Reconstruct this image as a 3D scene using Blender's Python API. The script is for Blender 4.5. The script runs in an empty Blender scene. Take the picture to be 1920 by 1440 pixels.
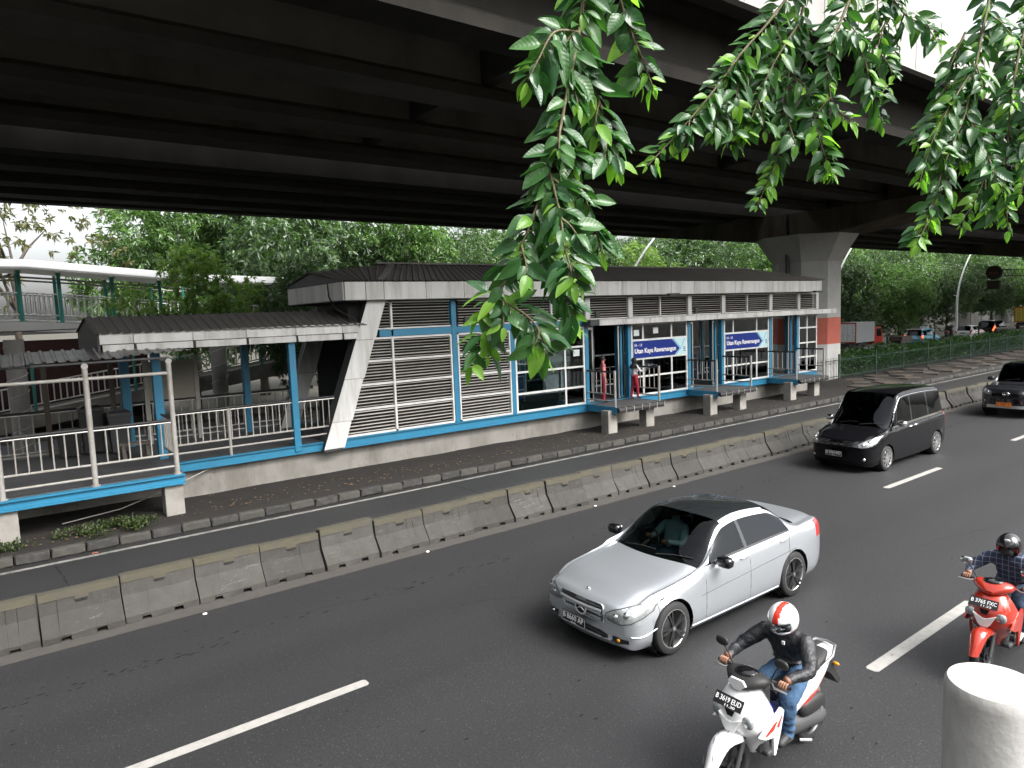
import bpy, bmesh, math, random
import numpy as np
from mathutils import Vector, Matrix
PI = math.pi
rnd = random.Random(11)
sc = bpy.context.scene
COL = sc.collection

# ------------------------------------------------------------------ camera
# world axes: X runs along the road (to the right and away), Y across it towards the station, Z up; metres
CAM_Z = 4.2588
cam_d = bpy.data.cameras.new('camera')
cam = bpy.data.objects.new('camera', cam_d); COL.objects.link(cam)
cam_d.sensor_fit = 'HORIZONTAL'; cam_d.sensor_width = 36.0
cam_d.lens = 1303.48 / 1920 * 36.0
cam_d.clip_start = 0.05; cam_d.clip_end = 3000
def aim(yaw, pitch, roll):
    fw = Vector((math.sin(yaw)*math.cos(pitch), math.cos(yaw)*math.cos(pitch), -math.sin(pitch)))
    r = Vector((math.cos(yaw), -math.sin(yaw), 0)); u = r.cross(fw)
    c, s = math.cos(roll), math.sin(roll)
    return c*r + s*u, -s*r + c*u, fw
_r, _u, _f = aim(math.radians(36.783), math.radians(5.7146), math.radians(-2.1298))
cam.matrix_world = Matrix(((_r.x, _u.x, -_f.x, 0), (_r.y, _u.y, -_f.y, 0), (_r.z, _u.z, -_f.z, CAM_Z), (0, 0, 0, 1)))
sc.camera = cam

# ------------------------------------------------------------------ sky, sun, exposure (bright overcast)
SUN_EL, SUN_AZ = math.radians(47), math.radians(160)      # azimuth measured from +Y towards +X
w = bpy.data.worlds.new('World'); sc.world = w; w.use_nodes = True
nt = w.node_tree; nt.nodes.clear()
sky = nt.nodes.new('ShaderNodeTexSky'); sky.sky_type = 'NISHITA'; sky.sun_disc = False
sky.sun_elevation = SUN_EL; sky.sun_rotation = SUN_AZ
sky.air_density = 1.0; sky.dust_density = 6.0; sky.ozone_density = 1.0
hs = nt.nodes.new('ShaderNodeHueSaturation'); hs.inputs['Saturation'].default_value = 0.22
bg = nt.nodes.new('ShaderNodeBackground'); bg.inputs['Strength'].default_value = 0.14
wo = nt.nodes.new('ShaderNodeOutputWorld')
nt.links.new(sky.outputs[0], hs.inputs['Color']); nt.links.new(hs.outputs[0], bg.inputs['Color']); nt.links.new(bg.outputs[0], wo.inputs['Surface'])
sun_d = bpy.data.lights.new('sun', 'SUN'); sun_d.energy = 1.1; sun_d.angle = math.radians(35); sun_d.color = (1.0, 0.98, 0.95)
sun = bpy.data.objects.new('sun', sun_d); COL.objects.link(sun)
_sd = Vector((math.sin(SUN_AZ)*math.cos(SUN_EL), math.cos(SUN_AZ)*math.cos(SUN_EL), math.sin(SUN_EL)))
sun.rotation_euler = (-_sd).to_track_quat('-Z', 'Y').to_euler(); sun.location = _sd*60
vs = sc.view_settings
vs.view_transform = 'Standard'; vs.look = 'None'; vs.gamma = 1.0; vs.use_curve_mapping = False
vs.exposure = 1.7
sc.render.engine = 'CYCLES'
cy = sc.cycles
cy.use_denoising = True
cy.max_bounces = 8; cy.diffuse_bounces = 4; cy.glossy_bounces = 3; cy.transmission_bounces = 6; cy.transparent_max_bounces = 12
cy.caustics_reflective = False; cy.caustics_refractive = False
cy.use_adaptive_sampling = True; cy.adaptive_threshold = 0.02

# ------------------------------------------------------------------ helpers: objects
WL = {}            # world position of every root, so that parts may be written in world coordinates
def _link(o, parent=None):
    COL.objects.link(o)
    if parent is not None:
        o.parent = parent; WL[o.name] = WL.get(parent.name, Vector((0, 0, 0)))
    return o
def tag(o, label=None, cat=None, group=None, kind=None):
    if label: o['label'] = label
    if cat: o['category'] = cat
    if group: o['group'] = group
    if kind: o['kind'] = kind
    return o
def thing(name, label, cat, loc=(0, 0, 0), rz=0.0, group=None):
    o = bpy.data.objects.new(name, None); COL.objects.link(o)
    o.empty_display_size = 0.2
    o.location = loc; o.rotation_euler = (0, 0, rz); WL[o.name] = Vector(loc)
    return tag(o, label, cat, group)
def inst(name, me, parent=None, loc=(0, 0, 0), rot=None, scale=None, world=False):
    o = bpy.data.objects.new(name, me); _link(o, parent)
    l = Vector(loc)
    if world and parent is not None: l = l - WL[parent.name]
    o.location = l
    if rot is not None: o.rotation_euler = rot
    if scale is not None: o.scale = scale
    return o
def copy_tree(o, parent=None):
    c = o.copy(); COL.objects.link(c); c.parent = parent
    for ch in list(o.children): copy_tree(ch, c)
    return c

class MB:
    """collects shapes and links them as one mesh object"""
    def __init__(s): s.v = []; s.f = []; s.mi = []; s.sm = []
    def add(s, vs_, fs, m=0, smooth=False):
        b = len(s.v); s.v.extend([tuple(p) for p in vs_])
        for f in fs: s.f.append(tuple(b+i for i in f)); s.mi.append(m); s.sm.append(smooth)
        return s
    def box(s, x0, x1, y0, y1, z0, z1, m=0, ch=0.0):
        if x0 > x1: x0, x1 = x1, x0
        if y0 > y1: y0, y1 = y1, y0
        if z0 > z1: z0, z1 = z1, z0
        if ch <= 0:
            v = [(x0,y0,z0),(x1,y0,z0),(x1,y1,z0),(x0,y1,z0),(x0,y0,z1),(x1,y0,z1),(x1,y1,z1),(x0,y1,z1)]
            f = [(0,3,2,1),(4,5,6,7),(0,1,5,4),(1,2,6,5),(2,3,7,6),(3,0,4,7)]
            return s.add(v, f, m)
        bm = bmesh.new(); bmesh.ops.create_cube(bm, size=1)
        for q in bm.verts: q.co = ((x0+x1)/2+q.co.x*(x1-x0), (y0+y1)/2+q.co.y*(y1-y0), (z0+z1)/2+q.co.z*(z1-z0))
        bmesh.ops.bevel(bm, geom=list(bm.edges), offset=ch, segments=1, affect='EDGES')
        bm.verts.index_update()
        s.add([q.co[:] for q in bm.verts], [[q.index for q in f.verts] for f in bm.faces], m); bm.free()
        return s
    def beam(s, p0, p1, wd, ht, m=0, up=(0, 0, 1)):
        p0, p1 = Vector(p0), Vector(p1); d = (p1-p0).normalized(); up = Vector(up)
        if abs(d.dot(up)) > .98: up = Vector((0, 1, 0))
        a = d.cross(up).normalized()*(wd/2); b = a.cross(d).normalized()*(ht/2)
        v = [p0-a-b, p0+a-b, p0+a+b, p0-a+b, p1-a-b, p1+a-b, p1+a+b, p1-a+b]
        return s.add(v, [(0,1,2,3),(7,6,5,4),(0,4,5,1),(1,5,6,2),(2,6,7,3),(3,7,4,0)], m)
    def cyl(s, p0, p1, r0, r1=None, n=10, m=0, caps=True, smooth=True):
        r1 = r0 if r1 is None else r1
        p0, p1 = Vector(p0), Vector(p1); d = (p1-p0).normalized()
        a = d.cross(Vector((0, 0, 1)) if abs(d.z) < .9 else Vector((1, 0, 0))).normalized(); b = d.cross(a)
        v = []
        for p, r in ((p0, r0), (p1, r1)):
            for i in range(n):
                t = 2*PI*i/n; v.append(p + a*(math.cos(t)*r) + b*(math.sin(t)*r))
        s.add(v, [(i, (i+1) % n, n+(i+1) % n, n+i) for i in range(n)], m, smooth)
        if caps:
            s.add(v[:n], [tuple(range(n))[::-1]], m); s.add(v[n:], [tuple(range(n))], m)
        return s
    def tube(s, pts, r, n=6, m=0, caps=True):
        pts = [Vector(p) for p in pts]; rr = r if isinstance(r, (list, tuple)) else [r]*len(pts)
        rings = []; a = None
        for i, p in enumerate(pts):
            d = (pts[min(i+1, len(pts)-1)]-pts[max(i-1, 0)])
            d = d.normalized() if d.length > 1e-9 else Vector((0, 0, 1))
            if a is None: a = d.cross(Vector((0, 0, 1)) if abs(d.z) < .9 else Vector((1, 0, 0)))
            a = (a - d*a.dot(d)); a = a.normalized() if a.length > 1e-6 else d.orthogonal().normalized()
            b = d.cross(a)
            rings.append([p + a*(math.cos(2*PI*k/n)*rr[i]) + b*(math.sin(2*PI*k/n)*rr[i]) for k in range(n)])
        return s.rings(rings, m, True, caps)
    def rings(s, rings, m=0, smooth=True, caps=True, closed=True):
        n = len(rings[0]); v = [p for r in rings for p in r]; f = []
        for i in range(len(rings)-1):
            for k in range(n if closed else n-1):
                k2 = (k+1) % n; f.append((i*n+k, i*n+k2, (i+1)*n+k2, (i+1)*n+k))
        s.add(v, f, m, smooth)
        if caps:
            s.add(rings[0], [tuple(range(n))[::-1]], m, False); s.add(rings[-1], [tuple(range(n))], m, False)
        return s
    def prism(s, poly, ax, a0, a1, m=0):
        """poly of 2-D points in the plane across axis ax ('x': (y,z), 'y': (x,z), 'z': (x,y))"""
        def P(p, a): return {'x': (a, p[0], p[1]), 'y': (p[0], a, p[1]), 'z': (p[0], p[1], a)}[ax]
        n = len(poly); v = [P(p, a0) for p in poly]+[P(p, a1) for p in poly]
        return s.add(v, [tuple(range(n)), tuple(range(2*n-1, n-1, -1))]+[(i, n+i, n+(i+1) % n, (i+1) % n) for i in range(n)], m)
    def lathe(s, prof, c, axis='y', n=24, m=0, a0=0, a1=2*PI):
        """prof: (radius, along-axis) pairs"""
        rings = []; full = abs(a1-a0-2*PI) < 1e-6; k = n if full else n+1
        for r, t in prof:
            ring = []
            for i in range(k):
                q = a0+(a1-a0)*i/n; x, y = math.cos(q)*r, math.sin(q)*r
                ring.append({'y': (c[0]+x, c[1]+t, c[2]+y), 'z': (c[0]+x, c[1]+y, c[2]+t), 'x': (c[0]+t, c[1]+x, c[2]+y)}[axis])
            rings.append(ring)
        return s.rings(rings, m, True, False, full)
    def blob(s, c, r, m=0, nu=10, nv=7, p=1.0):
        v = []; f = []
        for j in range(nv+1):
            a = -PI/2+PI*j/nv
            for i in range(nu):
                b = 2*PI*i/nu
                sg = lambda q: math.copysign(abs(q)**p, q)
                v.append((c[0]+r[0]*sg(math.cos(a))*sg(math.cos(b)), c[1]+r[1]*sg(math.cos(a))*sg(math.sin(b)), c[2]+r[2]*sg(math.sin(a))))
        for j in range(nv):
            for i in range(nu): f.append((j*nu+i, j*nu+(i+1) % nu, (j+1)*nu+(i+1) % nu, (j+1)*nu+i))
        return s.add(v, f, m, True)
    def mesh(s, name, mats, off=(0, 0, 0), weld=False):
        me = bpy.data.meshes.new(name)
        o = Vector(off)
        me.from_pydata([(p[0]-o.x, p[1]-o.y, p[2]-o.z) for p in s.v], [], s.f)
        for q in (mats if isinstance(mats, (list, tuple)) else [mats]): me.materials.append(q)
        me.polygons.foreach_set('material_index', s.mi); me.polygons.foreach_set('use_smooth', s.sm)
        bm = bmesh.new(); bm.from_mesh(me)
        if weld: bmesh.ops.remove_doubles(bm, verts=bm.verts, dist=1e-5)
        bmesh.ops.recalc_face_normals(bm, faces=bm.faces); bm.to_mesh(me); bm.free()
        me.update()
        return me
    def build(s, name, mats, parent=None, world=True, weld=False, bevel=0.0, sharp=None):
        off = WL.get(parent.name, (0, 0, 0)) if (parent is not None and world) else (0, 0, 0)
        me = s.mesh(name, mats, off, weld)
        if bevel > 0:
            bm = bmesh.new(); bm.from_mesh(me)
            bmesh.ops.bevel(bm, geom=[e for e in bm.edges if len(e.link_faces) == 2 and e.calc_face_angle(0) > .5], offset=bevel, segments=2, affect='EDGES', profile=.6)
            bm.to_mesh(me); bm.free()
        if sharp is not None: me.set_sharp_from_angle(angle=math.radians(sharp))
        return inst(name, me, parent)
def struct(o): o['kind'] = 'structure'; return o

# ------------------------------------------------------------------ materials
MATS = {}
def nodes_of(name):
    m = bpy.data.materials.new(name); m.use_nodes = True
    n = m.node_tree.nodes; l = m.node_tree.links
    return m, n, l, n['Principled BSDF'], n['Material Output']
def mixc(n, l, fac, a, b, mode='MIX'):
    x = n.new('ShaderNodeMix'); x.data_type = 'RGBA'; x.blend_type = mode
    for i, q in ((0, fac), (6, a), (7, b)):
        if hasattr(q, 'links'): l.new(q, x.inputs[i])
        elif i == 0: x.inputs[0].default_value = q
        else: x.inputs[i].default_value = (*q[:3], 1)
    return x.outputs[2]
def ramp(n, l, src, p0, p1):
    r = n.new('ShaderNodeMapRange'); r.inputs[1].default_value = p0; r.inputs[2].default_value = p1; l.new(src, r.inputs[0])
    return r.outputs[0]
def noise(n, l, vec, scale, detail=4, rough=.55, stretch=None):
    t = n.new('ShaderNodeTexNoise'); t.inputs['Scale'].default_value = scale; t.inputs['Detail'].default_value = detail; t.inputs['Roughness'].default_value = rough
    if stretch:
        mp = n.new('ShaderNodeMapping'); mp.inputs['Scale'].default_value = stretch; l.new(vec, mp.inputs['Vector']); vec = mp.outputs[0]
    l.new(vec, t.inputs['Vector']); return t.outputs['Fac']
def coords(n, l, rand=True):
    tc = n.new('ShaderNodeTexCoord'); v = tc.outputs['Object']
    if rand:
        oi = n.new('ShaderNodeObjectInfo'); mu = n.new('ShaderNodeMath'); mu.operation = 'MULTIPLY'; mu.inputs[1].default_value = 37.0
        l.new(oi.outputs['Random'], mu.inputs[0])
        ad = n.new('ShaderNodeVectorMath'); ad.operation = 'ADD'; l.new(v, ad.inputs[0]); l.new(mu.outputs[0], ad.inputs[1]); v = ad.outputs[0]
    return v
def M(name, col, rough=.6, metal=0.0, var=.15, scale=4.0, bump=0.0, bscale=60.0, dirt=0.0, dirtc=(.05, .045, .04), dscale=1.5, streak=None, coat=0.0, spec=.5, rand=True, rvar=0.0, emit=None, ovar=0.0, bdist=.01, scuff=0.0, scuffc=(.2, .2, .2), sstretch=(2.5, 2.5, 14)):
    if name in MATS: return MATS[name]
    m, n, l, b, out = nodes_of(name)
    v = coords(n, l, rand)
    base = mixc(n, l, noise(n, l, v, scale), [c*(1-var) for c in col], [min(1, c*(1+var)) for c in col])
    if dirt > 0:
        d = noise(n, l, v, dscale, 6, .65, streak)
        f = n.new('ShaderNodeMath'); f.operation = 'MULTIPLY'; f.inputs[1].default_value = dirt; l.new(ramp(n, l, d, .45, .72), f.inputs[0])
        base = mixc(n, l, f.outputs[0], base, dirtc)
    if scuff > 0:
        q = noise(n, l, v, 2.2, 6, .7, sstretch); g_ = noise(n, l, v, 1.3, 3, .6); mq = n.new('ShaderNodeMath'); mq.operation = 'MULTIPLY'; l.new(ramp(n, l, q, .56, .66), mq.inputs[0]); l.new(ramp(n, l, g_, .45, .62), mq.inputs[1])
        m3 = n.new('ShaderNodeMath'); m3.operation = 'MULTIPLY'; m3.inputs[1].default_value = scuff; l.new(mq.outputs[0], m3.inputs[0]); base = mixc(n, l, m3.outputs[0], base, scuffc)
    if ovar > 0:
        oi = n.new('ShaderNodeObjectInfo'); mr = n.new('ShaderNodeMapRange'); mr.inputs[3].default_value = 1-ovar; mr.inputs[4].default_value = 1+ovar; l.new(oi.outputs['Random'], mr.inputs[0])
        hv = n.new('ShaderNodeHueSaturation'); l.new(mr.outputs[0], hv.inputs['Value']); l.new(base, hv.inputs['Color']); base = hv.outputs[0]
    l.new(base, b.inputs['Base Color'])
    b.inputs['Roughness'].default_value = rough; b.inputs['Metallic'].default_value = metal
    if 'Specular IOR Level' in b.inputs: b.inputs['Specular IOR Level'].default_value = spec
    if rvar > 0:
        rr = n.new('ShaderNodeMapRange'); rr.inputs[3].default_value = max(0, rough-rvar); rr.inputs[4].default_value = min(1, rough+rvar)
        l.new(noise(n, l, v, scale*1.7), rr.inputs[0]); l.new(rr.outputs[0], b.inputs['Roughness'])
    if coat > 0: b.inputs['Coat Weight'].default_value = coat; b.inputs['Coat Roughness'].default_value = .04
    if bump > 0:
        bp = n.new('ShaderNodeBump'); bp.inputs['Strength'].default_value = bump; bp.inputs['Distance'].default_value = bdist
        l.new(noise(n, l, v, bscale, 5, .6), bp.inputs['Height']); l.new(bp.outputs[0], b.inputs['Normal'])
    if emit: b.inputs['Emission Color'].default_value = (*emit[:3], 1); b.inputs['Emission Strength'].default_value = emit[3]
    MATS[name] = m; return m
def glass(name, tint, f0=.04, rough=.01, tmul=1.0):
    m = bpy.data.materials.new(name); m.use_nodes = True; n = m.node_tree.nodes; l = m.node_tree.links; n.clear()
    out = n.new('ShaderNodeOutputMaterial'); mx = n.new('ShaderNodeMixShader')
    tr = n.new('ShaderNodeBsdfTransparent'); tr.inputs[0].default_value = (*tint, 1)
    gl = n.new('ShaderNodeBsdfGlossy'); gl.inputs['Roughness'].default_value = rough; gl.inputs[0].default_value = (.9, .95, 1, 1)
    lw = n.new('ShaderNodeFresnel'); lw.inputs['IOR'].default_value = 1.5
    mu = n.new('ShaderNodeMath'); mu.operation = 'MULTIPLY'; mu.inputs[1].default_value = tmul; mu.use_clamp = True
    l.new(lw.outputs[0], mu.inputs[0]); l.new(mu.outputs[0], mx.inputs[0])
    l.new(tr.outputs[0], mx.inputs[1]); l.new(gl.outputs[0], mx.inputs[2]); l.new(mx.outputs[0], out.inputs[0])
    MATS[name] = m; return m
def asphalt(name, col, speck=.5, sand=0.0):
    m, n, l, b, out = nodes_of(name); v = coords(n, l, False)
    big = noise(n, l, v, .35, 5, .6); trk = noise(n, l, v, .9, 3, .5, (.06, 1.0, 1.0)); fine = noise(n, l, v, 42, 6, .75)
    c = mixc(n, l, big, [q*.66 for q in col], [q*1.30 for q in col])
    c = mixc(n, l, ramp(n, l, trk, .38, .66), c, [q*.52 for q in col])
    stn = noise(n, l, v, 1.6, 6, .72); c = mixc(n, l, ramp(n, l, stn, .60, .74), c, [q*.45 for q in col])
    c = mixc(n, l, ramp(n, l, fine, .34, .66), mixc(n, l, .72, c, (0.004, .004, .004)), mixc(n, l, .55, c, [q*2.0 for q in col]))
    vo = n.new('ShaderNodeTexVoronoi'); vo.inputs['Scale'].default_value = 34; l.new(v, vo.inputs['Vector'])
    rnd_ = n.new('ShaderNodeMath'); rnd_.operation = 'GREATER_THAN'; rnd_.inputs[1].default_value = .82
    sx = n.new('ShaderNodeSeparateColor'); l.new(vo.outputs['Color'], sx.inputs[0]); l.new(sx.outputs[0], rnd_.inputs[0])
    ls = n.new('ShaderNodeMath'); ls.operation = 'LESS_THAN'; ls.inputs[1].default_value = .27; l.new(vo.outputs['Distance'], ls.inputs[0])
    mm = n.new('ShaderNodeMath'); mm.operation = 'MULTIPLY'; l.new(rnd_.outputs[0], mm.inputs[0]); l.new(ls.outputs[0], mm.inputs[1])
    m2 = n.new('ShaderNodeMath'); m2.operation = 'MULTIPLY'; m2.inputs[1].default_value = speck; l.new(mm.outputs[0], m2.inputs[0])
    c = mixc(n, l, m2.outputs[0], c, (.15, .145, .14))
    l.new(c, b.inputs['Base Color']); b.inputs['Roughness'].default_value = .60
    b.inputs['Specular IOR Level'].default_value = .5
    bp = n.new('ShaderNodeBump'); bp.inputs['Strength'].default_value = .5; bp.inputs['Distance'].default_value = .006
    l.new(noise(n, l, v, 90, 3, .7), bp.inputs['Height']); l.new(bp.outputs[0], b.inputs['Normal'])
    MATS[name] = m; return m
def leafmat(name, c0, c1, trans=.35, rough=.38, spec=.5):
    m, n, l, b, out = nodes_of(name)
    g = n.new('ShaderNodeNewGeometry'); oi = n.new('ShaderNodeObjectInfo')
    ad = n.new('ShaderNodeMath'); ad.operation = 'ADD'; l.new(g.outputs['Random Per Island'], ad.inputs[0]); l.new(oi.outputs['Random'], ad.inputs[1])
    fr = n.new('ShaderNodeMath'); fr.operation = 'FRACT'; l.new(ad.outputs[0], fr.inputs[0])
    c = mixc(n, l, fr.outputs[0], c0, c1); l.new(c, b.inputs['Base Color'])
    b.inputs['Roughness'].default_value = rough; b.inputs['Specular IOR Level'].default_value = spec
    tl = n.new('ShaderNodeBsdfTranslucent'); mx = n.new('ShaderNodeMixShader'); mx.inputs[0].default_value = trans
    l.new(mixc(n, l, 1.0, c, (1.5, 1.9, .7), 'MULTIPLY'), tl.inputs[0])
    l.new(b.outputs[0], mx.inputs[1]); l.new(tl.outputs[0], mx.inputs[2]); l.new(mx.outputs[0], out.inputs[0])
    MATS[name] = m; return m

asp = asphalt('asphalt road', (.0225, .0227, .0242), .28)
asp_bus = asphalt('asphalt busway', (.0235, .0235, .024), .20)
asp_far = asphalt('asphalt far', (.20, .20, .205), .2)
gutter = M('gutter concrete', (.050, .046, .041), .9, var=.3, scale=5, bump=.4, dirt=.6, dscale=2, rand=False)
ground_m = M('ground soil', (.06, .055, .04), .95, var=.4, scale=.8, bump=.3, bscale=20, rand=False)
pave_m = M('median dirt', (.018, .015, .0125), .95, var=.45, scale=1.7, bump=.9, bscale=14, dirt=.7, dirtc=(.009, .0078, .0068), dscale=2.2, rand=False)  # dirt, its base tone lowered to take in the shade beside the plinth
slab_m = M('paving slab', (.072, .060, .049), .9, var=.25, scale=3, bump=.5, bscale=30, dirt=.7, dirtc=(.045, .034, .026), dscale=2)
kerb_l = M('kerb pale', (.058, .055, .049), .9, var=.35, scale=9, bump=.7, bscale=30, dirt=.9, dirtc=(.05, .045, .04), dscale=5)
kerb_d = M('kerb dark', (.030, .029, .028), .85, var=.35, scale=9, bump=.6, bscale=30, dirt=.6, dirtc=(.09, .085, .075), dscale=6)
line_m = M('road paint', (.31, .305, .285), .65, var=.15, scale=9, dirt=.7, dirtc=(.22, .21, .2), dscale=7, rand=False)
line_w = M('worn line', (.24, .235, .22), .75, var=.3, scale=9, dirt=.9, dirtc=(.06, .06, .06), dscale=5, rand=False)
conc = M('concrete', (.30, .285, .26), .9, var=.2, scale=3, bump=.4, dirt=.6, dirtc=(.10, .09, .075), dscale=1.3)
plinth_m = M('plinth concrete', (.26, .248, .225), .9, scuff=.6, scuffc=(.11, .10, .085), sstretch=(9, 9, 3), var=.18, scale=2, bump=.35, dirt=.75, dirtc=(.10, .088, .07), dscale=1.1, streak=(1, 1, .35), rand=False)
barr_m = M('barrier concrete', (.042, .040, .036), .9, scuff=.75, scuffc=(.10, .098, .092), ovar=.25, var=.35, scale=5, bump=.5, bscale=40, dirt=.7, dirtc=(.028, .026, .023), dscale=2.5, streak=(1, 1, .4))
barr_y = M('barrier yellow wash', (.056, .0505, .033), .9, var=.3, scale=8, bump=.4, dirt=1.0, dirtc=(.045, .042, .036), dscale=4)
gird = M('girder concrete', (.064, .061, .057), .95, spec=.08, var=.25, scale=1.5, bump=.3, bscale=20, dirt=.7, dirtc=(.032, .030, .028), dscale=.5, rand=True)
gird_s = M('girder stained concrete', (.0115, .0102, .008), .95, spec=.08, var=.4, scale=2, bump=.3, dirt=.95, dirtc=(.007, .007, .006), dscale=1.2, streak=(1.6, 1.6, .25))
gird_o = M('outer girder concrete', (.026, .0245, .022), .95, spec=.08, var=.4, scale=1.5, bump=.3, bscale=20, dirt=.8, dirtc=(.011, .0105, .010), dscale=.8, streak=(1, 1, .3))  # toned darker to hold down the direct light on the outward faces
gird_w = M('girder web concrete', (.19, .182, .17), .95, spec=.08, var=.3, scale=1.2, bump=.3, bscale=20, dirt=.7, dirtc=(.08, .076, .07), dscale=.6, streak=(1, 1, .3))  # webs toned lighter to make up for the little light between girders
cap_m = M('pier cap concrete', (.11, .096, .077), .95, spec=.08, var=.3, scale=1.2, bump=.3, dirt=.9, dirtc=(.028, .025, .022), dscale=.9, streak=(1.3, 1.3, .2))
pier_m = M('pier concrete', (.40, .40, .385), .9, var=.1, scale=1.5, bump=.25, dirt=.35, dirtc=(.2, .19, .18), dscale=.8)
deck_m = M('flyover parapet', (.33, .325, .31), .9, var=.12, scale=.8, bump=.2, dirt=.5, dirtc=(.16, .155, .145), dscale=.9, streak=(1, 1, .3))
pier_red = M('pier red paint', (.46, .11, .075), .8, var=.12, scale=2, dirt=.35, dirtc=(.35, .17, .14), dscale=1.5)
pier_wht = M('pier white paint', (.56, .55, .53), .8, var=.08, scale=2, dirt=.4, dirtc=(.36, .34, .31), dscale=1.5)
panel = M('aluminium panel', (.63, .63, .615), .45, ovar=.07, var=.05, scale=.8, dirt=.75, dirtc=(.30, .28, .24), dscale=1.3, streak=(2.2, 2.2, .25), rvar=.1)
joint_m = M('panel joint', (.05, .05, .05), .9)
blue = M('blue steel paint', (.024, .195, .33), .42, var=.10, scale=2.5, dirt=.35, dirtc=(.05, .13, .22), dscale=3, rvar=.12)
frame_w = M('white window frame', (.72, .715, .70), .5, var=.06, scale=2, dirt=.4, dirtc=(.33, .31, .28), dscale=3)
slat_m = M('louvre slat', (.56, .54, .50), .6, ovar=.15, var=.12, scale=1.5, dirt=.65, dirtc=(.30, .26, .22), dscale=2.2)
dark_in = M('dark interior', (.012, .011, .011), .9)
roof_m = M('dark metal roof', (.105, .098, .090), .62, var=.25, scale=.8, dirt=.6, dirtc=(.10, .09, .08), dscale=1.0, streak=(1, .3, 1), bump=.15)
ridge_m = M('ridge cap', (.20, .19, .17), .65, var=.2, scale=2, dirt=.5)
floor_m = M('grey floor plate', (.075, .075, .078), .7, var=.25, scale=2, bump=.2, dirt=.5)
steel = M('stainless tube', (.62, .60, .57), .34, metal=.75, var=.08, scale=6, dirt=.35, dirtc=(.30, .26, .21), dscale=6)
galv = M('pale painted tube', (.36, .35, .325), .55, metal=.1, var=.12, scale=6, dirt=.6, dirtc=(.26, .22, .17), dscale=5)
black_m = M('black rubber', (.018, .018, .018), .55, var=.2, scale=8)
grey_d = M('dark grey plastic', (.045, .046, .048), .6)
teal = M('teal paint', (.05, .30, .26), .55, var=.12, scale=3, dirt=.3, dirtc=(.06, .14, .12))
white_m = M('white painted metal', (.80, .80, .79), .5, var=.05)
roof_w = M('pale canopy roof', (.74, .73, .72), .55, var=.06, scale=1)
maroon = M('maroon cladding', (.06, .014, .013), .6)
green_f = M('green fence paint', (.018, .055, .038), .55, var=.25, scale=4, dirt=.4, dirtc=(.05, .05, .04), dscale=4)
signblue = M('sign blue', (.006, .024, .20), .5, var=.04, spec=.2)
signcyan = M('sign pale cyan', (.50, .70, .72), .45, var=.04)
signmid = M('sign mid blue', (.10, .42, .62), .45, var=.04)
white_p = M('white print', (.80, .80, .80), .5, var=.02)
paper = M('paper notice', (.62, .66, .66), .7, var=.05)
dark_p = M('dark print', (.03, .035, .06), .6)
green_b = M('green bin', (.015, .09, .05), .5)
blue_ch = M('blue plastic panel', (.012, .05, .16), .45, var=.2)
glass_st = glass('station glass', (.62, .72, .71), tmul=1.0)
glass_bk = glass('rear station glass', (.22, .28, .28), tmul=1.0)  # dimness of the hall put into the tint, darker than the front panes
# ================================================================== ground, road, busway, median
def sheet(name, m, x0, x1, y0, y1, z, nx=1):
    mb = MB()
    for i in range(nx):
        a, b = x0+(x1-x0)*i/nx, x0+(x1-x0)*(i+1)/nx
        mb.add([(a, y0, z), (b, y0, z), (b, y1, z), (a, y1, z)], [(0, 1, 2, 3)])
    return struct(mb.build(name, m, weld=True))
sheet('ground', ground_m, -900, 1500, -900, 1500, -.012)
road = sheet('road', asp, -120, 400, -1.2, 11.46, 0)
busway = sheet('busway', asp_bus, -120, 400, 11.46, 15.42, 0)
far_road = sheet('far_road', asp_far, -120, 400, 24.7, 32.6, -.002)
gs = MB(); gs.add([(-120, 10.86, .004), (400, 10.86, .004), (400, 11.30, .004), (-120, 11.30, .004)], [(0, 1, 2, 3)]); gs.build('gutter_strip', gutter, road)
# lane dashes with slightly rounded worn ends
def dash(x0, x1, y, wd=.15):
    h = wd/2; r = .03
    p = [(x0+r, y-h), (x1-r, y-h), (x1, y-h+r), (x1, y+h-r), (x1-r, y+h), (x0+r, y+h), (x0, y+h-r), (x0, y-h+r)]
    return MB().add([(a, b, .004) for a, b in p], [tuple(range(8))]).build('lane_dash', line_m, road)
k = -3
for i in range(-3, 16):
    dash(.35+i*7.85, 3.22+i*7.85, 7.38)
    dash(7.85+(i-1)*7.85-.02, 10.70+(i-1)*7.85, 3.73)
MB().add([(-120, 15.04, .004), (400, 15.04, .004), (400, 15.17, .004), (-120, 15.17, .004)], [(0, 1, 2, 3)]).build('edge_line', line_w, busway)
for i in range(-1, 20): MB().add([(20+i*9, 28.5, .004), (23+i*9, 28.5, .004), (23+i*9, 28.64, .004), (20+i*9, 28.64, .004)], [(0, 1, 2, 3)]).build('lane_dash', line_m, far_road)
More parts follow.
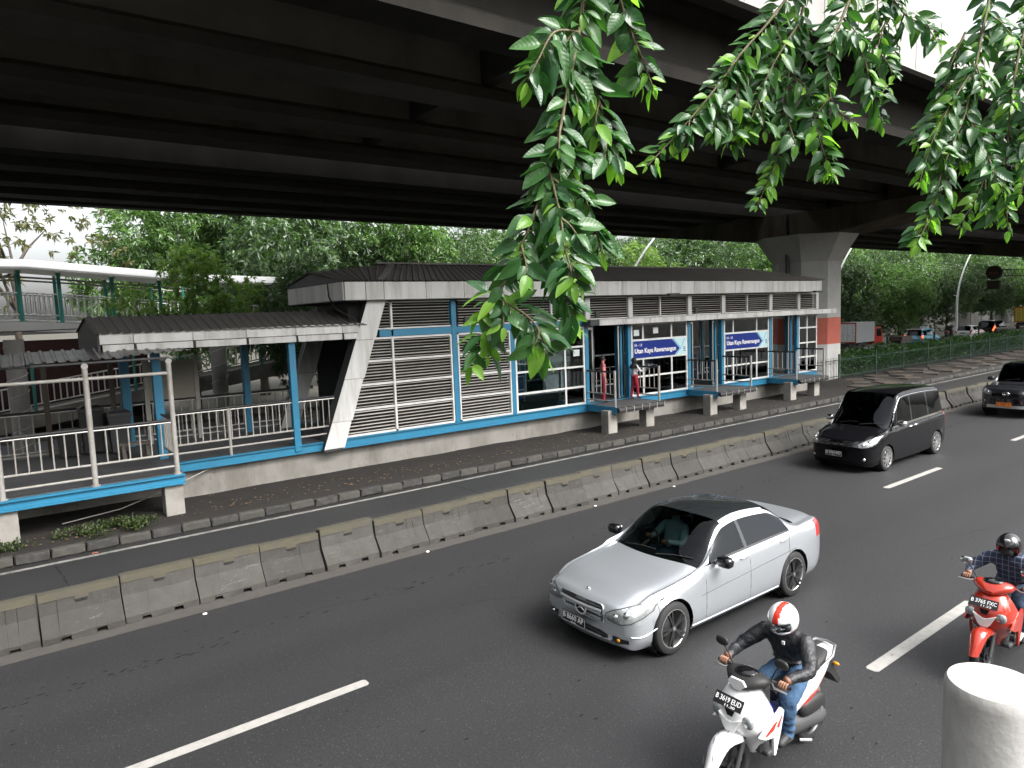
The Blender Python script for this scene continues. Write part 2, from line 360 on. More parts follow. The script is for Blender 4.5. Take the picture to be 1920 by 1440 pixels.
# expansion joint across the busway and a few fine cracks
def crack(pts, wd, parent, seed):
    r = random.Random(seed); P = []
    for a, b in zip(pts[:-1], pts[1:]):
        for q in range(14): t = q/14; P.append((a[0]+(b[0]-a[0])*t+r.gauss(0, wd*1.2), a[1]+(b[1]-a[1])*t+r.gauss(0, wd*1.2)))
    V = []; F = []
    for i, p in enumerate(P): k_ = wd*(.4+r.random()); V += [(p[0]-k_, p[1]-k_*.3, .004), (p[0]+k_, p[1]+k_*.3, .004)]
    for i in range(len(P)-1): F.append((2*i, 2*i+1, 2*i+3, 2*i+2))
    MB().add(V, F).build('crack', M('crack tar', (.006, .006, .006), .9), parent)
crack([(.95, 11.8), (.72, 13.5), (.60, 15.0)], .012, busway, 1); crack([(9.2, 11.8), (9.1, 15.0)], .008, busway, 2); crack([(20.5, 11.8), (20.3, 15.0)], .008, busway, 3)
for q_, (xa, ya, xb, yb) in enumerate(((2.5, 9.9, 5.2, 9.4), (5.0, 8.5, 6.1, 8.1), (12.5, 5.2, 14.9, 4.6), (.5, 6.2, 2.2, 5.6), (10.5, 2.6, 12.0, 2.2), (14, 9.8, 18, 9.55))): crack([(xa, ya), ((xa+xb)/2, (ya+yb)/2+.12), (xb, yb)], .006, road, 10+q_)
# the row of tyre-pitted marks along the inner lane (small dark pits pressed in the surface)
pit = MB()
for i in range(420):
    x = -2+rnd.random()*34; yy = 9.62+rnd.gauss(0, .05) + (.18 if rnd.random() < .2 else 0)
    if math.sin(x*1.3)+math.sin(x*.47+1) < -.5 and rnd.random() < .8: continue
    s_ = .012+rnd.random()*.02; ln = s_*(1.2+rnd.random()*2)
    pit.add([(x-ln, yy, .004), (x, yy-s_*.6, .004), (x+ln, yy+s_*.2, .004), (x+.2*ln, yy+s_*.7, .004)], [(0, 1, 2, 3)])
for i in range(260):
    x = rnd.random()*26-1; yy = 1.5+rnd.random()*9; s_ = .008+rnd.random()*.012
    pit.add([(x-s_*2, yy, .004), (x, yy-s_*.6, .004), (x+s_*2, yy+s_*.2, .004), (x, yy+s_*.7, .004)], [(0, 1, 2, 3)])
tag(pit.build('surface_pits', M('pit tar', (.008, .008, .008), .9), road), kind='stuff')
# median (dirt pavement) with kerb stones
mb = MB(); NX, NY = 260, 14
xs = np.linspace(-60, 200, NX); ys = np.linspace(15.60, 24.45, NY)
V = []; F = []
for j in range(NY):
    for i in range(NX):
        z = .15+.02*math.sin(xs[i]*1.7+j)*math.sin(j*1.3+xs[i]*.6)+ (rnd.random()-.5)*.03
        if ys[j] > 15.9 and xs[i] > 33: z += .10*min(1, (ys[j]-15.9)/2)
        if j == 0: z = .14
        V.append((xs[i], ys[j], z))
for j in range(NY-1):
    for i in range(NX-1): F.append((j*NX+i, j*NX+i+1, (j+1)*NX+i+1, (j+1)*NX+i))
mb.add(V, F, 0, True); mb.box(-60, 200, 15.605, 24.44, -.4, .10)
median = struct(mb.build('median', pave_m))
for vi in range(4):
    pass
def kerb_mesh(seed, m, ln):
    r = random.Random(seed); bm = bmesh.new(); bmesh.ops.create_cube(bm, size=1)
    for q in bm.verts: q.co = (q.co.x*ln, q.co.y*.17, q.co.z*.17)
    bmesh.ops.bevel(bm, geom=list(bm.edges), offset=.018, segments=1, affect='EDGES')
    bmesh.ops.subdivide_edges(bm, edges=[e for e in bm.edges if e.calc_length() > .3], cuts=2)
    for q in bm.verts: q.co += Vector((r.gauss(0, .005), r.gauss(0, .006), r.gauss(0, .006)))
    me = bpy.data.meshes.new('kerb_stone'); bm.to_mesh(me); bm.free(); me.materials.append(m); return me
KM = [[kerb_mesh(s_, m_, .545) for s_ in (1, 2, 3)] for m_ in (kerb_d, kerb_l)]
for i in range(-8, 108):
    inst('kerb_stone', KM[i % 2][rnd.randrange(3)], median, (.30+i*.57, 15.515+rnd.gauss(0, .008), .085+rnd.gauss(0, .006)), (rnd.gauss(0, .03), rnd.gauss(0, .015), rnd.gauss(0, .012)))
# broken paving slabs on the slope beyond the station
def slab_mesh(seed):
    r = random.Random(seed); n = r.choice((4, 5, 5)); p = []
    for q in range(n):
        a = 2*PI*(q+.5)/n+r.gauss(0, .12); p.append((math.cos(a)*(.62+r.random()*.2), math.sin(a)*(.5+r.random()*.15)))
    return MB().prism(p, 'z', -.05, .05).mesh('paving_slab', slab_m)
SM = [slab_mesh(s_) for s_ in range(6)]
for i in range(40):
    x = 33.5+i*.8+rnd.gauss(0, .2); y = 16.5+(i % 3)*.68+rnd.gauss(0, .1)
    inst('paving_slab', SM[i % 6], median, (x, y, .135+.05*max(0, y-15.9)+rnd.random()*.02), (rnd.gauss(0, .012), rnd.gauss(0, .012), rnd.random()*6.28))
# loose soil, leaf litter and rubble along the plinth
deb = MB(); litter = M('dry leaf litter', (.20, .13, .06), .9, var=.5, scale=30)
for i in range(900):
    x = -1+rnd.random()*46; y = 15.8+abs(rnd.gauss(0, 1))*.75+.1
    if y > 17.8: continue
    s_ = .015+rnd.random()*.03; a = rnd.random()*6.28; c, d = math.cos(a)*s_, math.sin(a)*s_; z = .185+rnd.random()*.02
    deb.add([(x-c, y-d, z), (x+d*.6, y-c*.6, z+.012), (x+c, y+d, z), (x-d*.6, y+c*.6, z+.01)], [(0, 1, 2, 3)])
tag(deb.build('leaf_litter', litter), 'dry leaf litter scattered on the dirt beside the kerb', 'leaf litter', kind='stuff')
# far pavement, wall and its kerb
mb = MB(); mb.box(-120, 400, 32.6, 60, -.3, .14); fp = struct(mb.build('far_pavement', M('far pavement', (.20, .185, .165), .95, var=.25, scale=.6, rand=False)))
mb = MB(); mb.box(-120, 400, 24.45, 24.7, -.3, .17); struct(mb.build('median_far_kerb', kerb_l))

# ================================================================== concrete median barrier blocks
BP = [(11.17, 0), (11.17, .10), (11.36, .36), (11.41, .62), (11.55, .62), (11.60, .36), (11.79, .10), (11.79, 0)]
def barrier_mesh(seed):
    r = random.Random(seed); mb = MB(); L = .992
    prof = [(y-11.48, z) for y, z in BP]
    xs_ = [-.496, -.49, -.29, -.28, -.17, -.16, .14, .15, .27, .28, .49, .496]
    rings = []
    for x in xs_:
        ring = []
        for q, (y, z) in enumerate(prof):
            yy, zz = y+r.gauss(0, .004), z+r.gauss(0, .004)
            if q in (0, 7) and (-.285 < x < -.165 or .145 < x < .275): zz = .055+r.random()*.02
            ring.append((x, yy, zz))
        rings.append(ring)
    mb.rings(rings, 0, False, True)
    # pocket for the lifting loop: a proud ledge with yellow wash and a dark slot
    mb.add([(-.07, -.105, .50), (.10, -.105, .50), (.10, -.095, .555), (-.07, -.095, .555), (-.07, -.06, .50), (.10, -.06, .50)], [(0, 1, 2, 3), (0, 4, 5, 1)], 1)
    mb.box(-.06, .085, -.120, -.100, .478, .494, 2)
    # pale yellow wash along the top, a film 2 mm proud
    mb.add([(-.494, -.068, .645), (.494, -.068, .645), (.494, .07, .645), (-.494, .07, .645), (-.494, -.094, .545), (.494, -.094, .545)], [(0, 1, 2, 3), (4, 5, 1, 0)], 1)
    return mb.mesh('concrete_barrier', [barr_m, barr_y, black_m])
BM_ = [barrier_mesh(s_) for s_ in range(5)]
bx = 1.22-5*1.012
for i in range(56):
    o = inst('concrete_barrier', BM_[rnd.randrange(5)], None, (bx+i*1.012-.506, 11.48+rnd.gauss(0, .026), 0), (0, 0, rnd.gauss(0, .016)), (1, 1+rnd.gauss(0, .03), 1+rnd.gauss(0, .025)))
    tag(o, 'weathered concrete barrier block with yellowed top in the row beside the busway', 'barrier', 'concrete barrier blocks along the busway')

# ================================================================== twin flyover above everything
fly = thing('flyover', 'dark concrete twin flyover on an octagonal pier spanning above the bus station', 'flyover', (35.15, 20.47, 0))
ZS, X0, X1 = 8.9, -110, 330
def ibeam(yc, m, wd=.80, mw=None):
    h = 1.55; a = wd/2
    p = [(yc-a, ZS), (yc+a, ZS), (yc+a, ZS+.22), (yc+.13, ZS+.42), (yc+.13, ZS+h-.25), (yc+.45, ZS+h-.12), (yc+.45, ZS+h),
         (yc-.45, ZS+h), (yc-.45, ZS+h-.12), (yc-.13, ZS+h-.25), (yc-.13, ZS+.42), (yc-a, ZS+.22)]
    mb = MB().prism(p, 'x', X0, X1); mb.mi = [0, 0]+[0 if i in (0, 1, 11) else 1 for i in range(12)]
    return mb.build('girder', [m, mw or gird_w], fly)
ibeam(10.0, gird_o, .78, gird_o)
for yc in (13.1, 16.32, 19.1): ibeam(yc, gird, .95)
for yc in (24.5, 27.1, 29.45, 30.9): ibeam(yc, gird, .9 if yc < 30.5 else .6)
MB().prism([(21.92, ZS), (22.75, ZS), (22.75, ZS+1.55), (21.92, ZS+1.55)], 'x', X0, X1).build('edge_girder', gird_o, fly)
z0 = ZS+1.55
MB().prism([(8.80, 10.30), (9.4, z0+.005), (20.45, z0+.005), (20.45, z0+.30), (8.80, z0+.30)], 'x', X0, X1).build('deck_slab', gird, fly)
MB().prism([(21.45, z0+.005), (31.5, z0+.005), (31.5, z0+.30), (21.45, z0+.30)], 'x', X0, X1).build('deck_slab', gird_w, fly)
MB().prism([(8.62, 10.22), (8.80, 10.22), (8.80, 11.55), (9.0, 11.95), (8.80, 11.95), (8.62, 11.75)], 'x', X0, X1).build('parapet', deck_m, fly)
MB().prism([(31.5, 10.3), (31.7, 10.3), (31.7, 11.9), (31.5, 11.9)], 'x', X0, X1).build('parapet', deck_m, fly)
for q_ in range(34): MB().box(-4+q_*1.5, -3.975+q_*1.5, 8.612, 8.622, 10.24, 11.74).build('parapet_joint', M('parapet joint line', (.18, .175, .165), .9), fly)  # thin dark lines marking the joints of the parapet
for yy in (20.36, 21.5): MB().prism([(yy-.08, z0+.30), (yy+.08, z0+.30), (yy+.08, z0+1.0), (yy-.08, z0+1.0)], 'x', X0, X1).build('parapet', deck_m, fly)
for x in (-38, -26, -15, 9.3, 22.0, 48.0, 61.5, 88, 100):
    for a, b in ((10.14, 12.96), (13.24, 16.18), (16.46, 18.96), (22.76, 24.36), (24.64, 26.96), (27.24, 29.30)):
        MB().box(x-.15, x+.15, a, b, ZS+.40, ZS+1.3).build('diaphragm', gird, fly)
PX, PY = 35.15, 20.47
def octa(x, y, a, z, sx=1, sy=1):
    s_ = a*.4142; p = [(-s_, -a), (s_, -a), (a, -s_), (a, s_), (s_, a), (-s_, a), (-a, s_), (-a, -s_)]
    return [(x+q[0]*sx, y+q[1]*sy, z) for q in p]
for x in (PX, PX+40, PX-40.2):
    A = 1.57
    mb = MB(); mb.rings([octa(x, PY, A, 0), octa(x, PY, A, 6.40), octa(x, PY, A+.02, 6.42), octa(x, PY, 2.35, 7.72)], 0, False)
    col = mb.build('pier_column', pier_m, fly)
    MB().rings([octa(x, PY, A+.006, .02), octa(x, PY, A+.006, 2.12)], 0, False, False).build('painted_band', pier_wht, col)
    MB().rings([octa(x, PY, A+.006, 2.122), octa(x, PY, A+.006, 3.49)], 0, False, False).build('painted_band', pier_red, col)
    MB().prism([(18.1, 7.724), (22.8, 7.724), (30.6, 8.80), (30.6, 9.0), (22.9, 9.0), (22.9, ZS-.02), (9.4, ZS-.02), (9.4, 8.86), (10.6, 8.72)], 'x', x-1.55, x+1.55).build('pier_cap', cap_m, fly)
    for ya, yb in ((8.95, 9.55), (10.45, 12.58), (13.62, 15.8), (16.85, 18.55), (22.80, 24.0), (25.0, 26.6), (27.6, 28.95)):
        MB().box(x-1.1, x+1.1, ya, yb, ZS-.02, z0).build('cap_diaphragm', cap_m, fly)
    dp = MB(); dp.tube([(x-1.75, 20.6, 8.9), (x-1.75, 20.6, 8.0), (x-1.75, 20.5, 7.3), (x-1.72, 20.5, 6.5), (x-1.68, 20.5, .2)], .10, 10)
    dp.cyl((x-1.75, 20.6, 8.1), (x-1.75, 20.6, 7.85), .13)
    dp.build('drain_pipe', grey_d, fly)

# ================================================================== bus station
ST = thing('bus_station', 'long bus station hall with louvred walls and blue steel posts under the flyover', 'bus station', (7.0, 17.8, 0))
FY, BY, FL = 17.80, 21.45, 1.05
MB().box(3.3, 31.6, 17.98, 21.2, -.1, .815).build('plinth', plinth_m, ST)
MB().box(7.0, 31.5, 17.84, BY, .82, FL).build('floor', floor_m, ST)
fbm = MB(); fbm.box(6.95, 31.5, 17.76, 17.84, .80, 1.06); fbm.box(6.95, 31.5, 17.70, 17.76, 1.03, 1.06); fbm.box(6.95, 31.5, 17.70, 17.76, .80, .83); fbm.build('base_beam', blue, ST)
MB().box(6.95, 31.5, BY, BY+.08, .80, 1.06).build('base_beam', blue, ST)
def post(x, z0_=FL, z1=4.75, y=FY, wd=.17, dp=.16, name='post'):
    return MB().box(x-wd/2, x+wd/2, y-dp/2, y+dp/2, z0_, z1, 0, .008).build(name, blue, ST)
PX_ = [11.17, 13.34, 16.55, 18.68, 22.05, 24.18, 27.60, 29.78]
for x in PX_: post(x, 1.065, 4.74 if x < 12 else 3.74)
post(6.25+5.0, 1.065, 4.74, BY)
for x in PX_[1:]+[31.4]: post(x, 1.065, 4.74, BY)
for x in (18.40, 23.93, 29.50): post(x+.02, 1.065, 3.74, 18.05, .1, .3, 'door_post')
MB().box(8.72, 11.08, 17.73, 17.87, 3.77, 3.96).build('transom_beam', blue, ST)
MB().box(11.26, 16.46, 17.73, 17.87, 3.77, 3.96).build('transom_beam', blue, ST)
# white sub-frames, louvre slats
def bar(x0, x1, z0_, z1, y0=17.735, y1=17.80, name='frame_bar', m=None): return MB().box(x0, x1, y0, y1, z0_, z1).build(name, m or frame_w, ST)
slat_cache = {}
def slat(x0, x1, z, y=17.77, parent=None):
    ln = round(x1-x0, 3)
    if ln not in slat_cache:
        mb = MB(); mb.prism([(-.034, -.011), (-.026, -.014), (.034, .004), (.030, .009)], 'x', -ln/2, ln/2); slat_cache[ln] = mb.mesh('slat', slat_m)
    return inst('slat', slat_cache[ln], parent or ST, ((x0+x1)/2, y, z), (rnd.gauss(0, .05), rnd.gauss(0, .0006), 0), world=True)
def slant(z): return 7.42+(z-.87)*(8.86-7.42)/(4.76-.87)     # inner edge of the leaning pillar
RAILS = (1.10, 1.80, 2.47, 3.11, 3.73)
def louvre(x0, x1, zr, n, sl=False, back=True):
    for a, b in zip(zr[:-1], zr[1:]):
        p = (b-a-.05)/n
        for q in range(n):
            z = a+.03+p*(q+.5); xa = slant(z)+.02 if sl else x0+.02
            slat(xa, x1-.02, z)
for x0, x1, sl in ((7.4, 9.08, True), (9.15, 11.06, False), (11.34, 13.25, False)):
    louvre(x0, x1, RAILS, 7, sl)
    for z in RAILS: bar(slant(z)+.01 if sl else x0, x1, z-.028, z+.028)
for x in (9.115,): bar(x-.03, x+.03, 1.13, 4.72, 17.730)
for x in (11.045, 11.30, 13.235): bar(x-.025, x+.025, 1.13, 3.72, 17.731)
CZ = (4.00, 4.72)
CL = [(8.78, 9.08, 1), (9.15, 11.06, 0), (11.34, 13.25, 0), (13.32, 14.98, 0), (15.03, 16.45, 0), (16.78, 18.62, 0), (18.86, 20.36, 0), (20.42, 21.94, 0), (22.22, 24.10, 0), (24.36, 25.88, 0), (25.94, 27.46, 0), (27.74, 29.72, 0), (29.94, 31.36, 0)]
for x0, x1, sl in CL:
    louvre(x0, x1, CZ, 8, sl)
    bar(slant(4)+.01 if sl else x0, x1, 3.975, 4.015); bar(slant(4.7)+.01 if sl else x0, x1, 4.71, 4.75)
for x in (13.28, 15.005, 20.39, 25.91): bar(x-.03, x+.03, 4.0, 4.74, 17.728)
for x in (16.62, 18.74, 22.08, 24.23, 27.6, 29.83, 31.40): bar(x-.11, x+.11, 3.98, 4.745, 17.70, 17.80, 'clerestory_post', panel)
for a, b in ((11.55, 11.75), (17.0, 17.2), (22.42, 22.62)): MB().box(a, b, 17.70, 17.80, 4.02, 4.24).build('vent_grille', grey_d, ST)
# near-black sheets added behind the louvres in place of the shade inside the hall
MB().box(7.9, 13.2, 17.90, 17.92, 1.1, 4.7).build('inner_shade_sheet', dark_in, ST)
MB().box(13.2, 31.3, 17.90, 17.92, 4.0, 4.7).build('inner_shade_sheet', dark_in, ST)
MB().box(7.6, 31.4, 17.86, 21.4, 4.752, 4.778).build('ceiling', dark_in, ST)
# glazed bays
def pane(x0, x1, z0_, z1, y=17.775, m=None): return MB().box(x0, x1, y-.004, y+.004, z0_, z1).build('pane', m or glass_st, ST)
def bay(x0, x1, xm, zs, y=17.775, w_=.035, gm=None):
    xs_ = [x0]+xm+[x1]
    for x in (x0+w_, x1-w_): bar(x-w_, x+w_, 1.065, 3.75, y-.035, y+.03)
    for x in xm: bar(x-w_, x+w_, 1.12, 3.72, y-.03, y+.028)
    for z in zs: bar(x0+2*w_, x1-2*w_, z-.032, z+.032, y-.033, y+.029)
    zz = zs
    for a, b in zip(xs_[:-1], xs_[1:]):
        for c, d in zip(zz[:-1], zz[1:]): pane(a+w_+.004, b-w_-.004, c+.034, d-.034, y, gm)
bay(13.43, 16.46, [15.56], [1.10, 1.68, 2.38, 3.07, 3.72])
bay(18.78, 21.95, [19.42, 21.02], [1.10, 1.78, 2.44, 3.14, 3.72])
bay(24.29, 27.50, [24.93, 26.6], [1.10, 1.78, 2.44, 3.14, 3.72])
bay(29.88, 31.45, [30.6], [1.10, 1.78, 2.44, 3.14, 3.72])
bb = [(13.45, 16.45), (16.65, 18.60), (18.78, 21.95), (22.15, 24.08), (24.29, 27.5), (27.7, 29.7)]
for a, b in bb: bay(a, b, [(a+b)/2], [1.10, 2.38, 3.72], BY, gm=glass_bk)
for a, b in bb: MB().box(a, b, BY-.02, BY+.02, 3.76, 4.74).build('clerestory_panel', slat_m, ST)
MB().box(8.3, 13.25, BY-.02, BY+.02, 1.07, 4.74).build('back_panel', grey_d, ST)
# door leaves standing open inside the doorways
for xd in (16.66, 22.16, 27.72):
    for q, dx in ((0, .03), (1, 1.62)):
        x = xd+dx
        d = MB(); d.box(x, x+.05, 17.93, 17.98, 1.07, 3.70); d.box(x+.30, x+.34, 17.93, 17.98, 1.07, 3.70); d.box(x+.05, x+.30, 17.93, 17.98, 1.07, 1.13); d.box(x+.05, x+.30, 17.93, 17.98, 3.62, 3.70)
        dd = d.build('sliding_door', steel, ST); MB().box(x+.055, x+.295, 17.952, 17.96, 1.14, 3.61).build('pane', glass_st, dd)
# roof fascia panels (each its own), left end fascia, low canopy panels
def fpanel(x0, x1, z0_, z1, y0, y1, name='fascia_panel'):
    return MB().box(x0+.006, x1-.006, y0, y1, z0_, z1, 0, .006).build(name, panel, ST)
fx = [7.56, 8.16, 8.70, 10.01, 11.29]+[11.29+1.315*i for i in range(1, 16)]
for a, b in zip(fx[:-1], fx[1:]): fpanel(a, min(b, 31.02), 4.79, 5.27, 17.27, 17.31)
MB().box(7.60, 31.0, 17.315, 17.36, 4.80, 5.26).build('fascia_backing', joint_m, ST)
ey = [17.32, 17.95, 18.75, 19.6, 20.5, 21.5]
for a, b in zip(ey[:-1], ey[1:]): MB().box(7.53, 7.57, a+.006, b-.006, 4.79, 5.27, 0, .006).build('fascia_panel', panel, ST)
for a, b in zip(ey[:-1], ey[1:]): MB().box(31.02, 31.06, a+.006, b-.006, 4.79, 5.27, 0, .006).build('fascia_panel', panel, ST)
for i in range(18): MB().box(7.58+i*1.3, 7.57+(i+1)*1.3, 21.50, 21.54, 4.79, 5.27).build('fascia_panel', panel, ST)
MB().box(7.6, 31.0, 17.33, 17.72, 4.782, 4.792).build('eave_soffit', panel, ST)
gable = MB(); gable.prism([(17.33, 5.272), (21.5, 5.272), (21.45, 5.36), (19.6, 5.62), (17.4, 5.30)], 'x', 7.56, 7.60); gable.build('gable_panel', grey_d, ST)
cx = [16.74+1.30*i for i in range(13)]
for a, b in zip(cx[:-1], cx[1:]): fpanel(a, b, 3.765, 3.965, 17.27, 17.31, 'canopy_panel')
MB().box(16.74, 32.34, 17.312, 17.69, 3.775, 3.955).build('low_canopy', grey_d, ST)
MB().box(16.35, 16.735, 17.30, 17.70, 3.77, 3.965).build('canopy_end', grey_d, ST)
for x in (20.2, 30.2): MB().box(x, x+.55, 17.08, 17.24, 4.74, 4.82).build('floodlight', grey_d, ST)
# corrugated hip roof: ribs run down the slope
def ribbed(name, A, B, C, D, parent, m, pitch=.21, h=.028, nd=4):
    """quad A(bottom left) B(bottom right) C(top right) D(top left), ribs from bottom to top"""
    A, B, C, D = map(Vector, (A, B, C, D)); L = (B-A).length; n = max(2, int(L/pitch))
    nrm = (B-A).cross(D-A).normalized()
    if nrm.z < 0: nrm = -nrm
    prof = [(0, 0), (.22, 0), (.34, 1), (.52, 1), (.64, 0)]
    U = [(i+u)/n for i in range(n) for u, _ in prof]+[1.0]; Hh = [hh for i in range(n) for _, hh in prof]+[0]
    V = []; F = []
    for j in range(nd+1):
        t = j/nd
        for u, hh in zip(U, Hh): V.append((A*(1-u)+B*u)*(1-t)+(D*(1-u)+C*u)*t+nrm*(h*hh))
    k_ = len(U)
    for j in range(nd):
        for i in range(k_-1): F.append((j*k_+i, j*k_+i+1, (j+1)*k_+i+1, (j+1)*k_+i))
    return MB().add(V, F).build(name, m, parent)
RZ = 5.93
ribbed('roof_sheet', (8.65, 17.22, 5.29), (31.1, 17.22, 5.29), (28.2, 19.5, RZ), (10.1, 19.5, RZ), ST, roof_m)
ribbed('roof_sheet', (7.50, 17.22, 5.29), (8.65, 17.22, 5.29), (10.1, 19.5, RZ), (7.50, 19.6, 5.66), ST, roof_m, .12)
ribbed('roof_sheet', (31.1, 21.6, 5.30), (7.5, 21.6, 5.36), (9.6, 19.5, RZ), (28.2, 19.5, RZ), ST, roof_m)
ribbed('roof_sheet', (7.50, 21.6, 5.36), (7.50, 19.6, 5.66), (10.1, 19.5, RZ), (9.9, 19.6, RZ-.02), ST, roof_m)
ribbed('roof_sheet', (31.1, 17.22, 5.29), (31.1, 21.6, 5.30), (28.2, 19.52, RZ), (28.2, 19.5, RZ), ST, roof_m)
rc = MB(); rc.beam((9.6, 19.5, RZ+.03), (28.3, 19.5, RZ+.03), .22, .05); rc.build('ridge_cap', ridge_m, ST)
MB().beam((8.60, 17.22, 5.335), (10.15, 19.5, RZ+.04), .16, .03).build('hip_cap', ridge_m, ST)
MB().beam((31.12, 17.2, 5.335), (28.2, 19.5, RZ+.04), .13, .03).build('hip_cap', ridge_m, ST)
# leaning portal pillars clad in panels
def lean(y0, y1, parent=ST):
    zs = [.86, 1.56, 2.68, 3.72, 4.775]
    lx = lambda z: 6.84+(z-.85)*(8.32-6.84)/(4.77-.85)
    core = MB(); core.prism([(lx(.8)+.03, .8), (lx(.8)+.55, .8), (lx(4.77)+.52, 4.77), (lx(4.77)+.03, 4.77)], 'y', y0+.02, y1); pc = core.build('portal_pillar', grey_d, parent)
    for a, b in zip(zs[:-1], zs[1:]):
        a += .006; b -= .006
        MB().prism([(lx(a), a), (lx(a)+.575, a), (lx(b)+.55, b), (lx(b), b)], 'y', y0-.012, y0+.018).build('cladding_panel', panel, pc)
lean(17.56, 18.05); lean(21.15, 21.55)
MB().box(8.3, 8.9, 18.06, 21.14, 4.3, 4.75).build('portal_beam', grey_d, ST)
# boarding platforms with rails, rubber bumpers and concrete legs
def tubes(lst, r, name, m, parent=ST):
    mb = MB()
    for a, b in lst: mb.cyl(a, b, r)
    return mb.build(name, m, parent)
pick_cache = {}
def picket(x, y, z0_, z1, parent, m=galv, r=.016):
    key = (round(z1-z0_, 3), r, m.name)
    if key not in pick_cache: pick_cache[key] = MB().cyl((0, 0, 0), (0, 0, z1-z0_), r, n=8).mesh('picket', m)
    return inst('picket', pick_cache[key], parent, (x, y, z0_), world=True)
def siderail(x, y0, y1, pl):
    tubes([((x, y0, 1.0), (x, y0, 2.27))], .042, 'rail_post', steel, pl)
    tubes([((x, y0-.03, 2.22), (x, y1, 2.22))], .034, 'handrail', black_m, pl)
    tubes([((x, y0, 1.47), (x, y1, 1.47)), ((x, y0, 1.23), (x, y1, 1.23))], .024, 'rail_bar', galv, pl)
    for q in range(1, 6): picket(x, y0+(y1-y0)*q/6, 1.48, 2.2, pl, steel)
for n_, (a, b) in enumerate(((16.52, 18.70), (21.95, 24.15), (27.42, 29.62))):
    pl = MB().box(a, b, 16.30, 17.695, .93, 1.045).build('boarding_platform', floor_m, ST)
    MB().box(a-.05, a-.002, 16.30, 17.695, .82, 1.05).build('side_beam', blue, pl); MB().box(b+.002, b+.05, 16.30, 17.695, .82, 1.05).build('side_beam', blue, pl)
    for q in range(6):
        x0 = a-.05+q*(b-a+.1)/6; x1 = x0+(b-a+.1)/6-.05
        MB().prism([(16.296, .88), (16.296, 1.04), (16.20, 1.02), (16.14, .94), (16.16, .86)], 'x', x0+.02, x1).build('rubber_bumper', black_m, pl)
        MB().box(x1+.005, x1+.032, 16.15, 16.29, .87, 1.045).build('bumper_clip', galv, pl)
    for x in (a-.32+.1, b-.55): MB().box(x, x+.42, 16.50, 16.85, .10, .925, 0, .012).build('concrete_leg', conc, pl)
    siderail(a, 16.38, 17.70, pl); siderail(b, 16.38, 17.70, pl)
# name boards
def text_mesh(txt, size, m, bold=0.0, ext=.001, sx=1.0):
    cu = bpy.data.curves.new('lettering', 'FONT'); cu.body = txt; cu.size = size; cu.extrude = ext; cu.offset = bold; cu.resolution_u = 3
    t = bpy.data.objects.new('lettering', cu); COL.objects.link(t)
    me = bpy.data.meshes.new_from_object(t); bpy.data.objects.remove(t); bpy.data.curves.remove(cu)
    me.materials.clear(); me.materials.append(m)
    if sx != 1.0:
        for q in me.vertices: q.co.x *= sx
    return me
def fit_text(txt, width, height, m, bold=0.0):
    me = text_mesh(txt, 1.0, m, bold)
    co = np.array([q.co[:] for q in me.vertices]); lo, hi = co.min(0), co.max(0)
    kx, ky = width/(hi[0]-lo[0]), height/(hi[1]-lo[1])
    for q in me.vertices: q.co = ((q.co.x-lo[0])*kx, (q.co.y-lo[1])*ky, q.co.z*1.0)
    return me
RX = (PI/2, 0, 0)
T1 = fit_text('Utan Kayu Rawamangun', 2.30, .235, white_p, .028); T2 = fit_text('10 - 13', .40, .10, white_p, .02)
for x0 in (18.86, 24.37):
    x1 = x0+3.0; z0_, z1 = 2.475, 3.108
    sg = MB().box(x0, x1, 17.715, 17.742, z0_, z1).build('name_board', signcyan, ST)
    zm = (z0_+z1)/2-.08
    MB().prism([(x0+.004, z0_+.003), (x0+2.28, z0_+.003), (x0+2.58, zm), (x0+2.14, z1-.003), (x0+.004, z1-.003)], 'y', 17.708, 17.714).build('blue_field', signblue, sg)
    MB().prism([(x0+2.32, z0_+.003), (x0+2.37, z0_+.003), (x0+2.68, zm), (x0+2.24, z1-.003), (x0+2.18, z1-.003), (x0+2.62, zm)], 'y', 17.708, 17.714).build('chevron', signmid, sg)
    MB().prism([(x0+2.66, zm+.03), (x0+2.70, zm+.06), (x0+2.93, z1-.004), (x0+2.89, z1-.004)], 'y', 17.708, 17.714).build('chevron', signmid, sg)
    lg = MB(); lg.lathe([(.035, 0), (.06, 0)], (x0+2.86, 17.706, zm+.0), 'y', 16); lg.box(x0+2.80, x0+2.95, 17.704, 17.707, zm-.115, zm-.09); lg.build('logo', signblue, sg)
    for me, dx, dz in ((T1, .06, .12), (T2, .05, .43)):
        o = inst('lettering', me, sg, (x0+dx, 17.705, z0_+dz), RX, world=True)
# interior: white information board, rails, bin, notices, turnstiles
ib = MB().box(16.9, 19.6, 20.55, 20.60, 2.35, 3.28).build('information_board', white_m, ST)
MB().prism([(17.25, 2.65), (17.6, 2.65), (17.6, 3.1)], 'y', 20.545, 20.549).build('poster', signblue, ib)
MB().box(17.95, 18.3, 20.544, 20.549, 2.55, 3.12).build('poster', dark_p, ib); MB().box(18.0, 18.25, 20.540, 20.543, 2.62, 3.05).build('poster', paper, ib)
for x in (17.6, 18.6, 19.5, 20.4, 23.0, 25.0, 26.3, 14.3, 15.1):
    tubes([((x, 20.0, FL), (x, 20.0, 2.0)), ((x-.4, 20.0, 2.0), (x+.4, 20.0, 2.0)), ((x-.4, 20.0, 1.5), (x+.4, 20.0, 1.5)), ((x+.4, 20.0, FL), (x+.4, 20.0, 2.0))], .022, 'queue_rail', steel)
for x in (13.9, 14.7, 15.4, 25.6): MB().box(x, x+.6, 20.6, 20.9, FL, 2.1, 0, .03).build('gate_cabinet', blue_ch, ST)
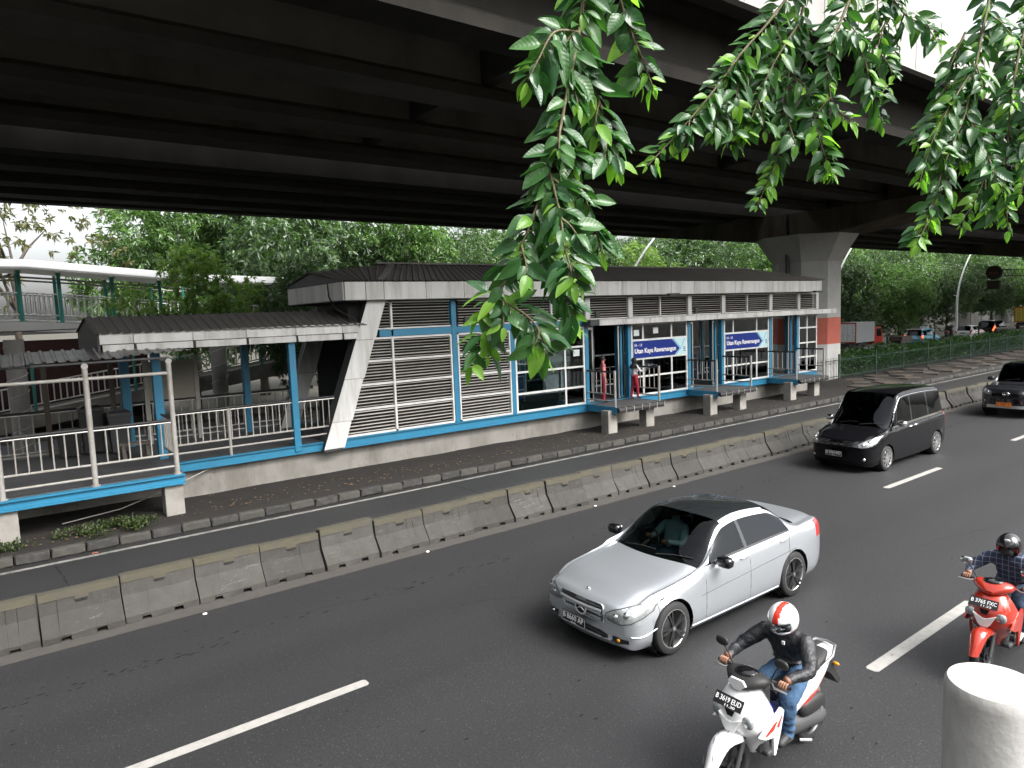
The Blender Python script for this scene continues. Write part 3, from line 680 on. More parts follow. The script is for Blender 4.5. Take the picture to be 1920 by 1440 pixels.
MB().box(13.55, 13.95, 18.6, 18.64, 1.5, 2.05).build('notice_stand', M('notice red', (.12, .02, .02), .6), ST)
for x, z in ((15.95, 2.75), (20.0, 3.35), (18.95, 3.3)): MB().box(x, x+.28, 17.765, 17.769, z, z+.22).build('paper_notice', paper, ST)
bn = MB(); bn.lathe([(0, 0), (.20, 0), (.24, .75), (.25, .78), (.2, .84), (0, .86)], (20.3, 18.35, FL), 'z', 16)
tag(bn.build('litter_bin', green_b), 'round dark green litter bin inside the hall behind the first name board', 'bin')
MB().box(28.15, 28.95, 19.0, 19.05, 1.1, 3.7).build('louvre_screen', dark_in, ST)
for q in range(26): slat(28.17, 28.93, 1.2+q*.095, 18.96)
tubes([((28.1, 18.97, FL), (28.1, 18.97, 3.7)), ((29.0, 18.97, FL), (29.0, 18.97, 3.7))], .03, 'screen_frame', steel)

# ================================================================== covered walkway with its left boarding deck
WK = thing('covered_walkway', 'covered access walkway with grey fascia and pale railings left of the hall', 'walkway', (1.9, 16.5, 0))
MB().box(3.2, 6.94, 17.84, 21.5, .82, FL).build('floor', floor_m, WK)
MB().box(-6, 3.198, 16.56, 21.5, .84, FL).build('floor', floor_m, WK)
b_ = MB(); b_.box(3.24, 6.9, 17.76, 17.838, .82, 1.055); b_.box(3.24, 6.9, 17.70, 17.76, 1.03, 1.055); b_.build('base_beam', blue, WK)
b_ = MB(); b_.box(-6, 3.2, 16.47, 16.55, .82, 1.04); b_.box(-6, 3.2, 16.40, 16.47, 1.00, 1.04); b_.box(-6, 3.2, 16.40, 16.47, .82, .86); b_.build('base_beam', blue, WK)
for x in (2.78, -.22, -3.4): MB().box(x, x+.38, 16.50, 16.90, .10, .815, 0, .01).build('concrete_leg', conc, WK)
MB().box(-6, 3.25, 18.6, 19.0, -.1, .82).build('plinth', plinth_m, WK)
def wpost(x, y, z1, wd=.15): return MB().box(x-wd/2, x+wd/2, y-wd/2, y+wd/2, .90, z1, 0, .006).build('post', blue, WK)
wpost(6.22, 17.80, 3.76, .17); wpost(6.05, 21.35, 3.8, .19); wpost(2.86, 21.35, 3.8, .22); wpost(3.20, 18.75, 3.85, .20)
wf = [1.93, 2.6, 3.84, 5.06, 6.3, 7.55, 8.05]
for a, b in zip(wf[:-1], wf[1:]):
    MB().box(a+.005, b-.005, 17.55, 17.59, 3.93, 4.17, 0, .005).build('fascia_panel', panel, WK)
    MB().box(a+.005+.05, b-.005, 17.56, 17.60, 3.76, 3.915, 0, .005).build('fascia_panel', panel, WK)
MB().box(2.0, 8.0, 17.595, 17.66, 3.77, 4.16).build('fascia_backing', joint_m, WK)
ribbed('roof_sheet', (1.85, 17.48, 4.16), (8.25, 17.48, 4.13), (8.6, 19.3, 4.56), (1.85, 19.3, 4.56), WK, roof_m)
ribbed('roof_sheet', (8.6, 21.6, 4.2), (1.85, 21.6, 4.2), (1.85, 19.3, 4.56), (8.6, 19.3, 4.56), WK, roof_m)
MB().prism([(17.6, 3.77), (21.6, 3.77), (21.6, 4.19), (19.3, 4.54), (17.6, 4.15)], 'x', 1.90, 1.95).build('gable_panel', grey_d, WK)
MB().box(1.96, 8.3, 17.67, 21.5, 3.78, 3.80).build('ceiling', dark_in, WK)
# front railing of the walkway
def railing(x0, x1, y, zt, zm, zb, posts, pitch, parent, hand=black_m, fz=FL):
    tubes([((x0, y, zt), (x1, y, zt))], .032, 'handrail', hand, parent)
    tubes([((x0, y, zt-.05), (x1, y, zt-.05)), ], .016, 'under_rail', steel, parent)
    for z in (zm, zb): tubes([((x0, y, z), (x1, y, z))], .026, 'rail_bar', galv, parent)
    for x in posts: tubes([((x, y, fz), (x, y, zt-.02))], .040, 'rail_post', galv, parent)
    n = int((x1-x0)/pitch)
    for q in range(1, n): picket(x0+(x1-x0)*q/n, y, zm, zt-.03, parent)
railing(3.25, 6.14, 17.78, 2.24, 1.46, 1.26, (4.55,), .165, WK)
railing(6.30, 7.3, 17.78, 2.24, 1.46, 1.26, (), .165, WK)
# boarding deck railing with its taller pipe posts
for x in (-1.55, -.05, 1.51, 3.07):
    mb = MB(); mb.cyl((x, 16.52, 1.0), (x, 16.52, 3.53), .055, n=12); mb.cyl((x, 16.52, 1.04), (x, 16.52, 1.065), .09, n=12); mb.cyl((x-.0, 16.46, 3.53), (x, 16.58, 3.53), .062, n=14); mb.build('pipe_post', galv, WK)
tubes([((-5.5, 16.52, 3.27), (3.07, 16.52, 3.27))], .038, 'top_pipe', galv, WK)
for a, b in ((-1.5, -.1), (0.0, 1.46), (1.56, 3.02)): railing(a, b, 16.52, 2.24, 1.49, 1.22, (), .2, WK)
tubes([((3.07, 16.5, 2.24), (3.07, 17.75, 2.24))], .032, 'handrail', black_m, WK)
tubes([((3.07, 16.5, 1.47), (3.07, 17.75, 1.47))], .024, 'rail_bar', galv, WK)
for q in range(1, 7): picket(3.07, 16.52+q*.178, 1.47, 2.22, WK)
# the low tin roof over the boarding deck, warped
tin = M('weathered tin', (.16, .155, .15), .40, metal=.5, var=.4, scale=1.2, dirt=.85, dirtc=(.05, .045, .04), dscale=1.1)
ribbed('tin_roof', (-5.0, 16.40, 3.60), (.62, 16.42, 3.60), (.66, 18.2, 3.80), (-5.0, 18.2, 3.78), WK, tin, .19, .032)
ribbed('tin_roof', (.55, 16.44, 3.635), (2.35, 16.43, 3.655), (2.42, 18.2, 3.83), (.58, 18.2, 3.83), WK, tin, .19, .032)
ribbed('tin_roof', (2.28, 16.50, 3.68), (3.55, 16.62, 3.74), (3.70, 18.1, 3.74), (2.32, 18.2, 3.86), WK, tin, .19, .032)
tubes([((-5, 16.5, 3.56), (3.1, 16.5, 3.60)), ((-5, 18.1, 3.72), (3.2, 18.1, 3.74))], .03, 'purlin', grey_d, WK)
# rear railing and posts of the walkway
brown = M('brown painted steel', (.075, .058, .045), .7, dirt=.3)
railing(-5.5, 2.7, 21.40, 2.22, 1.2, 1.12, (), .28, WK)
for x in (-2.0, 1.05, 2.55): MB().box(x-.06, x+.06, 21.36, 21.46, 1.05, 3.7).build('rear_post', brown, WK)
railing(3.0, 8.1, 21.40, 2.22, 1.3, 1.15, (4.5, 7.3), .24, WK)
for a in (3.55,):
    nb = MB().box(3.30, 4.62, 21.30, 21.34, 2.25, 3.33).build('blank_board', M('pale board', (.34, .31, .265), .75, dirt=.4, dirtc=(.22, .2, .17), dscale=1), WK)
    for x in (3.36, 4.66): MB().box(x-.06, x+.06, 21.28, 21.38, 1.05, 3.45).build('board_post', galv, nb)
# loose things standing on the deck
def barrel(x, y, r, h, m, label, z=FL):
    b = MB(); b.lathe([(0, 0), (r*.9, 0), (r, .08), (r, h*.3), (r*1.03, h*.33), (r, h*.36), (r, h*.64), (r*1.03, h*.67), (r, h*.7), (r*.97, h*.95), (r*.8, h), (0, h)], (x, y, z), 'z', 18)
    tag(b.build('barrel', m), label, 'barrel')
barrel(2.42, 21.05, .23, .62, M('pale plastic drum', (.36, .36, .35), .5, dirt=.4), 'pale grey plastic drum on the deck beside the blue post')
def wheelie(x, y, h, m, label):
    b = MB(); w_ = .26
    b.rings([[(x-w_*s_, y-w_*s_, z), (x+w_*s_, y-w_*s_, z), (x+w_*s_, y+w_*s_, z), (x-w_*s_, y+w_*s_, z)] for s_, z in ((.8, FL+.05), (1, FL+h*.85), (1.08, FL+h*.86), (1.08, FL+h*.9))], 0, False)
    t_ = thing('waste_bin', label, 'bin', (x, y, FL)); b.build('bin_body', m, t_)
    l_ = MB(); l_.rings([[(x-w_*s_*1.1, y-w_*s_*1.1, z), (x+w_*s_*1.1, y-w_*s_*1.1, z), (x+w_*s_*1.1, y+w_*s_*1.1, z), (x-w_*s_*1.1, y+w_*s_*1.1, z)] for s_, z in ((1, FL+h*.905), (.96, FL+h*.95), (.6, FL+h))], 0, False); l_.build('bin_lid', m, t_)
    for q in (-.15, .15): MB().cyl((x+q-.03, y+.25, FL+.07), (x+q+.03, y+.25, FL+.07), .07, n=12).build('wheel', black_m, t_)
wheelie(1.95, 20.95, 1.28, black_m, 'taller black waste bin behind the deck railing'); wheelie(2.52, 20.5, 1.12, grey_d, 'shorter dark grey waste bin just left of the blue post')
wheelie(1.42, 20.85, .72, black_m, 'low black waste bin left of the two taller bins')
bt = thing('wooden_bench', 'small worn wooden bench on the deck by the front blue post', 'bench', (2.6, 19.0, FL))
wood = M('worn wood', (.12, .10, .085), .8, dirt=.4)
MB().beam((2.3, 19.05, FL+.42), (3.0, 19.0, FL+.40), .32, .04).build('seat', wood, bt)
for x in (2.38, 2.9): MB().prism([(x-.03, FL), (x+.06, FL), (x+.03, FL+.39), (x-.04, FL+.39)], 'y', 18.92, 19.14).build('leg', wood, bt)
# loose cables and a conduit along the plinth
cab = M('black cable', (.012, .012, .012), .6)
def cable(pts, r, label, m=cab, sag=0):
    P = []
    for (a, b) in zip(pts[:-1], pts[1:]):
        for q in range(8):
            t = q/8; P.append(tuple(a[i]*(1-t)+b[i]*t-(sag*4*t*(1-t) if i == 2 else 0) for i in range(3)))
    P.append(pts[-1]); return tag(MB().tube(P, r, 6).build('cable', m), label, 'cable')
cable([(.9, 17.2, .22), (2.0, 17.3, .30), (3.0, 17.5, .52), (4.1, 17.9, .80)], .014, 'thin pale conduit sloping up along the plinth under the deck', galv)
cable([(-2, 22.6, 3.7), (3.0, 23.0, 3.55), (9.0, 23.6, 3.95)], .018, 'black overhead cable sagging behind the walkway roof', cab, .12)
cable([(-2, 23.2, 4.35), (6.0, 23.6, 4.5), (12, 23.8, 5.0)], .016, 'upper black overhead cable crossing in front of the white ramp', cab, .12)
cable([(7.5, 18.25, 5.28), (7.5, 18.2, 4.9), (7.54, 17.9, 4.6), (8.0, 17.6, 4.25)], .02, 'black cable looping down the end fascia of the hall roof')

# ================================================================== pedestrian ramp with teal posts
RP = thing('pedestrian_ramp', 'covered pedestrian ramp with teal posts and white railings behind the walkway', 'footbridge', (4.0, 35.0, 0))
def rail_bay(x0, z0_, x1, z1, y, m, h=1.15, n=7, name='railing'):
    mb = MB()
    mb.cyl((x0, y, z0_+h), (x1, y, z1+h), .035, n=6); mb.cyl((x0, y, z0_+.28), (x1, y, z1+.28), .03, n=6); mb.cyl((x0, y, z0_+.05), (x1, y, z1+.05), .03, n=6)
    for q in range(1, n): t = q/n; mb.cyl((x0+(x1-x0)*t, y, z0_+(z1-z0_)*t+.28), (x0+(x1-x0)*t, y, z0_+(z1-z0_)*t+h), .028, n=5)
    return mb.build(name, m, RP)
pxs = [-5.5, -3.0, -1.2, 1.20, 2.58, 4.54, 6.42, 7.84, 9.69, 11.6, 13.5]
def dz(x): return 4.70-max(0, min(1, (x-1.5)/8.5))*.75
def rz(x): return 6.80-max(0, min(1, (x-1.5)/8.5))*.75
for y in (35.0, 37.2):
    for x in pxs: MB().cyl((x, y, dz(x)-.15), (x, y, rz(x)), .075 if y < 36 else .07, n=8).build('post', teal, RP)
    for a, b in zip(pxs[:-1], pxs[1:]): rail_bay(a+.08, dz(a)+.02, b-.08, dz(b)+.02, y, white_m, 1.17, 7)
    for a, b in zip(pxs[:-1], pxs[1:]): MB().cyl((a, y, rz(a)-.28), (b, y, rz(b)-.28), .045, n=6).build('eave_pipe', galv, RP)
for a, b in zip(pxs[:-1], pxs[1:]):
    mb = MB(); mb.prism([(a, dz(a)-.38), (b, dz(b)-.38), (b, dz(b)), (a, dz(a))], 'y', 34.85, 37.4); mb.build('ramp_deck', white_m, RP)
for a, b in ((-5.5, 6.9), (8.3, 13.0)):
    mb = MB(); V = []; F = []; ax = [a, 1.5, b] if a < 1.5 < b else [a, b]
    for x in ax:
        for t in range(9):
            yy = 34.6+3.0*t/8; V.append((x, yy, rz(x)+.12+.42*math.sin(PI*t/8)))
        for t in range(8, -1, -1):
            yy = 34.6+3.0*t/8; V.append((x, yy, rz(x)+.04+.42*math.sin(PI*t/8)))
    for i in range(len(ax)-1):
        for t in range(18): F.append((i*18+t, i*18+(t+1) % 18, (i+1)*18+(t+1) % 18, (i+1)*18+t))
    F += [tuple(range(18)), tuple(range((len(ax)-1)*18, len(ax)*18))]
    mb.add(V, F); mb.build('canopy_roof', roof_w, RP)
    for x in pxs:
        if a < x < b:
            for q in (-.1, .1): MB().cyl((x+q, 35.0, rz(x)-.1), (x+q, 35.0, rz(x)+.14), .03, n=5).build('roof_bracket', white_m, RP)
# lower flight, climbing to the right, and its support columns
def lz(x): return 1.05+.135*(x-1.2)
lx_ = [-2.2, -.4, 1.3, 3.1, 4.95, 6.8, 8.6, 10.4, 12.3]
for a, b in zip(lx_[:-1], lx_[1:]):
    rail_bay(a, lz(a), b, lz(b), 34.0, white_m, 1.1, 8); MB().prism([(a, lz(a)-.65), (b, lz(b)-.65), (b, lz(b)), (a, lz(a))], 'y', 33.85, 36.2).build('ramp_deck', conc, RP)
for x in lx_[1:]: MB().cyl((x, 33.95, lz(x)-.2), (x, 33.95, lz(x)+2.3), .06, n=8).build('post', teal, RP)
MB().box(-6, 6, 36.9, 37.1, .14, 3.9).build('back_wall', maroon, RP)
pipe_m = M('pale column', (.44, .43, .41), .8, dirt=.3)
for x, y in ((.62, 26.6), (6.62, 26.6)):
    c = MB().cyl((x, y, .0), (x, y, 4.05), .27, n=20).build('support_column', pipe_m, RP)
    sp = MB(); sp.tube([(x+.285*math.cos(t*.35), y+.285*math.sin(t*.35), .3+t*.03) for t in range(120)], .014, 5); sp.build('spiral_strap', white_m, c)

# ================================================================== the footbridge itself, crossing the road just left of the picture (the ramp leads up to it)
FB = thing('footbridge', 'covered footbridge crossing the road just outside the left edge', 'footbridge', (-4.2, 16, 0))
MB().box(-5.6, -2.8, -6.0, 34.6, 4.95, 5.35).build('deck', conc, FB)
ribbed('roof_sheet', (-5.9, 34.6, 7.95), (-5.9, -6.0, 7.95), (-4.2, -6.0, 8.25), (-4.2, 34.6, 8.25), FB, roof_w, .4, .03)
ribbed('roof_sheet', (-2.5, -6.0, 7.95), (-2.5, 34.6, 7.95), (-4.2, 34.6, 8.25), (-4.2, -6.0, 8.25), FB, roof_w, .4, .03)
for y in range(-6, 35, 4):
    for x in (-5.55, -2.85): MB().cyl((x, y, 5.35), (x, y, 7.95), .07, n=8).build('post', teal, FB)
for x in (-5.55, -2.85):
    mb = MB()
    for z in (5.6, 6.5): mb.cyl((x, -6, z), (x, 34.6, z), .035, n=6)
    for q in range(160): mb.cyl((x, -6+q*.254, 5.6), (x, -6+q*.254, 6.5), .02, n=5)
    mb.build('railing', white_m, FB)
for y in (-4.0, 13.6, 33.0): MB().cyl((-4.2, y, 0), (-4.2, y, 4.95), .4, n=20).build('support_column', pipe_m, FB)
# ================================================================== vegetation
bark = M('bark', (.075, .06, .048), .95, var=.35, scale=6, bump=.8, bscale=18)
twig_m = M('green twig', (.11, .10, .05), .8, var=.3, scale=20)
lf_dark = leafmat('foliage dark', (0.057, 0.098, 0.050), (0.119, 0.181, 0.094), .28, .36, .8)
lf_mid = leafmat('foliage mid', (0.075, 0.138, 0.048), (0.156, 0.250, 0.094), .34, .36, .8)
lf_light = leafmat('foliage light', (.13, .20, .07), (.25, .34, .13), .40, .45)
lf_dry = leafmat('foliage dry', (.10, .10, .055), (.17, .16, .09), .35, .6)
lf_hedge = leafmat('hedge foliage', (0.024, 0.066, 0.019), (0.060, 0.138, 0.031), .25, .40)
lf_weed = leafmat('weed foliage', (.035, .060, .018), (.075, .10, .03), .3, .55)

def leaf_mesh_from(B, D, L, W, name, mat, fold=.25):
    """many folded two-triangle leaves in one mesh; B bases, D unit directions, L lengths, W widths"""
    n = len(B); rs = np.random.RandomState(n)
    up = np.tile(np.array([0, 0, 1.0]), (n, 1))+rs.normal(0, .45, (n, 3))
    S = np.cross(D, up); S /= np.linalg.norm(S, axis=1)[:, None]+1e-9
    N = np.cross(S, D)
    mid = B+D*(L*.45)[:, None]
    a = mid+S*(W*.5)[:, None]+N*(W*fold)[:, None]; b = mid-S*(W*.5)[:, None]+N*(W*fold)[:, None]
    tip = B+D*L[:, None]-np.array([0, 0, 1.0])*(L*.12)[:, None]
    V = np.stack([B, a, tip, b], 1).reshape(-1, 3)
    base = np.arange(n)*4
    T = np.stack([base, base+1, base+2, base, base+2, base+3], 1).reshape(-1)
    me = bpy.data.meshes.new(name); me.vertices.add(4*n); me.vertices.foreach_set('co', V.astype(np.float32).ravel())
    me.loops.add(6*n); me.loops.foreach_set('vertex_index', T.astype(np.int32))
    me.polygons.add(2*n); me.polygons.foreach_set('loop_start', (np.arange(2*n)*3).astype(np.int32))
    me.materials.append(mat); me.update(calc_edges=True); me.validate()
    return me
def crown_mesh(seed, R, lobes, tips, per, ln, wd, mat, droop=.25, lobe_r=(.32, .55), name='crown'):
    """leaf clumps on the skins of uneven lobes; centred at the origin"""
    rs = np.random.RandomState(seed)
    c = rs.normal(0, 1, (lobes, 3)); c /= np.linalg.norm(c, axis=1)[:, None]; c *= (rs.uniform(.25, .80, lobes)**.6)[:, None]
    lr = rs.uniform(lobe_r[0], lobe_r[1], lobes)
    which = rs.choice(lobes, tips, p=lr**2/np.sum(lr**2))
    d = rs.normal(0, 1, (tips, 3)); d[:, 2] = d[:, 2]*.9+.25; d /= np.linalg.norm(d, axis=1)[:, None]
    P = c[which]+d*(lr[which]*rs.uniform(.55, 1.08, tips))[:, None]
    P *= np.array(R)
    out = P/np.linalg.norm(P, axis=1)[:, None]*.35+d*.65
    B = np.repeat(P, per, 0); O = np.repeat(out, per, 0); n = len(B)
    D = O*.55+rs.normal(0, .62, (n, 3))-np.array([0, 0, droop]); D /= np.linalg.norm(D, axis=1)[:, None]
    B = B+rs.normal(0, ln*.12, (n, 3))
    L = ln*rs.uniform(.6, 1.25, n)
    return leaf_mesh_from(B, D, L, wd*rs.uniform(.75, 1.2, n), name, mat), c*np.array(R)
def trunk_mesh(seed, h, r, cents, cz, lean=0.0):
    rs = random.Random(seed); mb = MB(); P = []; n = 8
    for i in range(n+1):
        t = i/n; P.append((lean*t*t+rs.gauss(0, .05)*t, rs.gauss(0, .05)*t, h*t))
    mb.tube(P, [r*(1.25 if i == 0 else 1-.5*i/n) for i in range(n+1)], 9)
    top = Vector(P[-1]); fork = Vector(P[-3])
    for q in cents[:7]:
        e = Vector((q[0]*.8+lean, q[1]*.8, cz+q[2]*.8)); s_ = fork if rs.random() < .5 else top
        m_ = (s_+e)/2+Vector((rs.gauss(0, .2), rs.gauss(0, .2), .2)); mb.tube([s_, m_, e], [r*.42, r*.28, r*.08], 6)
    return mb.mesh('trunk', bark)
KINDS = {}
def tree_kind(key, seed, R, h, r, mat, lobes, tips, per, ln, wd, droop=.25, lean=0.0, lobe_r=(.32, .55)):
    cm, cc = crown_mesh(seed, R, lobes, tips, per, ln, wd, mat, droop, lobe_r)
    KINDS[key] = (cm, trunk_mesh(seed, h, r, cc, h+R[2]*.25, lean), h+R[2]*.30, lean)
tree_kind('rosette', 1, (3.6, 3.6, 4.6), 5.0, .22, lf_dark, 16, 1500, 10, .40, .13, .30)
tree_kind('rosette2', 2, (3.9, 3.6, 4.2), 5.2, .24, lf_mid, 15, 1400, 10, .40, .13, .30)
tree_kind('bushy', 3, (4.0, 4.0, 5.4), 4.2, .26, lf_dark, 20, 2900, 9, .30, .13, .15)
tree_kind('bushy2', 4, (4.3, 4.0, 5.0), 4.0, .25, lf_mid, 20, 2700, 9, .30, .13, .15, .5)
tree_kind('feathery', 5, (2.4, 2.4, 2.2), 4.2, .12, lf_light, 12, 620, 11, .26, .085, .40)
tree_kind('sparse', 6, (4.2, 3.6, 5.0), 6.0, .18, lf_dry, 14, 330, 9, .30, .12, .3, 0, (.25, .5))
def tree(key, x, y, s=1.0, label='', group=None, rz=None, sz=None):
    cm, tm, cz, lean = KINDS[key]
    t = thing('tree', label, 'tree', (x, y, .1 if y > 24.7 else .15), rnd.random()*6.28 if rz is None else rz, group)
    t.scale = (s, s, sz or s)
    inst('trunk', tm, t); inst('crown', cm, t, (lean, 0, cz)); return t
ORD = 'first second third fourth fifth sixth seventh eighth ninth tenth eleventh twelfth thirteenth fourteenth fifteenth sixteenth seventeenth eighteenth'.split()
G1, G2 = 'trees beyond the far carriageway', 'roadside trees in front of the grey wall'
# left, behind the ramp and the station roof
tree('sparse', 1.2, 41.0, 1.15, 'sparse brownish tree against the white sky at far left', G1)
tree('sparse', -4.5, 43.5, 1.1, 'second sparse tree half out of the picture at the left edge', G1)
tree('rosette2', 8.4, 42.0, 1.05, 'mid green tree behind the white ramp canopy', G1)
tree('rosette', 12.6, 40.8, 1.15, 'dark rosette-leaved tree right of the ramp canopy', G1)
tree('feathery', 7.3, 33.2, 1.02, 'small feathery light green tree growing through the gap in the ramp canopy', G1)
tree('rosette', 12.2, 33.6, .62, 'low rosette-leaved tree overhanging the right end of the ramp', G1, sz=.66)
tree('rosette', 17.2, 42.5, 1.12, 'dark rosette-leaved tree above the left end of the hall roof', G1)
tree('rosette2', 21.6, 41.0, 1.05, 'mid green tree above the hall roof left of the hanging branch', G1)
tree('bushy', 27.5, 43.5, 1.05, 'dark bushy tree behind the hanging branch', G1)
tree('feathery', 34.0, 37.5, 1.3, 'light green feathery tree above the middle of the hall roof', G1)
tree('bushy2', 33.0, 44.0, 1.0, 'mid green bushy tree above the middle of the hall roof', G1)
tree('feathery', 41.5, 38.5, 1.25, 'light green feathery tree just left of the flyover pier', G1)
tree('bushy2', 40.0, 44.5, .92, 'mid green bushy tree left of the flyover pier', G1)
tree('bushy', 47.5, 44.5, 1.02, 'dark bushy tree partly hidden by the flyover pier', G1)
for i, (x, y, kd, s_) in enumerate(((12, 54, 'bushy', 1.2), (20, 55, 'bushy', 1.2), (29, 56, 'bushy2', 1.15), (38, 57, 'bushy', 1.15), (47, 57, 'bushy', 1.2), (57, 56, 'bushy', 1.3), (67, 57, 'bushy2', 1.3), (77, 57, 'bushy', 1.3), (88, 57, 'bushy', 1.35), (99, 58, 'bushy2', 1.35), (111, 58, 'bushy', 1.35), (124, 58, 'bushy', 1.4), (138, 58, 'bushy2', 1.4), (153, 58, 'bushy', 1.4), (168, 58, 'bushy', 1.4), (184, 58, 'bushy', 1.4), (200, 58, 'bushy', 1.4))):
    tree(kd, x, y, s_, 'tall tree in the back row, %s from the left' % ORD[i], 'back row of trees')
RL = ['behind the white box truck', 'right of the white box truck', 'above the light blue taxi', 'behind the light blue taxi roof', 'left of the curved lamp post', 'right above the distant motorcyclist', 'behind the curved lamp post', 'above the white hatchback', 'above the black off-roader', 'at the right behind the traffic light', 'farthest right along the wall', 'at the right edge beyond the yellow truck']
for i in range(12):
    x = 55+i*8.0; y = 42.6+rnd.gauss(0, .5)
    tree(('bushy', 'bushy2', 'bushy', 'rosette2')[i % 4], x, y, 1.0+rnd.random()*.18, ('dark' if i % 2 == 0 else 'mid green')+' spreading tree over the grey wall, '+RL[i], G1)
for i, (x, s_) in enumerate(((62, .72), (73, .78), (84.5, .80), (97.5, .85), (112, .85), (127, .9))):
    tree(('bushy', 'rosette', 'bushy2')[i % 3], x, 37.6, s_, 'roadside tree with bare dark trunk before the grey wall, number %s from the pier' % ('one', 'two', 'three', 'four', 'five', 'six')[i], G2, rz=i*1.1)
# the trees of the near pavement, out of the picture behind the camera (the car windows mirror them)
for i, x in enumerate((-14, -5, 6, 16, 27, 38, 51)):
    tree(('bushy', 'bushy2', 'rosette')[i % 3], x, -21.0-(i % 2)*3, 1.0+.12*(i % 3), '%s tree on the near pavement behind the viewer, counted along the road' % ORD[i], 'near pavement trees')
# grey wall with posts
wl = thing('boundary_wall', 'long grey boundary wall under the trees beyond the far road', 'wall', (100, 41, 0))
for i in range(44):
    x = 22+i*4.0
    MB().box(x+.16, x+3.84, 40.9, 41.08, .1, 2.1).build('wall_panel', M('grey wall render', (.19, .19, .185), .9, var=.2, scale=.8, dirt=.6, dirtc=(.08, .08, .075), dscale=.6), wl)
    MB().box(x-.15, x+.15, 40.85, 41.13, .1, 2.25).build('wall_post', M('grey wall post', (.15, .15, .145), .9, dirt=.4), wl)
# hedge behind the green fence
rs = np.random.RandomState(9); n = 26000
hx = 35.5+rs.rand(n)**1.25*55; hy = 19.0+rs.rand(n)*3.4; hz = .2+rs.rand(n)**.5*(1.0+.16*np.sin(hx*1.9)+.12*np.sin(hx*.7+hy*2))
D = rs.normal(0, .6, (n, 3))+np.array([0, -.25, .55]); D /= np.linalg.norm(D, axis=1)[:, None]
hg = leaf_mesh_from(np.stack([hx, hy, hz], 1), D, rs.uniform(.14, .30, n), rs.uniform(.06, .11, n), 'hedge', lf_hedge)
hedge = thing('hedge', 'dark green clipped hedge behind the green fence right of the pier', 'hedge', (55, 20, .15))
inst('foliage', hg, hedge, (0, 0, 0), world=True)
hb = MB(); hb.box(35.8, 92, 19.5, 22.1, .1, .55); hb.build('inner_twigs', M('hedge inside', (.012, .02, .008), .95), hedge)
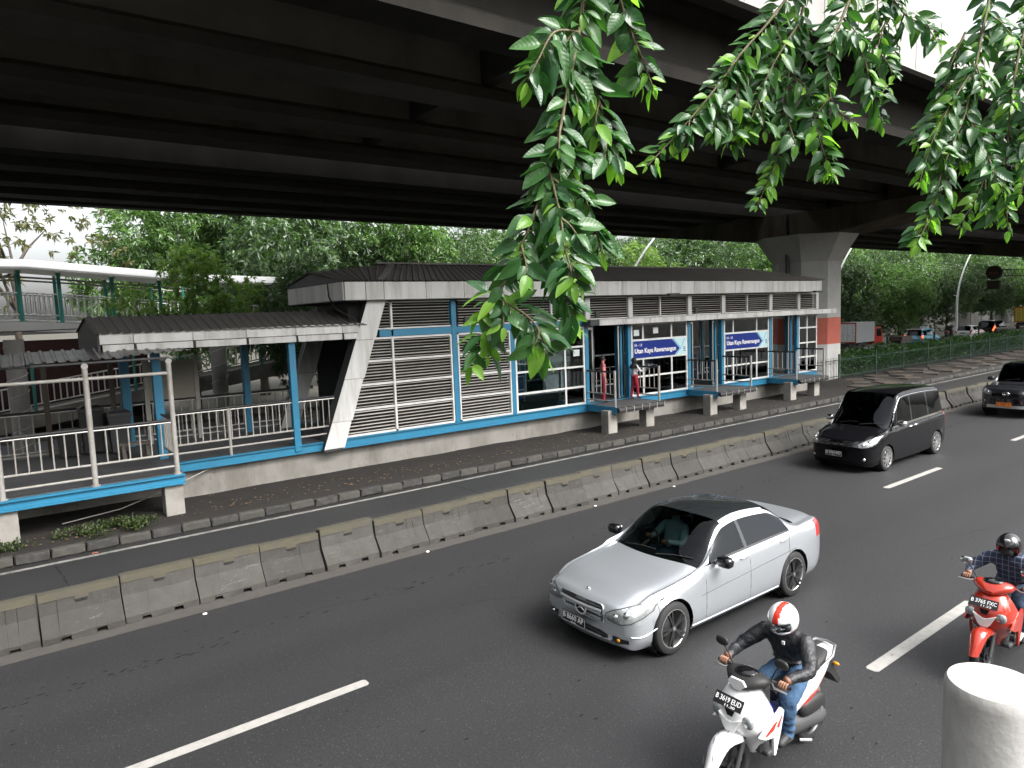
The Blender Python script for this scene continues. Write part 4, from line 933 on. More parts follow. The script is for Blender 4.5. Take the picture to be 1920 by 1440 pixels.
# weeds under the left deck
rs = np.random.RandomState(21); n = 1500
k_ = rs.randint(0, 26, n); wx = rs.uniform(-1.2, 2.4, 26)[k_]; wy = rs.uniform(15.75, 16.45, 26)[k_]
D = rs.normal(0, .55, (n, 3))+np.array([0, -.1, .8]); D /= np.linalg.norm(D, axis=1)[:, None]
wb = np.stack([wx+rs.normal(0, .10, n), wy+rs.normal(0, .08, n), .15+rs.rand(n)*.16], 1)
tag(inst('weeds', leaf_mesh_from(wb, D, rs.uniform(.05, .13, n), rs.uniform(.025, .05, n), 'weeds', lf_weed)), 'low green weeds growing along the kerb under the left deck', 'weeds', kind='stuff')
STEMS = {
'mid': [[[1.598,1.609,5.61],[1.543,1.61,5.291],[1.493,1.598,5.092],[1.44,1.592,4.927],[1.394,1.594,4.769],[1.353,1.609,4.645],[1.3,1.632,4.506],[1.251,1.665,4.384],[1.199,1.712,4.245],[1.161,1.75,4.118]],[[1.589,1.654,5.414],[1.681,1.634,5.303],[1.734,1.63,5.184],[1.79,1.627,5.095],[1.831,1.608,4.986]],[[1.473,1.603,5.013],[1.571,1.606,4.921],[1.624,1.616,4.817],[1.67,1.618,4.707]],[[1.394,1.594,4.769],[1.467,1.588,4.651],[1.531,1.601,4.545],[1.576,1.604,4.432]],[[1.3,1.632,4.506],[1.389,1.643,4.432],[1.433,1.649,4.335],[1.476,1.652,4.217]],[[1.365,1.604,4.676],[1.346,1.539,4.543],[1.335,1.508,4.434],[1.35,1.473,4.341]],[[1.224,1.688,4.307],[1.252,1.598,4.257],[1.267,1.557,4.209],[1.25,1.563,4.164]],[[1.493,1.598,5.092],[1.38,1.578,5.062],[1.31,1.569,4.973],[1.274,1.576,4.911]]],
'second': [[[2.976,1.626,5.956],[2.81,1.646,5.626],[2.641,1.684,5.415],[2.488,1.727,5.256],[2.338,1.768,5.08],[2.208,1.821,4.934],[2.106,1.883,4.815]],[[2.869,1.634,5.678],[2.822,1.676,5.43],[2.788,1.702,5.239],[2.776,1.725,5.048],[2.765,1.749,4.875],[2.701,1.798,4.688]],[[2.488,1.727,5.256],[2.494,1.757,5.121],[2.551,1.76,4.983]],[[2.788,1.702,5.239],[2.826,1.628,5.074],[2.847,1.593,4.918],[2.891,1.569,4.787]],[[3.055,1.528,5.641],[2.915,1.543,5.425],[2.856,1.566,5.253],[2.899,1.576,5.093],[3.013,1.544,5.014]],[[2.822,1.676,5.43],[2.67,1.702,5.24],[2.595,1.727,5.087],[2.558,1.752,4.961]],[[2.915,1.543,5.425],[3.021,1.506,5.265],[3.095,1.496,5.123],[3.198,1.489,5.182]],[[2.338,1.768,5.08],[2.417,1.778,5.033],[2.458,1.769,5.005]],[[3.234,1.459,5.659],[3.171,1.481,5.459],[3.145,1.523,5.337],[3.233,1.474,5.272]],[[3.09,1.501,5.64],[3.218,1.448,5.479],[3.341,1.414,5.439],[3.449,1.394,5.421]]],
'right': [[[3.65,1.229,5.804],[3.507,1.231,5.466],[3.392,1.224,5.226],[3.316,1.231,5.023],[3.214,1.267,4.805],[3.152,1.288,4.61],[3.098,1.314,4.491]],[[3.785,1.11,5.66],[3.625,1.13,5.37],[3.508,1.125,5.132],[3.471,1.126,4.911],[3.468,1.129,4.716],[3.496,1.123,4.54]],[[3.392,1.224,5.226],[3.231,1.258,5.039],[3.155,1.286,4.909],[3.096,1.309,4.738]],[[3.507,1.231,5.466],[3.627,1.188,5.346],[3.648,1.209,5.132],[3.594,1.226,4.947],[3.538,1.242,4.74],[3.449,1.289,4.58]],[[3.674,1.033,5.39],[3.537,1.041,5.134],[3.481,1.054,4.897],[3.435,1.061,4.68]],[[3.316,1.231,5.023],[3.335,1.155,4.838],[3.376,1.108,4.705]],[[3.392,1.267,5.368],[3.345,1.316,5.18],[3.413,1.307,5.011],[3.417,1.284,4.85]]],
}
# ------------------------------------------------------------------ leafy branches hanging close to the camera
lf_near = leafmat('near leaf', (.018, .072, .024), (.060, .150, .040), .30, .31, .5)
lf_young = leafmat('young leaf', (.12, .28, .035), (.22, .40, .06), .45, .32, .5)
def add_veins(m):
    n = m.node_tree.nodes; l = m.node_tree.links; b = n['Principled BSDF']
    tc = n.new('ShaderNodeTexCoord'); sp = n.new('ShaderNodeSeparateXYZ'); l.new(tc.outputs['Object'], sp.inputs[0])
    ab = n.new('ShaderNodeMath'); ab.operation = 'ABSOLUTE'; l.new(sp.outputs[1], ab.inputs[0])
    s1 = n.new('ShaderNodeMath'); s1.operation = 'MULTIPLY_ADD'; s1.inputs[1].default_value = .9; l.new(ab.outputs[0], s1.inputs[0])
    ng = n.new('ShaderNodeMath'); ng.operation = 'MULTIPLY'; ng.inputs[1].default_value = -1; l.new(sp.outputs[0], ng.inputs[0]); l.new(ng.outputs[0], s1.inputs[2])
    sn = n.new('ShaderNodeMath'); sn.operation = 'MULTIPLY'; sn.inputs[1].default_value = 46; l.new(s1.outputs[0], sn.inputs[0])
    si = n.new('ShaderNodeMath'); si.operation = 'SINE'; l.new(sn.outputs[0], si.inputs[0])
    bp = n.new('ShaderNodeBump'); bp.inputs['Strength'].default_value = .07; bp.inputs['Distance'].default_value = .02; l.new(si.outputs[0], bp.inputs['Height']); l.new(bp.outputs[0], b.inputs['Normal'])
add_veins(lf_near); add_veins(lf_young)
def near_leaf(seed, mat, wd, curl, fold):
    """unit-length leaf along +X, blade in XY, folded at the midrib, with a short stalk"""
    r = random.Random(seed); V = []; F = []; n = 8
    for i in range(n+1):
        t = i/n; wv = wd*(math.sin(PI*t**.78)**.85)*(1-.15*t) if 0 < i < n else 0
        z = -curl*t*t; x = t
        for s_ in (-1, -.5, 0, .5, 1):
            y = wv*s_*.5; V.append((x, y, z+fold*abs(y)*(1+.2*math.sin(t*9+s_))+.012*math.sin(t*11+s_*3)*abs(s_)))
    for i in range(n):
        for k in range(4): F.append((i*5+k, i*5+k+1, (i+1)*5+k+1, (i+1)*5+k))
    mb = MB(); mb.add(V, F, 0, True); mb.cyl((-.16, 0, .02), (0, 0, 0), .012, n=4, m=1)
    return mb.mesh('leaf', [mat, twig_m])
NL = [near_leaf(i, lf_near, .46+.05*(i % 3), .10+.07*i, .35+.1*(i % 2)) for i in range(5)]
YL = [near_leaf(10+i, lf_young, .42+.06*i, .12+.1*i, .3) for i in range(3)]
def catmull(P, m=8):
    P = [Vector(p) for p in P]; out = []
    for i in range(len(P)-1):
        a, b, c, d = P[max(i-1, 0)], P[i], P[i+1], P[min(i+2, len(P)-1)]
        for q in range(m):
            t = q/m; out.append(.5*((2*b)+(c-a)*t+(2*a-5*b+4*c-d)*t*t+(3*b-a-3*c+d)*t**3))
    out.append(P[-1]); return out
def branch(key, label, size, step, seed, young=.12, limit=300, hang=.55, tw=1.0):
    r = random.Random(seed); stems = list(STEMS[key])
    for P in list(stems):
        C = catmull(P)
        for q in range(2, len(C)-6, 7):
            d = (C[q+1]-C[q]).normalized(); v = (d*.55+Vector((r.gauss(0, .55), r.gauss(0, .55), -.15-.45*r.random()))).normalized(); ln = (.10+.14*r.random())*tw
            stems.append([tuple(C[q]), tuple(C[q]+v*ln*.5+Vector((0, 0, -.005))), tuple(C[q]+v*ln+Vector((0, 0, -.03)))])
    root = thing('leafy_branch', label, 'branch', stems[0][0], 0, 'branches hanging in from above'); L = []
    for si, P in enumerate(stems):
        C = catmull(P); tl = len(C)
        base_r = .0075 if si == 0 else .0045
        MB().tube(C, [base_r*(1-.72*i/tl) for i in range(tl)], 5).build('stem', twig_m, root)
        acc = 0; side = 1
        for i in range(1, tl):
            a, b = C[i-1], C[i]; d = b-a; acc += d.length
            while acc >= step:
                acc -= step; side = -side; t = i/tl
                dn = d.normalized()
                lat = dn.cross(Vector((-.55, -.75, .2))).normalized()*side
                v = lat*(.75+r.random()*.5)+dn*(.35+.4*r.random())+Vector((r.gauss(0, .48), r.gauss(0, .48), -hang*(.2+1.1*r.random())))
                L.append((b, v.normalized(), t > .80 and r.random() < .75 or r.random() < young, 1.0-.35*max(0, t-.7)/.3))
        L.append((C[-1], (C[-1]-C[-2]).normalized()+Vector((0, 0, -.3)), True, .6))
    r.shuffle(L); XV = []; XF = []; XM = []
    for li, (p, v, yg, k) in enumerate(L):
        v = Vector(v).normalized()
        # blade faces up and towards the light (outwards), with scatter
        up = Vector((-.45+r.gauss(0, .5), -.65+r.gauss(0, .5), .75+r.gauss(0, .4))); y = up.cross(v)
        y = y.normalized() if y.length > 1e-4 else v.orthogonal().normalized(); z = v.cross(y)
        s_ = size*(.50+.85*r.random())*k
        me = YL[r.randrange(3)] if yg else NL[r.randrange(5)]
        q = p+v*(.16*s_)-WL[root.name]
        mt = Matrix(((v.x*s_, y.x*s_, z.x*s_, q.x), (v.y*s_, y.y*s_, z.y*s_, q.y), (v.z*s_, y.z*s_, z.z*s_, q.z), (0, 0, 0, 1)))
        if li < limit:
            o = bpy.data.objects.new('leaf', me); COL.objects.link(o); o.parent = root; o.matrix_local = mt
        else:                                                   # the leaves past the first few hundred: one joined part
            b = len(XV); XV += [mt @ w_.co for w_ in me.vertices]
            for pl_ in me.polygons: XF.append(tuple(b+i for i in pl_.vertices)); XM.append(2 if pl_.material_index else (1 if yg else 0))
    if XV:
        xm = MB(); xm.v = [tuple(w_) for w_ in XV]; xm.f = XF; xm.mi = XM; xm.sm = [True]*len(XF)
        tag(xm.build('inner_leaves', [lf_near, lf_young, twig_m], root, world=False), kind='stuff')
    return root
for k_, ids in (('mid', (0, 2, 5, 7)), ('mid_side', (1, 3, 4, 6)), ('left_arm', (0, 2, 5, 7)), ('centre', (1, 3)), ('back', (4, 6, 8, 9)), ('right_low', (0, 2, 5)), ('right_edge', (1, 3, 4, 6))):
    src = 'mid' if k_.startswith('mid') else ('right' if k_.startswith('right') else 'second'); STEMS['_'+k_] = [STEMS[src][i] for i in ids]
branch('_mid', 'long leafy branch hanging down before the middle of the hall', .082, .0118, 3, .07, 290, .60, .40)
branch('_mid_side', 'shorter leafy side branch hanging along the right of the long one', .080, .0128, 4, .08, 290, .60, .35)
branch('_left_arm', 'leafy branch arching down to a pale green tip right of the long one', .071, .0102, 5, .10, 290, .60, .7)
branch('_centre', 'leafy branch hanging straight down before the flyover pier', .071, .0102, 6, .10, 290, .60, .7)
branch('_back', 'leafy branch partly covering the pale flyover edge', .070, .0105, 7, .09, 290, .60, .7)
branch('_right_low', 'leafy branch drooping lowest near the right edge', .071, .0100, 8, .10, 290, .65, .7)
branch('_right_edge', 'dense leafy branch running along the right edge of the picture', .071, .0102, 9, .09, 290, .65, .7)
# ================================================================== vehicles
def paint(name, col, metal=.0, rough=.32, coat=1.0): return M(name, col, rough, metal, var=.02, coat=coat, dirt=.05, dirtc=tuple(c*.6 for c in col), dscale=3)
p_silver = paint('silver car paint', (.57, .60, .635), .72, .30)
p_black = M('black car paint', (.004, .004, .005), .14, var=.02, spec=.22)
p_navy = paint('dark grey car paint', (.022, .023, .028), .4, .3)
p_white = paint('white car paint', (.80, .80, .80)); p_taxi = paint('light blue taxi paint', (.10, .36, .50)); p_red = paint('red paint', (.42, .028, .012), .1, .28)
blk_gloss = M('black gloss', (.006, .006, .007), .12, coat=.6); blk_roof = M('black roof film', (.014, .016, .017), .22, coat=.5)
chrome = M('chrome', (.80, .80, .80), .12, 1.0, var=.02); alloy = M('alloy', (.55, .55, .55), .3, .9, var=.05); alloy_d = M('dark alloy', (.06, .06, .062), .35, .7)
tyre = M('tyre rubber', (.016, .016, .016), .75, var=.2, scale=20)
lamp = M('headlamp lens', (.34, .36, .36), .10, .45, var=.7, scale=26, coat=1.0); lamp_in = M('lamp reflector', (.85, .85, .85), .1, 1.0)
tail = M('tail lamp', (.40, .012, .01), .2, coat=.8); tail_on = M('lit tail lamp', (.7, .03, .01), .3, emit=(1, .08, .02, 2.0)); amber = M('amber lamp', (.55, .22, .01), .3)
plate_b = M('black number plate', (.012, .012, .014), .4); plate_o = M('orange number plate', (.80, .22, .01), .5)
carglass = glass('car glass', (.30, .35, .34), tmul=.6); carglass_d = glass('dark car glass', (.09, .11, .11), tmul=.7)
seat_m = M('seat fabric', (.012, .012, .013), .8); dash_m = M('dashboard', (.018, .018, .019), .6)
def pch(pts):
    x = np.array([p[0] for p in pts], float); y = np.array([p[1] for p in pts], float); h = np.diff(x); d = np.diff(y)/h; m = np.zeros(len(x))
    for i in range(1, len(x)-1):
        if d[i-1]*d[i] > 0: w1, w2 = 2*h[i]+h[i-1], h[i]+2*h[i-1]; m[i] = (w1+w2)/(w1/d[i-1]+w2/d[i])
    m[0], m[-1] = d[0], d[-1]
    def f(t):
        t = np.clip(np.asarray(t, float), x[0], x[-1]); i = np.clip(np.searchsorted(x, t, 'right')-1, 0, len(x)-2)
        s_ = (t-x[i])/h[i]; return (2*s_**3-3*s_**2+1)*y[i]+(s_**3-2*s_**2+s_)*h[i]*m[i]+(-2*s_**3+3*s_**2)*y[i+1]+(s_**3-s_**2)*h[i]*m[i+1]
    return f
JG = np.array([0, .5, .9, 1, 1.3, 1.6, 2, 2.3, 2.6, 3, 3.3, 3.6, 4, 4.3, 4.6, 4.85, 5, 5.1, 5.3, 5.5, 5.7, 5.9, 6, 6.12, 6.4, 6.7, 7, 7.4, 7.8, 8.2, 8.6, 9])
class Car:
    def __init__(c, name, label, loc, flip, paint_m, P, group=None, fine=True, parts=None):
        c.P = P; L, W, H = P['L'], P['W'], P['H']; c.paint = paint_m
        c.t = thing(name, label, P.get('cat', 'car'), loc, PI if flip else 0, group)
        n0, hz, xc, xh, xt, xb, dkz = P['nose'], P['hoodz'], P['cowl'], P['header'], P['rtop'], P['rbot'], P['deck']
        tb = P.get('tumble', .70); zb = P.get('zb', .19)
        zt = pch([(0, n0-.16), (.02, n0-.07), (.06, n0-.02), (.16, n0+.012), (.45, n0+.06+(hz-n0)*.25), (xc*.72, hz-.055), (xc, hz), (xc+(xh-xc)*.5, hz+(H-.03-hz)*.56), (xh, H-.04), (xh+(xt-xh)*.4, H), (xt, H-P.get('rdrop', .05)), (xb, dkz), (max(xb+.02, L-.16), dkz-.015), (L-.03, dkz-.10), (L, dkz-.24)])
        cr = pch([(0, .03), (.2, .05), (xc, .055), (xh, .10), (xt, .11), (xb, .05), (L, .03)])
        wr = pch([(0, .84), (.3, .84), (xc, .85), (xc+(xh-xc)*.5, (.85+tb+.03)/2), (xh, tb+.03), (xh+.5, tb), (xt, tb-.01), (xb, P.get('wrb', .78)), (L, .76)])
        b0, b1 = P['belt']
        pl0 = P.get('plan0', .70); plan = pch([(0, pl0), (.02, pl0+.07), (.06, pl0+.125), (.15, .90+(pl0-.7)*.3), (.3, .95), (.6, .985), (1.0, 1), (L-.9, 1), (L-.4, .975), (L-.14, .92), (L-.04, .86), (L, .78)])
        zbf = pch([(0, zb+.10), (.05, zb+.03), (.2, zb), (L-.4, zb+.01), (L-.05, zb+.08), (L, zb+.14)])
        keys = [0, .01, .02, .04, .06, .1, .15, .22, xc, xh, xt, xb, L-.22, L-.16, L-.1, L-.06, L-.03, L-.01, L]+[v for z in P.get('splits', []) for v in (z,)]
        step = .055 if fine else .13; xs = sorted(set([round(float(k), 4) for k in keys])); o = []
        for a, b in zip(xs[:-1], xs[1:]):
            q = max(1, int(math.ceil((b-a)/step))); o += [a+(b-a)*i/q for i in range(q)]
        xs = np.array(o+[L]); c.xs = xs
        ZT, CR, WR, PL, ZB = zt(xs), cr(xs), wr(xs), plan(xs), zbf(xs)
        ZR = ZT-CR
        beltlin = b0+(b1-b0)*np.clip((xs-xc)/(xb-xc), 0, 1)
        ZBE = np.minimum(ZR-.012, beltlin); WB = np.where(xs < xc, .895, np.where(xs < xb, .925, .90)); WB = np.convolve(np.pad(WB, 3, 'edge'), np.ones(7)/7, 'valid')
        ZS = ZBE-.09-.02*(ZBE > .8); ZM = ZB+.50*(ZS-ZB)
        ctrl = [(0*xs, ZB), (W*PL*.90, ZB), (W*PL*.975, ZB+.10), (W*PL, ZM), (W*PL*.985, ZS), (W*PL*WB, ZBE), (W*PL*WR, ZR), (W*PL*WR*.80, ZR+.66*CR), (W*PL*WR*.45, ZR+.93*CR), (0*xs, ZT)]
        Y = np.array([q[0] for q in ctrl]); Z = np.array([q[1] for q in ctrl])        # 10 x n
        def cm(A):
            out = np.zeros((len(JG), A.shape[1]))
            for k, j in enumerate(JG):
                i = min(int(j), 8); t = j-i; a, b, d, e = A[max(i-1, 0)], A[i], A[i+1], A[min(i+2, 9)]
                if i == 8: e = A[8]*0+A[8] if A is Z else -A[8]
                if i == 0: out[k] = b*(1-t)+d*t; continue
                if i == 1: a = b
                out[k] = .5*(2*b+(d-a)*t+(2*a-5*b+4*d-e)*t*t+(3*b-a-3*d+e)*t**3)
            return out
        YY, ZZ = cm(Y), cm(Z); YY[-1] = 0
        XX = np.tile(xs, (len(JG), 1)); nn = (YY/W)**2
        wj = np.clip((JG-5.0)/1.2, 0, 1)[:, None]; wj = wj*wj*(3-2*wj)
        kf = P.get('kf', .17)*np.clip(1-xs/1.0, 0, 1)**1.3; kr = -P.get('kr', .10)*np.clip((xs-(L-.7))/.7, 0, 1)**1.3
        kw = .20*np.clip(1-np.abs(xs-(xc+xh*.45)/1.45)/((xh-xc)*1.3+.25), 0, 1)
        XX = XX+nn*(kf+kr)[None]+nn*kw[None]*wj*1.6
        c.X, c.Y, c.Z = XX, YY, ZZ
        nx = len(xs); nj = len(JG)
        # full ring: near side (-y) mirrored from +y
        wh = P['wheels']; R = P['R']+P.get('gap', .045); zw = P['R']
        parts = parts or (lambda x, j: 'body')
        FA = {}
        for side in (1, -1):
            XA, ZA = XX.copy(), ZZ.copy()
            dead = np.zeros((nj, nx), bool)
            for xw in wh:
                dx, dz_ = XA-xw, ZA-zw; rr = np.hypot(dx, dz_); ins = (rr < R) & (YY > .45*W) & (JG[:, None] < 4.9)
                dead |= ins; kk = np.where(ins, R/np.maximum(rr, 1e-4), 1); XA = xw+dx*kk; ZA = zw+dz_*kk
            for i in range(nx-1):
                xm = (xs[i]+xs[i+1])/2
                for k in range(nj-1):
                    if dead[k, i] and dead[k+1, i] and dead[k, i+1] and dead[k+1, i+1]: continue
                    p = parts(xm, (JG[k]+JG[k+1])/2)
                    if p is None: continue
                    nm = p if p in ('body', 'hood', 'roof', 'windscreen', 'rear_window', 'bumper', 'grille', 'boot_lid', 'rear_bumper', 'tailgate', 'roof_panel') else p+('|r' if side > 0 else '|l')
                    q = [(XA[a, b], side*YY[a, b], ZA[a, b]) for a, b in ((k, i), (k, i+1), (k+1, i+1), (k+1, i))]
                    FA.setdefault(nm, []).append(q if side > 0 else q[::-1])
        # end caps
        for i, nm in ((0, P.get('capf', 'bumper')), (nx-1, P.get('capr', 'rear_bumper'))):
            for k in range(nj-1):
                q = [(XX[k, i], YY[k, i], ZZ[k, i]), (XX[k+1, i], YY[k+1, i], ZZ[k+1, i]), (XX[k+1, i], -YY[k+1, i], ZZ[k+1, i]), (XX[k, i], -YY[k, i], ZZ[k, i])]
                FA.setdefault(nm, []).append(q)
        c.part = {}
        mm = P.get('mats', {})
        for nm, fs in FA.items():
            base = nm.split('|')[0]; V = {}; vl = []; F = []
            for q in fs:
                idx = []
                for p in q:
                    key = (round(p[0], 4), round(p[1], 4), round(p[2], 4))
                    if key not in V: V[key] = len(vl); vl.append(p)
                    idx.append(V[key])
                idx2 = [v for v_i, v in enumerate(idx) if v not in idx[:v_i]]
                if len(idx2) >= 3: F.append(idx2)
            mb = MB(); mb.add(vl, F, 0, True)
            o = mb.build(base, mm.get(base, paint_m), c.t, world=False, sharp=48); c.part[nm] = o
        # dark wheel housings
        for xw in wh:
            for s_ in (-1, 1):
                mb = MB(); mb.lathe([(R*.995, 0), (R*.995, .34), (0, .34)], (xw, s_*(W-.40) if s_ > 0 else -(W-.06), zw), 'y', 20) if s_ < 0 else mb.lathe([(0, 0), (R*.995, 0), (R*.995, .34)], (xw, W-.40, zw), 'y', 20)
                mb.build('wheel_housing', black_m, c.t, world=False)
    def bvh(c):
        from mathutils.bvhtree import BVHTree
        if not hasattr(c, '_b'):
            V = []; F = []
            for nm, o in c.part.items():
                b = len(V); V += [v.co.copy() for v in o.data.vertices]; F += [tuple(b+i for i in p.vertices) for p in o.data.polygons]
            c._b = BVHTree.FromPolygons(V, F)
        return c._b
    def patch(c, name, rows, m, off=.006, nz=6, ny=5, both=True, parent=None, rim=None):
        """a lamp or inlet laid on the nose: rows of (y, z low, z high) seen from the front"""
        out = []
        for s_ in ((-1, 1) if both else (1,)):
            V = []; F = []; cols = []
            for (a, b) in zip(rows[:-1], rows[1:]):
                for q in range(ny): t = q/ny; cols.append([a[i]*(1-t)+b[i]*t for i in range(3)])
            cols.append(list(rows[-1]))
            for y, zl, zh in cols:
                for k in range(nz+1):
                    z = zl+(zh-zl)*k/nz; h = c.bvh().ray_cast(Vector((-1, y*s_, z)), Vector((1, 0, 0)), 3.0)
                    if h[0] is None: p = Vector((V[-1])) if V else Vector((0, y*s_, z))
                    else: p = h[0]+(h[1] if h[1].x < 0 else -h[1])*off
                    V.append(tuple(p))
            n_ = nz+1
            for i in range(len(cols)-1):
                for k in range(nz): F.append((i*n_+k, i*n_+k+1, (i+1)*n_+k+1, (i+1)*n_+k))
            o = MB().add(V, F, 0, True).build(name, m, parent or c.t, world=False); out.append(o)
            if rim:
                loop = [V[i*n_] for i in range(len(cols))]+[V[(len(cols)-1)*n_+k] for k in range(n_)]+[V[i*n_+nz] for i in range(len(cols)-1, -1, -1)]+[V[k] for k in range(nz, -1, -1)]
                MB().tube(loop, .005, 5).build('lamp_rim', rim, o, world=False)
        return out
    def at(c, x, j, side=-1, off=0.0):
        i = int(np.clip(np.searchsorted(c.xs, x)-1, 0, len(c.xs)-2)); t = (x-c.xs[i])/(c.xs[i+1]-c.xs[i])
        k = int(np.clip(np.searchsorted(JG, j)-1, 0, len(JG)-2)); u = (j-JG[k])/(JG[k+1]-JG[k])
        f = lambda A: (A[k, i]*(1-t)+A[k, i+1]*t)*(1-u)+(A[k+1, i]*(1-t)+A[k+1, i+1]*t)*u
        p = Vector((f(c.X), f(c.Y), f(c.Z)))
        if off:
            n = Vector((0, f(c.Y)-0, (f(c.Z)-.6)*1.2)); p = p+n.normalized()*off
        return Vector((p.x, side*p.y, p.z))
    def seam(c, pts, m=None, r=.0035, both=True, name='panel_gap', dense=6):
        for s_ in ((-1, 1) if both else (-1,)):
            q = []
            for (a, b) in zip(pts[:-1], pts[1:]):
                for t in range(dense): q.append(c.at(a[0]+(b[0]-a[0])*t/dense, a[1]+(b[1]-a[1])*t/dense, s_))
            q.append(c.at(pts[-1][0], pts[-1][1], s_)); MB().tube(q, r, 5).build(name, m or black_m, c.t, world=False)
    def wheels(c, style, spokes=5, rimr=None, m=alloy, width=.21):
        P = c.P; R = P['R']; W = P['W']; rr = rimr or R*.70
        tm = MB(); tm.lathe([(rr, -.5*width), (R*.93, -.5*width), (R*.985, -.42*width), (R, -.25*width), (R, .25*width), (R*.985, .42*width), (R*.93, .5*width), (rr, .5*width)], (0, 0, 0), 'y', 36); tme = tm.mesh('wheel', tyre)
        rm = MB(); y0 = -.5*width
        rm.lathe([(rr*1.0, .5*width), (rr*.97, -.1*width), (rr*.94, y0+.012), (rr*.985, y0-.004), (rr*1.02, y0+.002)], (0, 0, 0), 'y', 36, 1)
        rm.lathe([(0, .02), (rr*.62, .02)], (0, 0, 0), 'y', 24, 2)                  # brake disc
        for k in range(spokes):
            a0 = 2*PI*k/spokes
            for da in ((-.14, .14) if style == 'twin' else (0,)):
                wd = rr*(.10 if style == 'twin' else .20)
                p0 = Vector((math.cos(a0+da*.55)*rr*.12, y0+.018, math.sin(a0+da*.55)*rr*.12)); p1 = Vector((math.cos(a0+da)*rr*.96, y0+.008, math.sin(a0+da)*rr*.96))
                rm.beam(p0, p1, wd, .03, 0, up=(0, 1, 0))
        rm.cyl((0, y0+.03, 0), (0, y0+.002, 0), rr*.19, n=14, m=0); rm.cyl((0, y0+.002, 0), (0, y0-.004, 0), rr*.10, n=12, m=1)
        rme = rm.mesh('rim', [m, alloy if m is not alloy else m, grey_d])
        for xw in P['wheels']:
            for s_ in (-1, 1):
                o = inst('wheel', tme, c.t, (xw, s_*(W-.01-width/2), R), (0, rnd.random()*.9, 0 if s_ < 0 else PI)); inst('rim', rme, o)
    def cabin(c, dashx, seats, floor=.35, rhd=True):
        W = c.P['W']; P = c.P
        MB().box(dashx-.55, P['rbot']-.1, -W*.84, W*.84, floor-.05, floor).build('cabin_floor', dash_m, c.t, world=False)
        d = MB(); d.rings([[(dashx-.40, y, P['hoodz']-.16), (dashx-.36, y, P['hoodz']-.075), (dashx-.05, y, P['hoodz']-.03), (dashx+.12, y, P['hoodz']-.10), (dashx+.14, y, P['hoodz']-.34), (dashx-.3, y, P['hoodz']-.40)] for y in (-W*.78, -W*.3, W*.3, W*.78)], 0, False); d.build('dashboard', dash_m, c.t, world=False, bevel=.015)
        for x, y, zt in seats:
            st = MB(); st.blob((x, y, floor+.20), (.27, .25, .11), 0, 12, 7, .6); st.rings([[(x+.20+t*.16+q[0]*.07, y+q[1]*(.24-.05*t), floor+.24+t*.62) for q in ((-1, -.8), (-1, .8), (-.6, 1), (1, .8), (1, -.8), (-.6, -1))] for t in (0, .4, .8, 1)], 0, True); st.blob((x+.40, y, floor+.97), (.06, .13, .09), 0, 10, 6, .7)
            st.build('seat', seat_m, c.t, world=False)
        sw = MB(); yy = .37 if rhd else -.37; cc = Vector((dashx+.20, yy, P['hoodz']-.02)); a = Vector((0, 1, 0)); b = Vector((.42, 0, .9)).normalized()
        sw.tube([cc+a*(math.cos(t)*.185)+b*(math.sin(t)*.185) for t in np.linspace(0, 2*PI, 25)], .016, 6, caps=False); sw.beam(cc-a*.17, cc+a*.17, .04, .02); sw.beam(cc, cc-b*.17, .04, .02); sw.cyl(cc, cc+Vector((-.2, 0, -.06)), .035); sw.build('steering_wheel', black_m, c.t, world=False)
    def mirror(c, x, z, m, dy=.10):
        W = c.P['W']
        for s_ in (-1, 1):
            mb = MB(); mb.blob((x, s_*(W+dy), z), (.075, .115, .072), 0, 12, 8, .62); mb.beam((x+.02, s_*(W-.07), z-.05), (x, s_*(W+.06), z-.03), .07, .03); o = mb.build('door_mirror', m, c.t, world=False)
            MB().blob((x+.068, s_*(W+dy), z), (.012, .095, .055), 0, 10, 6, .6).build('mirror_glass', chrome, o, world=False)
    def handles(c, pts, m):
        for x, j in pts:
            for s_ in (-1, 1):
                p = c.at(x, j, s_); MB().tube([p+Vector((-.09, 0, -.008)), p+Vector((-.06, s_*.028, 0)), p+Vector((.06, s_*.028, .006)), p+Vector((.09, 0, .004))], [.010, .013, .013, .010], 6).build('door_handle', m, c.t, world=False)
    def wipers(c, x0, y_list):
        for a, b in y_list:
            p0, p1 = c.glasspt(x0, a), c.glasspt(x0+.07, b); MB().tube([p0+Vector((0, 0, .02)), (p0+p1)/2+Vector((0, 0, .035)), p1+Vector((0, 0, .02))], .008, 5).build('wiper', black_m, c.t, world=False)
    def glasspt(c, x, y):
        best = None
        for j in np.linspace(6, 9, 40):
            p = c.at(x, j, 1 if y > 0 else -1)
            if best is None or abs(p.y-y) < abs(best.y-y): best = p
        return best
    def plate(c, txt, y, z, x, wd=.43, ht=.135, m=plate_b, tm=None, small='', tilt=0.0):
        t = MB().box(x-.012, x, y-wd/2, y+wd/2, z-ht/2, z+ht/2).build('number_plate', m, c.t, world=False)
        rim = MB()
        for a in (-1, 1): rim.box(x-.0135, x-.0121, y-wd/2+.006, y+wd/2-.006, z+a*(ht/2-.008)-.002, z+a*(ht/2-.008)+.002)
        for a in (-1, 1): rim.box(x-.0135, x-.0121, y+a*(wd/2-.008)-.002, y+a*(wd/2-.008)+.002, z-ht/2+.01, z+ht/2-.01)
        rim.build('plate_border', tm or white_p, t, world=False)
